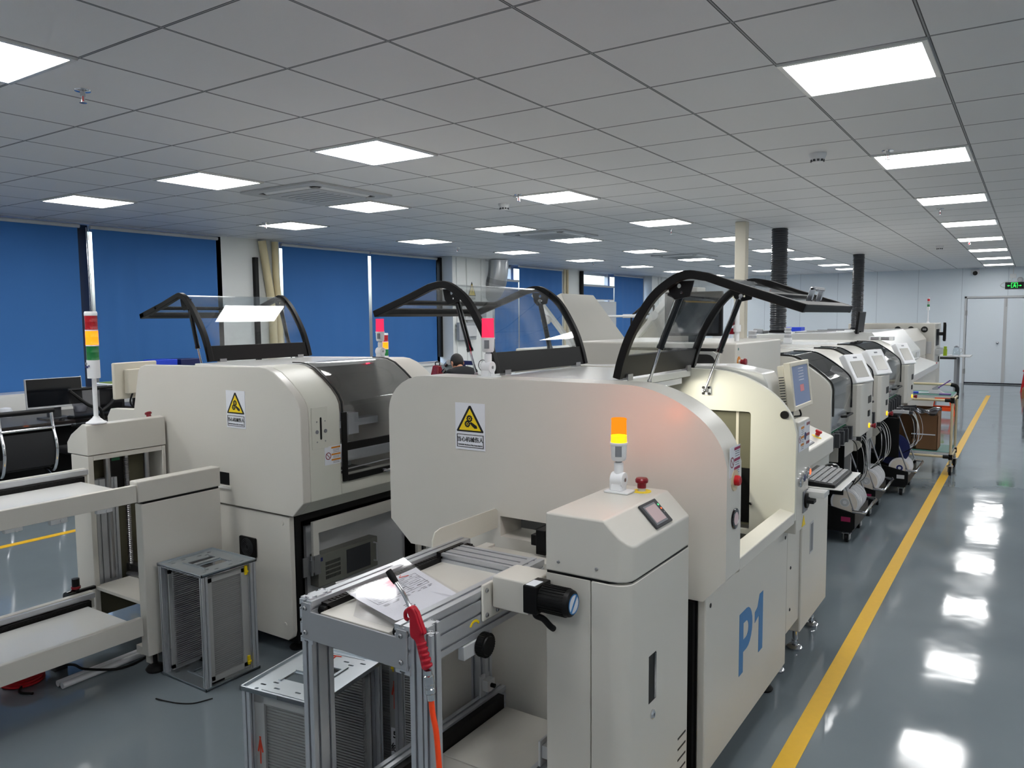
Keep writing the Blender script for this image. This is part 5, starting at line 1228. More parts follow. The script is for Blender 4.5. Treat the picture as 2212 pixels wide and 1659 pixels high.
# ================================================================== pick and place machines
def prof_m(xf=-1.085, zt=1.418, dx=0.0):
    return [(p.x, p.y) for p in catmull([(-1.50, zt, 0), (-1.40, zt-.002, 0), (-1.33, zt-.012, 0), (-1.24, zt-.062, 0), (-1.15, zt-.128, 0), (-1.10, zt-.178, 0), (xf, zt-.225, 0)], 4)]
def mounter(y0, yg, yr, yc0, yc1, yend, label, colour_scr, tint):
    t = thing('pick_and_place_machine', label, 'mounter', (-1.8, (y0+yend)/2, 0), 'pick and place machines on the near line')
    A = prof_m(); XB = -2.55
    plate = [(XB, .72), (XB, 1.38), (XB+.08, 1.415)]+A+[(-1.085, .90), (-1.105, .80), (-1.105, .64), (-1.14, .60), (XB, .60)]
    MB().prism(plate, 'y', y0, yg).build('side_panel', 'white_powder', t, bevel=.006)
    MB().prism([(XB, .05), (XB, .598), (-1.66, .598), (-1.66, .05)], 'y', y0+.02, yend-.02).build('base_cabinet', 'white_powder', t, bevel=.006)
    MB().box(-1.66, -1.18, y0+.002, y0+.03, .05, .598).build('base_side_panel', 'light_grey', t, bevel=.003)
    rim = [(XB, .72), (XB, 1.38), (XB+.08, 1.415)]+A+[(-1.085, 1.15), (-1.16, .90), (-1.16, .60), (XB, .60)]
    MB().prism(rim, 'y', yr, yend).build('far_end_panel', 'white_powder', t, bevel=.006)
    MB().box(XB, -1.52, yg+.0005, yr-.0005, 1.385, 1.415).build('top_deck', 'white_gloss', t)
    MB().box(XB, -1.63, yg+.0005, yr-.0005, .60, .78).box(-1.63, -1.30, yg+.0005, yr-.0005, .788, .80).box(-2.0, -1.95, yg+.001, yr-.001, .78, 1.38).build('machine_bed', 'black_matte', t)
    MB().box(-1.75, -1.25, yg+.05, yr-.05, .98, 1.06).box(-1.5, -1.35, (yg+yr)/2-.08, (yg+yr)/2+.08, .9, 1.2).build('placement_head', 'light_grey', t, bevel=.01)
    # curved cover: dark upper glass, clear lower visor
    C = [(a+.006, b+.006) for a, b in A]
    at = lambda y, pts: [Vector((a, y, b)) for a, b in pts]
    K = C+[(-1.079, 1.02)]; cv = MB().sheet(at(yg+.002, K), at(yg+.02, K), .012).build('cover_frame', 'black_gloss', t)
    MB().sheet(at(yr-.02, K), at(yr-.002, K), .012).build('cover_frame', 'black_gloss', t)
    MB().sheet(at(yg+.02, C[:-7]), at(yr-.02, C[:-7]), .004).build('upper_window', tint, cv)
    low = C[-8:]+[(-1.078, 1.1), (-1.082, 1.0), (-1.10, .915)]
    MB().sheet(at(yg+.02, low), at(yr-.02, low), .004).build('lower_visor', 'glass_smoke', cv)
    MB().box(-1.30, -1.11, yg+.03, yr-.03, .895, 1.01).build('visor_tray', 'light_grey', t, bevel=.01)
    ym = (yg+yr)/2; MB().tube([(-1.095, ym+.03, .98), (-1.06, ym+.03, .985), (-1.06, yr-.08, .985), (-1.095, yr-.08, .98)], .009, 8).build('visor_handle', 'black', cv)
    MB().box(-1.31, -1.302, yg+.001, yr-.001, .80, .893).build('feeder_gate', 'black', t)
    # control column with tilted touch monitor, switches, emergency stop
    col = [(-1.17, yc0), (-1.05, yc0), (-1.025, yc0+.02), (-1.02, yc0+.05), (-1.02, yc1-.02), (-1.04, yc1), (-1.17, yc1)]
    MB().prism(col, 'z', .80, 1.185).build('control_column', 'white_powder', t, bevel=.006)
    T_ = Matrix.Translation((-1.06, yc0+.14, 1.30)) @ Matrix.Rotation(math.radians(-17), 4, 'Z') @ Matrix.Rotation(math.radians(-27), 4, 'Y')
    W = .135
    hd = MB().prism(rrect(-W, W, -.115, .115, .012), 'x', -.05, 0.0).xform(T_).build('monitor_housing', 'white_plastic', t, bevel=.008)
    MB().box(0, .002, -W*.72, W*.62, -.075, .055).xform(T_).build('monitor_screen', colour_scr, hd)
    MB().box(0, .0015, -W*.2, W*.2, .078, .09).xform(T_).build('monitor_badge', 'sign_grey', hd)
    MB().box(-1.13, -1.04, yc0+.08, yc0+.24, 1.186, 1.205).build('monitor_base', 'dark_grey', t, bevel=.004)
    yy = yc1-(yc1-yc0)*.42
    for k in range(3): MB().box(-1.02, -1.016, yy+.05*k, yy+.02+.05*k, 1.02, 1.075).build('push_button', 'dark_grey', t)
    MB().box(-1.02, -1.014, yy, yy+.07, .92, .965).build('power_switch', 'black', t)
    MB().cyl((-1.02, yy+.06, .845), (-1.012, yy+.06, .845), .019, n=20).build('emergency_glow', 'beacon_amber_hot', t)
    estop(t, (-1.012, yy+.06, .845), (1, 0, 0), None, 1.0)
    # feeder bank: black frames and green boards
    fb = MB(); f2 = MB(); n = max(3, int((yr-yg)/.05))
    for k in range(n):
        y = yg+.03+k*(yr-yg-.06)/n; fb.box(-1.30, -1.075+.03*math.sin(k*2.1), y, y+.036, .801, .895)
        f2.box(-1.20, -1.10, y+.006, y+.02, .895, .90)
    fb.build('feeder_bank', 'dark_grey', t); f2.build('feeder_board', 'green_pcb', t)
    for x, y in ((-1.36, y0+.1), (-1.36, yend-.1), (-2.45, y0+.1), (-2.45, yend-.1)): MB().cyl((x, y, 0), (x, y, .05), .04, n=14).build('levelling_foot', 'rubber', t)
    # clear signal tower on top
    return t
m1 = mounter(5.40, 5.435, 6.08, 6.10, 6.62, 6.665, 'white component mounter nearest the inspection machine, with dark arched window', 'screen_grey', 'glass_tint')
m2 = mounter(6.68, 6.71, 6.98, 7.02, 7.46, 7.56, 'white component mounter squeezed in the middle of the three', 'screen_grey', 'glass_tint')
m3 = mounter(7.60, 7.635, 8.62, 8.66, 9.16, 9.22, 'white component mounter farthest along, next to the oven', 'screen_grey', 'glass_tint')
def clear_tower(x, y, z, label):
    t = thing('signal_light', label, 'signal light', (x, y, z), 'unlit clear signal lights on the mounters')
    MB().box(x-.035, x+.035, y-.035, y+.035, z, z+.05).build('socket', 'white_plastic', t, bevel=.004)
    MB().cyl((x, y, z+.05), (x, y, z+.15), .032, n=20).build('lens_stack', 'lens_clear', t)
    m = MB()
    for k in range(4): m.cyl((x, y, z+.05+.033*k), (x, y, z+.056+.033*k), .036, n=20)
    m.build('lens_rings', 'white_plastic', t)
clear_tower(-1.905, 6.4, 1.416, 'unlit clear signal light standing before the black duct, middle of three')
clear_tower(-2.03, 8.0, 1.416, 'unlit clear signal light in front of the blue bin')
clear_tower(-1.98, 5.75, 1.416, 'unlit clear signal light by the red valve handle')
for x, y, l in ((-1.85, 6.02, 'black and white ventilation louvre block on the nearest mounter top'), (-1.35, 9.2, 'white louvre block with dark slots on the farthest mounter top')):
    t = thing('vent_block', l, 'vent', (x, y, 1.416))
    MB().box(x-.12, x+.12, y-.05, y+.05, 1.416, 1.46).build('block', 'white_plastic', t, bevel=.006)
    for k in range(2): MB().box(x-.10+.1*k, x-.02+.1*k, y-.052, y-.048, 1.425, 1.433).box(x-.10+.1*k, x-.02+.1*k, y-.052, y-.048, 1.44, 1.448).build('slots', 'black', t)

# ================================================================== feeder carts with tape reels
def caster(parent, x, y, r=.05, lock=True):
    o = MB().cyl((x-.012, y, r), (x+.012, y, r), r, n=22).build('caster', 'rubber', parent)
    m = MB(); m.box(x-.022, x-.016, y-.03, y+.03, r-.01, r*2.1); m.box(x+.016, x+.022, y-.03, y+.03, r-.01, r*2.1); m.box(x-.03, x+.03, y-.035, y+.035, r*2.05, r*2.2); m.cyl((x-.024, y, r), (x+.024, y, r), .012, n=12)
    m.build('caster_fork', 'steel', o)
    MB().cyl((x, y, r*2.2), (x, y, r*2.2+.05), .014, n=12).build('caster_stem', 'chrome', o)
REEL = [0]
def reel(x, y, z, r, w, label, face='reel_face', core='light_grey', side='reel_white'):
    t = thing('tape_reel', label, 'reel', (x, y, z), 'component tape reels in the feeder carts')
    for yy in (y, y+w-.003):
        MB().prism(circ(x, z, r, 36), 'y', yy, yy+.003, [circ(x, z, .012, 12)]).build('flange', side, t)
    MB().cyl((x, y+.003, z), (x, y+w-.003, z), r*.86, n=32).build('wound_tape', side, t)
    MB().prism(circ(x, z, r*.86, 32), 'y', y-.0012, y, [circ(x, z, r*.34, 20)]).build('face_label', face, t)
    MB().prism(circ(x, z, r*.3, 20), 'y', y-.0016, y-.0004, [circ(x, z, .014, 12)]).build('hub', core, t)
def cart(x, y0, y1, label, big=False):
    # x = where the reel axis stands; the cart's nose sticks out a little further
    t = thing('feeder_cart', label, 'cart', (x, (y0+y1)/2, 0), 'black feeder carts docked under the mounters')
    xb, xf = x-.46, x+.075
    for yy in (y0, y1-.014): MB().prism([(xb, .085), (xf-.03, .085), (xf, .12), (xf, .232), (x-.16, .285), (xb, .30)], 'y', yy, yy+.014).build('tray_side', 'black', t, bevel=.003)
    MB().box(xb, xf-.02, y0+.0145, y1-.0145, .085, .10).box(xf-.012, xf, y0+.0145, y1-.0145, .12, .225).build('tray_floor', 'black', t)
    MB().box(x-.21, x-.01, y0+.002, y0+.014, .36, .73).build('cable_guard', 'black', t, bevel=.003)
    MB().box(xb, xb+.05, y0+.002, y1-.002, .302, .73).build('rear_frame', 'black', t, bevel=.004)
    MB().box(xb+.02, x-.03, y0+.004, y1-.004, .732, .762).build('feeder_table', 'black', t, bevel=.004)
    n = 7
    for k in range(n):
        yy = y0+.03+(y1-y0-.09)*k/n
        MB().cbox((x-.07, yy+.015, .787), (.26+.05*math.sin(k*1.7), .022, .03), Matrix.Rotation(.12*math.sin(k*2.3), 3, 'Y')).build('feeder_tail', 'dark_grey' if k % 3 else 'light_grey', t, bevel=.003)
    for yy in (y0+.03, y1-.03): MB().cyl((x-.10, yy, .70), (x+.065, yy-.01*(1 if yy < (y0+y1)/2 else -1), .25), .007, n=8).build('guide_rod', 'steel', t)
    MB().tube([(xf-.02, y0+.01, .245), (xf+.05, y0+.01, .245), (xf+.06, y0+.03, .24), (xf+.06, y1-.03, .24), (xf+.05, y1-.01, .245), (xf-.02, y1-.01, .245)], .011, 10).build('push_handle', 'chrome', t)
    MB().cyl((xf-.02, y0+.016, .262), (xf-.02, y1-.016, .262), .008, n=10).build('reel_bar', 'steel', t)
    for xx, yy in ((xf-.06, y0+.05), (xf-.06, y1-.05), (xb+.05, y0+.05), (xb+.05, y1-.05)): caster(t, xx, yy, .034)
    MB().box(x-.02, x+.045, y0-.0012, y0-.0002, .165, .20).build('cart_label', 'light_grey' if big else 'magenta_label', t)
    if not big: MB().box(x-.19, x-.12, y0-.0012, y0-.0002, .12, .24).build('warning_label', 'yellow', t)
    random.seed(int(y0*100))
    for k in range(8):
        yy = y0+.06+(y1-y0-.12)*k/8; o = random.uniform(0, .07)
        MB().tube(catmull([(x-.02, yy, .80), (x+.05+o*.5, yy+random.uniform(-.02, .02), .74), (x+.06+o, yy, .62), (x+.05+o, yy+random.uniform(-.02, .03), .48), (x+.02, yy+.01, .40)], 5), .0022 if k % 3 else .0035, 6).build('tape_strip', random.choice(['cable_white', 'light_grey', 'cable_white', 'rubber']), t)
    return t
cart(-1.11, 6.08, 6.64, 'black feeder cart nearest the keyboard, with yellow and red stickers')
cart(-1.11, 6.98, 7.54, 'black feeder cart in the middle of the three docked carts')
cart(-.985, 7.97, 8.60, 'black feeder cart farthest along, carrying a blue reel', True)
for (x, y, z, r, n, who) in ((-1.11, 6.098, .305, .10, 6, 'feeder cart nearest the keyboard'), (-1.11, 6.998, .305, .10, 6, 'middle feeder cart'), (-.985, 7.99, .262, .094, 4, 'farthest feeder cart')):
    for k in range(n):
        reel(x+.003*(k % 2), y+.05*k, z-.008*(k % 3 == 1), r, .034, ('white component tape reel at the near end of the %s' if k == 0 else 'white component tape reel packed behind others in the %s') % who, core='light_grey' if n > 4 else 'navy')
reel(-1.06, 8.04, .43, .15, .03, 'large dark blue tape reel behind white reel in the farthest cart', 'dark_blue', 'sign_grey', 'dark_blue')
tag(quad_sheet([(-.93, 8.40), (-.74, 8.38), (-.70, 8.56), (-.92, 8.60)], .72, .02, amp=.03, ph=.4).build('plastic_bag', 'plastic_bag'), 'smoky antistatic plastic bag hanging off the farthest feeder cart', 'bag')

# ================================================================== trolley workbench
tr = thing('workbench_trolley', 'tan tube trolley with two green decks standing on the yellow line', 'trolley', (-.9, 9.5, 0))
TX0, TX1, TY0, TY1 = -1.25, -.668, 9.30, 9.84
for z in (.835, .235):
    MB().box(TX0, TX1, TY0, TY1, z-.02, z).build('deck_board', 'light_grey', tr); MB().box(TX0+.003, TX1-.003, TY0+.003, TY1-.003, z, z+.004).build('deck_mat', 'green_mat', tr)
for z in (.79, .19):
    for y in (TY0, TY1): MB().cyl((TX0, y, z), (TX1, y, z), .014, n=14).build('long_rail', 'tan_tube', tr)
    for x in (TX0, TX1):
        MB().cyl((x, TY0, z), (x, TY1, z), .014, n=14).build('cross_rail', 'tan_tube', tr)
        for y in (TY0, TY1): MB().cyl((x, y, z-.028), (x, y, z+.028), .021, n=14).cyl((x, y, z), (x+(.07 if x < -1 else -.07), y, z), .02, n=14).build('joint', 'black', tr)
for x in (TX0, TX1):
    for y in (TY0, TY1): MB().cyl((x, y, .12), (x, y, .83), .014, n=14).build('post', 'tan_tube', tr); caster(tr, x, y, .045)
MB().cyl((TX0, TY1, .915), (TX1-.05, TY1, .915), .014, n=14).build('push_bar', 'tan_tube', tr); MB().tube(catmull([(TX1-.06, TY1, .915), (TX1-.02, TY1, .905), (TX1, TY1, .88), (TX1, TY1, .82)], 5), .022, 12).build('bar_elbow', 'black', tr)
cb = thing('cardboard_box', 'brown cardboard box on the lower green deck of the trolley', 'box', (-1.0, 9.45, .239))
m = MB(); bx0, bx1, by0, by1, bz0, bz1 = -1.2, -.80, 9.36, 9.72, .24, .615
m.box(bx0, bx1, by0, by0+.006, bz0, bz1).box(bx0, bx1, by1-.006, by1, bz0, bz1).box(bx0, bx0+.006, by0, by1, bz0, bz1).box(bx1-.006, bx1, by0, by1, bz0, bz1).box(bx0, bx1, by0, by1, bz0, bz0+.006)
m.build('box_body', 'cardboard', cb); MB().hexa([(bx1-.006, by0, bz1-.002), (bx1, by0, bz1-.002), (bx1, by1, bz1-.002), (bx1-.006, by1, bz1-.002), (bx1-.02, by0, bz1+.06), (bx1-.015, by0, bz1+.06), (bx1-.015, by1, bz1+.06), (bx1-.02, by1, bz1+.06)]).box(bx0, bx1, by1-.003, by1, bz1, bz1+.06).build('flap', 'cardboard_dark', cb)
MB().box(-1.05, -.82, by0-.001, by0, .40, .412).build('packing_tape', 'sign_white', cb)
m = MB(); m.prism(rrect(-1.06, -.98, .30, .37, .002, 1), 'y', by0-.001, by0, [rrect(-1.057, -.983, .303, .367, .002, 1)]); m.box(-1.04, -1.03, by0-.001, by0, .31, .355).box(-1.01, -1.0, by0-.001, by0, .31, .355)
m.build('printed_symbols', 'cardboard_dark', cb)
cp = thing('clamp', 'grey bench clamp with a purple lever on the trolley top', 'clamp', (-.83, 9.5, .84))
MB().hexa([(-.93, 9.44, .8405), (-.75, 9.44, .8405), (-.75, 9.56, .8405), (-.93, 9.56, .8405), (-.90, 9.47, .88), (-.82, 9.47, .88), (-.82, 9.53, .88), (-.90, 9.53, .88)]).cbox((-.84, 9.5, .895), (.07, .03, .04), Matrix.Rotation(-.6, 3, 'Y')).build('clamp_body', 'grey_powder', cp, bevel=.004)
MB().cbox((-.765, 9.5, .945), (.14, .04, .012), Matrix.Rotation(-.65, 3, 'Y')).build('clamp_lever', 'purple', cp, bevel=.003)
t = thing('marker_pen', 'blue and white marker pen lying on the trolley top', 'pen', (-1.0, 9.4, .852))
MB().cyl((-1.10, 9.38, .852), (-1.0, 9.40, .852), .012, n=12).build('pen_cap', 'blue_plastic', t); MB().cyl((-1.0, 9.40, .852), (-.90, 9.42, .852), .010, .006, n=12).build('pen_body', 'sign_white', t)
tag(MB().box(-.80, -.69, 9.35, 9.42, .8405, .855).build('wallet', 'purple', None, bevel=.003), 'small purple and red card wallet at the trolley top corner', 'wallet')
# orange stool
so = thing('plastic_stool', 'bright orange plastic stool on the floor beyond the trolley', 'stool', (-1.2, 14.9, 0))
SX, SY, SH = -1.22, 14.9, .30
MB().prism(rrect(SX-.15, SX+.15, SY-.13, SY+.13, .04), 'z', SH-.03, SH).build('seat', 'orange_plastic', so, bevel=.008)
for a, b in ((-1, -1), (1, -1), (-1, 1), (1, 1)):
    MB().hexa([(SX+a*.19-.025, SY+b*.17-.025, 0), (SX+a*.19+.025, SY+b*.17-.025, 0), (SX+a*.19+.025, SY+b*.17+.025, 0), (SX+a*.19-.025, SY+b*.17+.025, 0), (SX+a*.12-.02, SY+b*.10-.02, SH-.02), (SX+a*.12+.02, SY+b*.10-.02, SH-.02), (SX+a*.12+.02, SY+b*.10+.02, SH-.02), (SX+a*.12-.02, SY+b*.10+.02, SH-.02)]).build('leg', 'orange_plastic', so, bevel=.006)
for dy in (-.16, .13): MB().box(SX-.17, SX+.17, SY+dy, SY+dy+.03, .08, .14).build('side_rail', 'orange_plastic', so, bevel=.006)
for dx in (-.165, .14): MB().box(SX+dx, SX+dx+.025, SY-.15, SY+.15, .13, .19).build('cross_rail', 'orange_plastic', so, bevel=.006)

# ================================================================== reflow oven and the machine behind it
ov = thing('reflow_oven', 'long white reflow oven with sloped hood and black exhaust ducts behind the mounters', 'oven', (-2.0, 11.5, 0))
OY0, OY1 = 9.90, 12.95
MB().prism([(-3.05, .12), (-3.05, .96), (-1.2, .96), (-1.16, .90), (-1.16, .45), (-1.22, .12)], 'y', OY0, OY1).build('oven_body', 'white_powder', ov, bevel=.01)
MB().hexa([(-1.42, OY0, .962), (-1.135, OY0, .905), (-1.135, OY1, .905), (-1.42, OY1, .962), (-1.42, OY0, 1.08), (-1.135, OY0, .985), (-1.135, OY1, .985), (-1.42, OY1, 1.08)]).build('front_shelf', 'white_gloss', ov, bevel=.006)
MB().prism([(-3.05, .962), (-3.05, 1.42), (-2.9, 1.46), (-1.56, 1.49), (-1.33, 1.20), (-1.33, 1.08), (-1.44, .962)], 'y', OY0, OY1-.42).build('hood', 'white_gloss', ov, bevel=.012)
MB().prism([(-3.05, .962), (-3.05, 1.40), (-1.75, 1.45), (-1.60, 1.25), (-1.60, .962)], 'y', OY1-.418, 15.95).build('cooling_section', 'white_powder', ov, bevel=.012)
MB().prism([(-3.05, .12), (-3.05, .96), (-1.60, .96), (-1.60, .12)], 'y', OY1+.002, 15.95).build('cooling_cabinet', 'white_powder', ov, bevel=.01)
MB().box(-1.326, -1.322, 12.05, 12.3, 1.10, 1.17).build('hood_label', 'light_grey', ov); MB().tube([(-1.33, 11.6, 1.12), (-1.31, 11.6, 1.12), (-1.31, 11.75, 1.12), (-1.33, 11.75, 1.12)], .006, 6).build('hood_handle', 'chrome', ov)
MB().box(-1.138, -1.128, 12.70, 12.76, .985, 1.0).build('alarm_button', 'red', ov)
for k in range(4): MB().box(-2.6+.02*k, -2.2, 10.6+.55*k, 10.62+.55*k, 1.467+.004*k, 1.478+.004*k).build('hood_seam', 'sign_grey', ov)
def duct(x, y, z0, label):
    t = thing('exhaust_duct', label, 'duct', (x, y, z0), 'ribbed black exhaust ducts')
    m = MB(); prof = []; n = 46
    for k in range(n):
        z = (2.797-z0)*k/n; h = (2.797-z0)/n; prof += [(.094, z), (.101, z+h*.35), (.101, z+h*.55), (.094, z+h*.95)]
    prof.append((.094, 2.797-z0)); m.lathe(prof, (x, y, z0), (0, 0, 1), 28)
    o = m.build('flexible_hose', 'duct_black', t, angle=80)
    hx = MB(); pts = []
    for k in range(n*9):
        a = 2*PI*k/9/3; z = z0+.04+(2.72-z0)*k/(n*9); pts.append((x+.1015*math.cos(a), y+.1015*math.sin(a), z))
    hx.tube(pts, .004, 5); hx.build('spiral_wire', 'dark_grey', o)
    MB().cyl((x, y, z0), (x, y, z0+.03), .112, n=28).build('clamp_ring', 'black', t)
duct(-2.74, 10.3, 1.47, 'ribbed black exhaust duct rising to the ceiling beside white conduit column')
duct(-2.70, 15.5, 1.425, 'ribbed black exhaust duct farther away, right of the raised cover tip')
t = thing('motor_unit', 'grey motor unit at the foot of the nearer exhaust duct', 'motor', (-3.0, 10.2, 1.46))
MB().box(-3.02, -2.87, 10.15, 10.35, 1.463, 1.50).cyl((-3.0, 10.12, 1.5), (-2.88, 10.12, 1.49), .03).build('housing', 'grey_powder', t, bevel=.01)
t = thing('tower_light', 'small green and amber tower light on a thin pole beside the nearer duct', 'tower light', (-3.04, 11.0, 1.455))
tower(t, -3.0, 10.9, 1.4635, .36, .022, .055, 1)
mo = thing('monitor', 'slim black monitor seen edge-on above the farthest mounter', 'monitor', (-1.7, 9.95, 1.485))
MB().cbox((-1.70, 10.0, 1.60), (.025, .40, .26), Matrix.Rotation(.1, 3, 'Y')).build('casing', 'black', mo, bevel=.004); MB().cbox((-1.725, 10.0, 1.55), (.03, .2, .15), Matrix.Rotation(.1, 3, 'Y')).build('rear_housing', 'black', mo, bevel=.004)
MB().box(-1.76, -1.68, 9.93, 10.07, 1.4895, 1.50).build('stand', 'black', mo)
tag(MB().box(-5.12, -4.74, 19.9, 20.3, 1.19, 1.405).build('storage_bin', 'blue_plastic', None, bevel=.01), 'blue plastic storage bin behind a clear signal light', 'bin')
tag(MB().box(-5.4, -4.4, 19.8, 20.6, 0, 1.19).build('storage_cabinet', 'light_grey', None, bevel=.01), 'grey storage cabinet under the blue plastic bin near the back wall', 'cabinet')
bx = thing('inspection_cabinet', 'big white cabinet with three round black vents near the far doors', 'machine', (-2.2, 16.5, 0))
MB().box(-2.94, -1.47, 16.0, 17.1, .08, 1.53).build('cabinet_body', 'white_powder', bx, bevel=.015)
for x in (-2.08, -1.86, -1.64): v_ = MB().lathe([(.055, 0), (.055, .012), (.045, .016), (0, .016)], (x, 16.0, 1.42), (0, -1, 0), 24).build('round_vent', 'black', bx); m = MB(); [m.box(x-.03, x+.03, 15.9825, 15.984, 1.405+.013*k, 1.41+.013*k) for k in range(3)]; m.build('vent_slats', 'light_grey', v_)
for x in (-2.8, -1.6):
    for y in (16.15, 16.95): MB().cyl((x, y, 0), (x, y, .08), .04, n=14).build('levelling_foot', 'rubber', bx)
MB().prism([(16.15, .95), (16.9, .95), (16.9, 1.06), (16.15, 1.06)], 'x', -1.47, -1.40).build('control_shelf', 'light_grey', bx, bevel=.006)
MB().box(-1.47, -1.462, 16.2, 16.7, 1.12, 1.42).build('side_hatch', 'dark_grey', bx); MB().box(-1.60, -1.52, 15.985, 16.0, .98, 1.2).build('front_hatch', 'light_grey', bx)
MB().box(-1.47, -1.46, 16.75, 16.85, .80, .9).build('side_switch', 'black', bx)
mo = thing('monitor', 'black monitor on the side of the big white cabinet near the doors', 'monitor', (-1.4, 16.6, 1.3))
MB().cbox((-1.365, 16.55, 1.37), (.04, .55, .34), Matrix.Rotation(.1, 3, 'Z')).build('casing', 'black', mo, bevel=.006); MB().cbox((-1.342, 16.55, 1.37), (.004, .48, .28), Matrix.Rotation(.1, 3, 'Z')).build('screen', 'screen_off', mo); MB().box(-1.459, -1.385, 16.5, 16.6, 1.3, 1.36).build('arm', 'dark_grey', mo)
t = thing('tower_light', 'small red, amber and green tower light on top of the vented white cabinet', 'tower light', (-1.60, 16.1, 1.53))
tower(t, -1.60, 16.1, 1.531, .24, .022, .05, 0)
# far table with bottle, jug and cloth
tb = thing('work_table', 'far steel-legged table with pale glass top by the doors', 'table', (-1.4, 18.6, 0))
MB().box(-1.75, -1.04, 18.25, 19.1, .815, .835).build('table_top', 'light_grey', tb, bevel=.003)
MB().box(-1.72, -1.27, 18.28, 18.33, .77, .814).box(-1.72, -1.27, 19.0, 19.05, .77, .814).build('frame_rail', 'dark_grey', tb)
for x, y in ((-1.31, 18.28), (-1.31, 19.0), (-1.72, 18.28), (-1.72, 19.0)): MB().box(x, x+.05, y, y+.05, 0, .77).build('leg', 'grey_powder', tb)
bt = thing('water_bottle', 'lime green drinking bottle on the far table', 'bottle', (-1.49, 18.4, .835))
MB().lathe([(.036, 0), (.037, .01), (.037, .13), (.026, .155), (0, .155)], (-1.49, 18.4, .835)).build('bottle_body', 'green_bottle', bt); MB().lathe([(.024, 0), (.030, .002), (.030, .035), (.026, .04), (0, .04)], (-1.49, 18.4, .99)).build('bottle_cap', 'green_bottle', bt)
jg = thing('glass_jug', 'clear glass jug with grey lid on the far table', 'jug', (-1.29, 18.42, .835))
MB().lathe([(.0, .002), (.07, .002), (.075, .02), (.06, .13), (.045, .165), (.046, .175), (.043, .175), (.042, .165), (.057, .13), (.072, .02), (.0, .006)], (-1.29, 18.42, .835)).build('jug_body', 'glass_clear', jg)
MB().lathe([(.047, 0), (.047, .012), (.02, .02), (.02, .03), (0, .03)], (-1.29, 18.42, 1.012)).build('jug_lid', 'sign_grey', jg); MB().tube(catmull([(-1.235, 18.42, .985), (-1.19, 18.42, .98), (-1.185, 18.42, .93), (-1.225, 18.42, .89)], 5), .006, 8).build('jug_handle', 'light_grey', jg)
tag(quad_sheet([(-1.44, 18.28), (-1.26, 18.27), (-1.25, 18.36), (-1.40, 18.37)], .836, .004, amp=.004).build('cloth', 'paper'), 'white folded cloth on the far table before the jug', 'cloth')
# things at the aisle edge on the far side
t = thing('plastic_stool', 'red plastic stool beside the doors under a black speaker box', 'stool', (-.02, 19.9, 0))
for a, b in ((-1, -1), (1, -1), (-1, 1), (1, 1)):
    MB().hexa([(a*.15-.025, 20.2+b*.15-.025, 0), (a*.15+.025, 20.2+b*.15-.025, 0), (a*.15+.025, 20.2+b*.15+.025, 0), (a*.15-.025, 20.2+b*.15+.025, 0), (a*.10-.02, 20.2+b*.10-.02, .44), (a*.10+.02, 20.2+b*.10-.02, .44), (a*.10+.02, 20.2+b*.10+.02, .44), (a*.10-.02, 20.2+b*.10+.02, .44)]).build('leg', 'red', t)
MB().box(-.14, .14, 20.06, 20.34, .44, .47).build('seat', 'red', t, bevel=.01); MB().box(-.15, .15, 20.03, 20.06, .12, .2).build('side_rail', 'red', t)
tag(MB().box(-.10, .30, 18.6, 19.0, .18, .86).build('speaker_box', 'black_matte', None, bevel=.008), 'tall black box at the frame edge by the red stool', 'box')
tag(MB().box(-.13, .32, 18.55, 19.05, 0, .178).build('cardboard_box', 'cardboard', None, bevel=.004), 'low brown carton under the tall black box', 'box')
# ================================================================== second line behind the printers: machine with raised lids
ao = thing('inspection_machine', 'white machine with big slanted lid raised, behind the cover of printer P1', 'inspection machine', (-3.6, 6.0, 0))
MB().box(-4.10, -2.93, 5.12, 7.1, .12, .95).box(-3.38, -2.93, 5.12, 7.1, .956, 1.452).box(-4.1, -3.38, 6.2, 7.1, .956, 1.40).build('machine_body', 'white_powder', ao, bevel=.012)
MB().box(-2.929, -2.926, 5.4, 6.8, .25, .85).build('body_door', 'white_gloss', ao, bevel=.002)
for x in (-4.0, -3.05):
    for y in (5.25, 6.95): MB().cyl((x, y, 0), (x, y, .12), .035, n=14).build('levelling_foot', 'rubber', ao)
# front lid: shallow tray-shaped shell leaning back, hinged along the aisle side
def shell(parent, name, A, B, C_, D_, t, mt='white_powder'):
    A, B, C_, D_ = map(Vector, (A, B, C_, D_)); n = (B-A).cross(D_-A).normalized()*t
    return MB().hexa([A, B, C_, D_, A+n, B+n, C_+n, D_+n]).build(name, mt, parent, bevel=.006)
ld = shell(ao, 'raised_lid', (-2.89, 5.2, 1.465), (-2.89, 6.02, 1.465), (-3.215, 6.02, 1.862), (-3.06, 5.2, 1.858), .05)
shell(ao, 'lid_side_arm', (-2.90, 5.14, 1.46), (-2.90, 5.195, 1.46), (-3.25, 5.195, 1.862), (-3.25, 5.14, 1.862), .03, 'white_gloss')
m = MB(); m.cyl((-3.10, 5.135, 1.675), (-3.10, 5.10, 1.675), .035, n=20); m.build('lid_pivot', 'white_gloss', ld)
MB().cyl((-3.10, 5.10, 1.675), (-3.10, 5.09, 1.675), .014, n=14).build('pivot_screw', 'steel', ld)
for y in (5.42, 5.86): MB().box(-2.93, -2.90, y-.03, y+.03, 1.455, 1.475).cyl((-2.90, y-.03, 1.468), (-2.90, y+.03, 1.468), .009, n=10).build('lid_hinge', 'steel', ao)
l2_ = shell(ao, 'rear_lid_arm', (-3.10, 6.55, 1.455), (-3.10, 6.62, 1.455), (-2.72, 6.62, 1.88), (-2.72, 6.55, 1.88), .05, 'white_gloss')
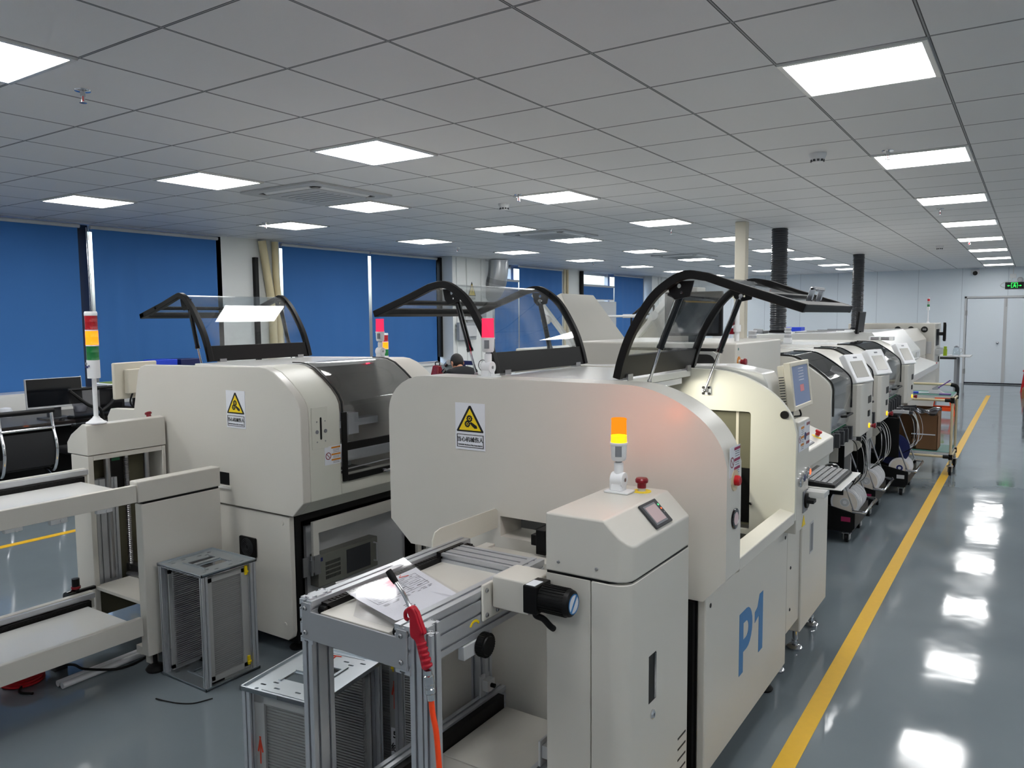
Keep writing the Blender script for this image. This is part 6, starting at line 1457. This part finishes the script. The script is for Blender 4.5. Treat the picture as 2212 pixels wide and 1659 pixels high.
shell(ao, 'rear_lid', (-3.06, 6.62, 1.455), (-3.06, 7.08, 1.455), (-2.70, 7.08, 1.88), (-2.70, 6.62, 1.88), .03, 'white_powder')
MB().cyl((-2.83, 6.545, 1.70), (-2.83, 6.52, 1.70), .04, n=20).build('rear_lid_pivot', 'white_gloss', ao)
strut(ao, (-2.88, 6.50, 1.68), (-2.98, 6.50, 1.56), (-3.02, 6.50, 1.465))
t = thing('lamp_arm', 'grey swing arm with black wire frame beyond the raised white lid', 'lamp', (-3.4, 7.2, 1.455))
MB().cyl((-3.75, 7.2, .0), (-3.75, 7.2, 1.70), .016, n=12).build('post', 'light_grey', t); MB().cyl((-3.75, 7.2, 1.70), (-3.3, 7.2, 1.70), .012, n=10).cyl((-3.45, 7.2, 1.70), (-3.3, 7.2, 1.70), .02, n=12).build('swing_arm', 'light_grey', t)
MB().tube([(-3.36, 7.2, 1.60), (-3.36, 7.2, 1.70), (-3.22, 7.2, 1.81), (-3.12, 7.2, 1.80), (-3.12, 7.2, 1.62), (-3.36, 7.2, 1.60)], .012, 8).tube([(-3.36, 7.2, 1.70), (-3.14, 7.2, 1.72)], .009, 8).build('wire_frame', 'black', t)
# tower light behind the second printer
t = thing('tower_light', 'small red and glowing amber tower light beside the red beacon of second printer', 'tower light', (-4.19, 4.5, 1.2))
tower(t, -4.19, 4.5, 1.21, .13, .024, .055, 1)
t = thing('buffer_conveyor', 'white buffer conveyor machine behind the second printer', 'conveyor', (-4.0, 4.5, 0))
MB().box(-4.4, -3.1, 3.75, 4.95, .15, 1.19).build('cabinet', 'white_powder', t, bevel=.01); MB().box(-4.25, -4.1, 4.42, 4.58, 1.19, 1.209).build('light_plate', 'white_gloss', t)
for x in (-4.3, -3.2):
    for y in (3.85, 4.85): MB().cyl((x, y, 0), (x, y, .15), .03, n=12).build('levelling_foot', 'rubber', t)
# cream monitor seen from behind at the second printer's far side
mo = thing('monitor', 'cream machine monitor seen from behind, left of the second printer', 'monitor', (-5.0, 2.95, 1.17))
Rz = Matrix.Translation((-4.98, 2.93, 1.30)) @ Matrix.Rotation(math.radians(10), 4, 'Z')
MB().box(-.03, 0, -.17, .17, -.12, .12).xform(Rz).build('bezel', 'beige', mo, bevel=.008)
MB().box(0, .035, -.10, .14, -.085, .075).xform(Rz).build('rear_housing', 'beige', mo, bevel=.006); MB().box(.035, .05, .02, .10, -.06, .06).xform(Rz).build('mount_plate', 'beige', mo, bevel=.004)
MB().box(-.032, -.030, -.14, .14, -.09, .09).xform(Rz).build('screen', 'screen_off', mo)
MB().tube(catmull([(-4.95, 2.88, 1.22), (-4.95, 2.86, 1.16), (-4.93, 2.88, 1.12), (-4.80, 2.93, 1.10)], 6), .006, 8).build('cable', 'rubber', mo)
MB().box(-4.84, -4.66, 2.86, 3.1, .0, 1.10).box(-5.0, -4.8, 2.93, 2.97, 1.08, 1.12).cyl((-4.98, 2.95, 1.08), (-4.98, 2.95, 1.2), .02).build('stand', 'white_powder', mo, bevel=.006)

# ================================================================== window-side desks
def desk(x0, x1, y0, y1, h, label, mt='desk_dark'):
    t = thing('desk', label, 'desk', ((x0+x1)/2, (y0+y1)/2, 0))
    MB().box(x0, x1, y0, y1, h-.03, h).build('desk_top', mt, t, bevel=.004)
    MB().box(x0+.01, x1-.01, y0+.005, y1-.005, h-.045, h-.031).build('edge_trim', 'light_grey', t)
    MB().box(x1-.12, x1-.10, y0+.05, y1-.05, .12, h-.05).build('modesty_panel', 'black_matte', t)
    for x in (x0+.05, x1-.09):
        for y in (y0+.05, y1-.09): MB().box(x, x+.04, y, y+.04, 0, h-.045).build('leg', 'black', t)
    return t
desk(-8.55, -7.55, 2.3, 4.55, .76, 'dark wooden desk under the nearest blue blinds with a black monitor')
desk(-8.7, -7.9, 4.75, 6.6, .76, 'dark desk with white drawers beyond the black mesh chair')
mo = thing('monitor', 'black widescreen desk monitor with silver frame before the blue blinds', 'monitor', (-7.8, 3.76, .76))
Rm = Matrix.Translation((-7.8, 3.76, 1.005)) @ Matrix.Rotation(math.radians(-3), 4, 'Z') @ Matrix.Rotation(math.radians(-4), 4, 'Y')
MB().box(-.03, 0, -.255, .255, -.135, .15).xform(Rm).build('casing', 'light_grey', mo, bevel=.004); MB().box(0, .002, -.248, .248, -.115, .144).xform(Rm).build('screen', 'screen_off', mo)
MB().box(-7.86, -7.82, 3.70, 3.82, .775, .95).box(-7.93, -7.74, 3.64, 3.88, .76, .775).build('stand', 'dark_grey', mo, bevel=.003)
kb = thing('keyboard', 'black desk keyboard near the widescreen monitor', 'keyboard', (-7.66, 4.0, .76))
MB().box(-7.72, -7.58, 3.82, 4.25, .761, .782).build('case', 'black', kb, bevel=.003); MB().box(-7.71, -7.59, 3.83, 4.24, .782, .788).build('keycaps', 'dark_grey', kb)
tag(MB().ball((-7.62, 3.72, .761), .035, 14, (1, .7, .6)).build('computer_mouse', 'black'), 'black mouse beside the desk keyboard', 'mouse')
t = thing('drawer_cabinet', 'low white drawer cabinet along the window wall behind the desk monitor', 'cabinet', (-8.4, 4.4, 0))
MB().box(-8.90, -8.60, 3.0, 4.6, .05, .96).build('carcass', 'white_gloss', t, bevel=.004)
for k in range(3): MB().box(-8.60, -8.595, 3.02+.53*k, 3.53+.53*k, .5, .94).build('door', 'white_gloss', t, bevel=.002)
for x, y, c, l in ((-8.1, 3.2, 'paper', 'crumpled white bag on the desk beside the monitor'), (-8.35, 3.55, 'paper', 'white round container on the desk behind the monitor'), (-8.2, 4.2, 'sign_white', 'second white tub on the desk behind the keyboard')):
    tag(MB().lathe([(.0, 0), (.05, .0), (.062, .06), (.05, .09), (.0, .10)], (x, y, .761), (0, 0, 1), 16).build('container', c), l, 'container')
t = thing('pen_holder', 'small red pen holder with pens by the desk monitor', 'pen holder', (-8.1, 4.42, .96))
MB().lathe([(.035, 0), (.04, .09), (.036, .09), (.03, .01), (0, .01)], (-8.68, 4.42, .961)).build('cup', 'red', t); MB().cyl((-8.68, 4.42, .97), (-8.66, 4.45, 1.10), .005, n=8).build('pen', 'yellow', t); MB().cyl((-8.69, 4.41, .97), (-8.71, 4.38, 1.09), .005, n=8).build('pen', 'black', t)
tag(MB().box(-8.72, -8.64, 4.24, 4.32, .961, 1.06).build('note_pad', 'yellow', None, bevel=.003), 'pale yellow note block behind the desk monitor corner', 'note pad')
# chrome cantilever chair, back towards the aisle
ch = thing('office_chair', 'black mesh chair with chrome tube frame in front of the monitor', 'chair', (-7.3, 3.18, 0))
for y in (2.97, 3.39):
    MB().tube(catmull([(-7.12, y, .92), (-7.10, y, .78), (-7.05, y, .60), (-7.10, y, .42), (-7.20, y, .40), (-7.55, y, .44)], 6), .014, 12).build('frame_side', 'chrome', ch)
    MB().tube(catmull([(-7.30, y, .41), (-7.12, y, .30), (-7.0, y, .10), (-7.05, y, .02), (-7.25, y, .015), (-7.6, y, .015)], 6), .013, 12).build('leg', 'chrome', ch)
for x, z in ((-7.09, .775), (-7.6, .015)): MB().cyl((x, 2.97, z), (x, 3.39, z), .0125, n=12).build('cross_tube', 'chrome', ch)
MB().cyl((-7.12, 2.95, .92), (-7.12, 3.41, .92), .022, n=16).build('top_roll', 'black', ch)
MB().sheet([(-7.10, 2.985, .74), (-7.06, 2.985, .60), (-7.09, 2.985, .45)], [(-7.10, 3.375, .74), (-7.06, 3.375, .60), (-7.09, 3.375, .45)], .02).build('backrest', 'mesh_black', ch)
MB().sheet([(-7.12, 2.985, .91), (-7.10, 2.985, .80)], [(-7.12, 3.375, .91), (-7.10, 3.375, .80)], .004).build('mesh_band', 'glass_smoke', ch)
MB().box(-7.56, -7.12, 2.985, 3.375, .425, .47).build('seat', 'mesh_black', ch, bevel=.015)
c2 = thing('office_chair', 'black swivel chair with Y-shaped back brace behind tower light pole', 'chair', (-7.2, 3.85, 0))
MB().sheet([(-7.30, 3.62, 1.06), (-7.22, 3.63, .92), (-7.24, 3.66, .74)], [(-7.30, 4.10, 1.06), (-7.22, 4.09, .92), (-7.24, 4.06, .74)], .004).build('backrest', 'chair_mesh', c2)
MB().tube(catmull([(-7.26, 3.63, 1.06), (-7.19, 3.75, .93), (-7.17, 3.86, .86), (-7.17, 3.86, .55)], 6), .016, 8).tube(catmull([(-7.26, 4.09, 1.06), (-7.19, 3.97, .93), (-7.17, 3.86, .86)], 6), .016, 8).build('back_brace', 'black', c2)
MB().tube(catmull([(-7.26, 3.63, .75), (-7.24, 3.86, .70), (-7.26, 4.09, .75)], 6), .014, 8).build('lower_rim', 'black', c2)
MB().tube(catmull([(-7.27, 3.62, 1.07), (-7.24, 3.86, 1.075), (-7.27, 4.10, 1.07)], 6), .015, 8).build('back_rim', 'black', c2)
MB().box(-7.62, -7.18, 3.63, 4.09, .46, .53).build('seat', 'mesh_black', c2, bevel=.03); MB().cyl((-7.4, 3.86, .10), (-7.4, 3.86, .46), .025).build('gas_column', 'black', c2)
for k in range(5):
    a = 2*PI*k/5+.3; e = Vector((-7.4+.28*math.cos(a), 3.86+.28*math.sin(a), .07)); MB().tube([(-7.4, 3.86, .11), e], .018, 8).cyl(e+Vector((-.012, 0, -.04)), e+Vector((.012, 0, -.04)), .03, n=14).build('base_arm', 'black', c2)
tag(MB().box(-8.12, -7.88, 4.86, 5.12, 1.19, 1.27).build('parts_bin', 'blue_plastic', None, bevel=.008), 'dark blue parts bin on shelf above the cream monitor', 'bin')
tag(MB().box(-8.12, -7.88, 5.16, 5.40, 1.19, 1.265).build('parts_bin', 'dark_blue', None, bevel=.008), 'navy blue parts bin next to the brighter one, by the printer corner', 'bin')
sh = thing('shelf_unit', 'black steel shelf unit holding blue bins by the window', 'shelf', (-8.0, 5.1, 0))
for z in (.77, 1.16): MB().box(-8.2, -7.8, 4.78, 5.6, z, z+.028).build('shelf_board', 'black', sh)
for x in (-8.2, -7.83):
    for y in (4.76, 5.6): MB().box(x, x+.03, y, y+.03, .762, 1.19).build('post', 'black', sh)
t = thing('paper_tray', 'white paper tray with a green edge left of the cream monitor', 'tray', (-8.05, 4.35, .96))
MB().box(-8.15, -7.85, 4.30, 4.62, 1.0, 1.05).build('tray_body', 'white_plastic', t, bevel=.006); MB().box(-8.12, -7.88, 4.36, 4.6, 1.05, 1.058).build('green_sheet', 'green_bottle', t)
MB().box(-8.1, -7.9, 4.35, 4.5, .761, 1.0).build('tray_riser', 'black', t)

# ================================================================== workbench with seated worker under the electrical boxes
wb_ = desk(-7.5, -6.38, 7.9, 9.0, .80, 'pale workbench in front of the seated worker', 'green_mat')
ms = thing('microscope', 'grey and black inspection microscope on the workbench by the worker', 'microscope', (-6.75, 8.55, .8))
MB().box(-6.95, -6.65, 8.45, 8.70, .801, .83).box(-6.86, -6.74, 8.6, 8.68, .83, 1.10).build('base', 'light_grey', ms, bevel=.01)
MB().cbox((-6.73, 8.52, 1.03), (.2, .13, .11), Matrix.Rotation(-.5, 3, 'Y')).build('head', 'grey_powder', ms, bevel=.012)
MB().cyl((-6.74, 8.46, 1.05), (-6.64, 8.38, 1.09), .035, n=18).cyl((-6.76, 8.50, 1.0), (-6.80, 8.46, .93), .04, n=18).build('eyepiece', 'black_gloss', ms); MB().cyl((-6.64, 8.38, 1.09), (-6.625, 8.368, 1.096), .037, n=18).build('eyepiece_ring', 'chrome', ms)
t = thing('desk_fan', 'small round wire desk fan on the bench behind the worker', 'fan', (-6.22, 8.6, .8))
MB().tube([(-6.22+.075*math.cos(2*PI*k/24), 8.6, 1.05+.075*math.sin(2*PI*k/24)) for k in range(24)], .005, 6, closed=True).build('cage_rim', 'dark_grey', t)
m = MB()
for k in range(8): a = PI*k/8; m.cyl((-6.22+.075*math.cos(a), 8.6, 1.05+.075*math.sin(a)), (-6.22-.075*math.cos(a), 8.6, 1.05-.075*math.sin(a)), .0025, n=5)
m.build('cage_wires', 'steel', t); MB().cyl((-6.22, 8.62, 1.05), (-6.22, 8.66, 1.05), .03).build('hub', 'dark_grey', t); MB().cyl((-6.22, 8.64, .80), (-6.22, 8.64, 1.02), .012).cyl((-6.22, 8.64, .801), (-6.22, 8.64, .815), .06).build('stand', 'dark_grey', t)
t = thing('tool_bag', 'dark red tool bag with black handle on the workbench', 'bag', (-7.0, 8.6, .8))
MB().hexa([(-7.10, 8.5, .801), (-6.93, 8.5, .801), (-6.93, 8.7, .801), (-7.10, 8.7, .801), (-7.07, 8.55, 1.03), (-6.96, 8.55, 1.03), (-6.96, 8.65, 1.03), (-7.07, 8.65, 1.03)]).build('bag_body', 'dark_red', t, bevel=.02); MB().tube(catmull([(-7.05, 8.6, 1.02), (-7.05, 8.6, 1.07), (-6.98, 8.6, 1.07), (-6.98, 8.6, 1.02)], 5), .008, 8).build('handle', 'black', t)
tag(MB().hexa([(-6.92, 8.36, .801), (-6.84, 8.36, .801), (-6.84, 8.44, .801), (-6.92, 8.44, .801), (-6.90, 8.38, 1.03), (-6.86, 8.38, 1.05), (-6.86, 8.42, 1.05), (-6.90, 8.42, 1.02)]).build('plastic_bag', 'plastic_film'), 'clear crumpled plastic bag beside the red tool bag', 'bag')
mo = thing('monitor', 'low black flat screen lying tilted behind the worker', 'monitor', (-6.8, 8.8, .8))
MB().cbox((-6.75, 8.85, 1.06), (.36, .02, .06)).cbox((-6.75, 8.87, .95), (.05, .02, .28)).box(-6.85, -6.65, 8.80, 8.95, .801, .815).build('casing', 'dark_blue', mo, bevel=.004)

tb2 = desk(-6.36, -5.6, 8.45, 9.0, .80, 'small dark table behind the worker carrying a wire desk fan')

def skin_body(name, verts, edges, radii, material, parent, root=0, sub=2):
    me = bpy.data.meshes.new(name); off = Vector((0, 0, 0)); q = parent
    while q is not None: off += q.location; q = q.parent
    me.from_pydata([tuple(Vector(v)-off) for v in verts], edges, [])
    tmp = bpy.data.objects.new(name+'_source', me); COL.objects.link(tmp)
    s = tmp.modifiers.new('skin', 'SKIN')
    for i, r in enumerate(radii):
        r2 = r if isinstance(r, tuple) else (r, r); me.skin_vertices[0].data[i].radius = r2; me.skin_vertices[0].data[i].use_root = (i == root)
    s.use_smooth_shade = True; s.use_smooth_shade = True; s.branch_smoothing = .5
    u = tmp.modifiers.new('sub', 'SUBSURF'); u.levels = sub; u.render_levels = sub
    dg = bpy.context.evaluated_depsgraph_get(); m2 = bpy.data.meshes.new_from_object(tmp.evaluated_get(dg))
    bpy.data.objects.remove(tmp); bpy.data.meshes.remove(me)
    for p in m2.polygons: p.use_smooth = True
    m2.materials.clear(); m2.materials.append(M[material]); m2.name = name
    o = bpy.data.objects.new(name, m2); COL.objects.link(o); o.parent = parent
    return o
# the worker: local frame, facing +y, then turned
pe = thing('person', 'person in black shirt seated at the workbench, head bowed, seen from behind', 'person', (-6.06, 8.0, 0))
PX = Vector((-6.06, 8.0, 0))
def W_(p): return PX+Vector((p[0], p[1], p[2] if p[2] < .45 else p[2]+.06))
V = [(0, 0, .50), (0, .02, .64), (0, .07, .80), (0, .12, .94), (0, .17, .985), (0, .215, 1.02),
     (-.17, .11, .935), (.17, .11, .935), (-.21, .26, .76), (.21, .26, .76), (-.12, .46, .785), (.12, .46, .785), (-.10, .53, .785), (.10, .53, .785),
     (-.09, .02, .50), (.09, .02, .50), (-.12, .42, .50), (.12, .42, .50), (-.12, .40, .10), (.12, .40, .10), (-.12, .52, .045), (.12, .52, .045)]
E_ = [(0, 1), (1, 2), (2, 3), (3, 4), (4, 5), (3, 6), (3, 7), (6, 8), (7, 9), (8, 10), (9, 11), (10, 12), (11, 13), (0, 14), (0, 15), (14, 16), (15, 17), (16, 18), (17, 19), (18, 20), (19, 21)]
R_ = [(.14, .11), (.13, .10), (.145, .105), (.12, .085), .048, .046, .062, .062, .045, .045, .032, .032, .026, .026, .085, .085, .062, .062, .045, .045, .038, .038]
skin_body('body', [W_(v) for v in V], E_, R_, 'skin', pe)
SV = [W_(v) for v in ((0, -.005, .52), (0, .015, .64), (0, .065, .80), (0, .115, .94), (0, .145, .985), (-.17, .105, .938), (.17, .105, .938), (-.20, .20, .83), (.20, .20, .83))]
skin_body('shirt', SV, [(0, 1), (1, 2), (2, 3), (3, 4), (3, 5), (3, 6), (5, 7), (6, 8)], [(.155, .125), (.145, .115), (.165, .125), (.145, .118), .072, .074, .074, .058, .058], 'shirt_black', pe)
TV = [W_(v) for v in ((0, 0, .50), (-.09, .02, .50), (.09, .02, .50), (-.12, .42, .505), (.12, .42, .505), (-.12, .40, .12), (.12, .40, .12))]
skin_body('trousers', TV, [(0, 1), (0, 2), (1, 3), (2, 4), (3, 5), (4, 6)], [(.15, .12), .095, .095, .072, .072, .06, .06], 'cloth_dark', pe)
# head, bowed forward over the bench
hc = W_((0, .265, 1.055)); HR = Matrix.Translation(hc) @ Matrix.Rotation(math.radians(-52), 4, 'X')
h = MB(); h.ball((0, 0, 0), .1, 28, (.78, .98, 1.12))
def shape(p):
    x, y, z = p
    if z < -.02: x *= 1+(z+.02)*2.2; y = y*(1+(z+.02)*1.6)+.012*(-(z+.02)/.09)
    return (x, y, z)
h.v = [shape(p) for p in h.v]
h.hexa([(-.014, .085, -.035), (.014, .085, -.035), (.014, .10, -.03), (-.014, .10, -.03), (-.006, .088, .012), (.006, .088, .012), (.006, .095, .012), (-.006, .095, .012)])
h.xform(HR).build('head', 'skin', pe)
for s_ in (-1, 1):
    MB().ball((s_*.078, -.005, -.015), .03, 14, (.35, .75, 1.05)).xform(HR).build('ear', 'skin', pe)
    MB().ball((s_*.03, .088, .008), .010, 10).xform(HR).build('eye', 'sign_white', pe)
    MB().ball((s_*.03, .0955, .008), .0045, 8).xform(HR).build('pupil', 'black', pe)
MB().ball((0, .085, -.062), .02, 12, (1.1, .35, .3)).xform(HR).build('mouth', 'dark_red', pe)
hr = MB(); hr.ball((0, -.006, .012), .106, 32, (.79, .97, 1.06))
hr.v = [(p[0], p[1] if p[1] < .05 or p[2] > .06 else .05+(p[1]-.05)*.45, max(p[2], -.06-.03*(p[1] < 0)) if p[1] < .03 else max(p[2], .035)) for p in hr.v]
hr.xform(HR).build('hair', 'hair', pe)
for s_ in (-1, 1):      # hands resting on the bench
    o = W_((s_*.10, .545, .772))
    hd = MB().ball(o, .036, 16, (.95, 1.15, .42)); hd.build('hand', 'skin', pe)
    for k, (dx, ln) in enumerate(((-.027, .050), (-.009, .060), (.009, .062), (.027, .054))):
        b_ = o+Vector((dx, .030, .004)); MB().tube([b_, b_+Vector((dx*.15, ln*.5, .006)), b_+Vector((dx*.2, ln*.85, -.004)), b_+Vector((dx*.2, ln, -.014))], [.009, .0085, .008, .006], 8).build('finger', 'skin', pe)
    b_ = o+Vector((-s_*.028, -.005, 0)); MB().tube([b_, b_+Vector((-s_*.02, .02, .004)), b_+Vector((-s_*.024, .045, -.004))], [.010, .0095, .007], 8).build('thumb', 'skin', pe)
pe.rotation_euler[2] = math.radians(62)
t = thing('stool', 'round black stool under the seated worker', 'stool', (-6.06, 8.0, 0))
MB().cyl((-6.06, 8.0, .40), (-6.06, 8.0, .425), .17, n=28).build('seat', 'black', t, bevel=.01); MB().cyl((-6.06, 8.0, .04), (-6.06, 8.0, .40), .025).build('column', 'chrome', t); MB().lathe([(.2, 0), (.2, .015), (.03, .04), (0, .04)], (-6.06, 8.0, .001), (0, 0, 1), 28).build('base', 'black', t)

# ================================================================== things on the floor under the second loader
for k, (x, y, r, l) in enumerate(((-3.90, 1.66, .085, 'coil of bright red air hose on the floor under the white loader conveyor'), (-4.02, 1.42, .10, 'larger red hose coil at the frame edge under the white loader conveyor'))):
    t = thing('air_hose', l, 'hose', (x, y, 0))
    m = MB()
    for j in range(6): m.tube([(x+r*math.cos(2*PI*i/30), y+r*math.sin(2*PI*i/30), .010+.013*j) for i in range(30)], .0075, 8, closed=True)
    m.build('hose_coil', 'red', t); MB().cyl((x, y, .002), (x, y, .02), r*.9, n=30).build('coil_holder', 'dark_red', t)
t = thing('floor_pipe', 'pair of white plastic pipes lying on the floor under the loader', 'pipe', (-3.7, 1.95, 0))
for dx in (0, .04): MB().cyl((-3.70+dx, 1.72, .017), (-3.72+dx, 2.35, .017), .015, n=14).build('pipe_run', 'white_plastic', t)
t = thing('cable', 'black cable looping over the white pipes on the floor', 'cable', (-3.8, 1.8, 0))
MB().tube(catmull([(-3.72, 1.62, .006), (-3.80, 1.60, .006), (-3.88, 1.72, .03), (-3.78, 1.82, .05), (-3.68, 1.84, .045), (-3.62, 1.98, .01), (-3.66, 2.15, .006), (-3.8, 2.3, .006)], 6), .006, 8).build('wire', 'rubber', t)
t = thing('gear_motor', 'brown gear motor under the white loader near red hose coil', 'motor', (-3.85, 1.85, .05))
MB().box(-3.93, -3.86, 1.78, 1.86, .04, .13).cyl((-3.895, 1.86, .085), (-3.895, 1.96, .085), .03).build('motor_case', 'cardboard_dark', t, bevel=.004); MB().box(-3.92, -3.87, 1.79, 1.85, .0005, .039).build('motor_bracket', 'dark_grey', t)
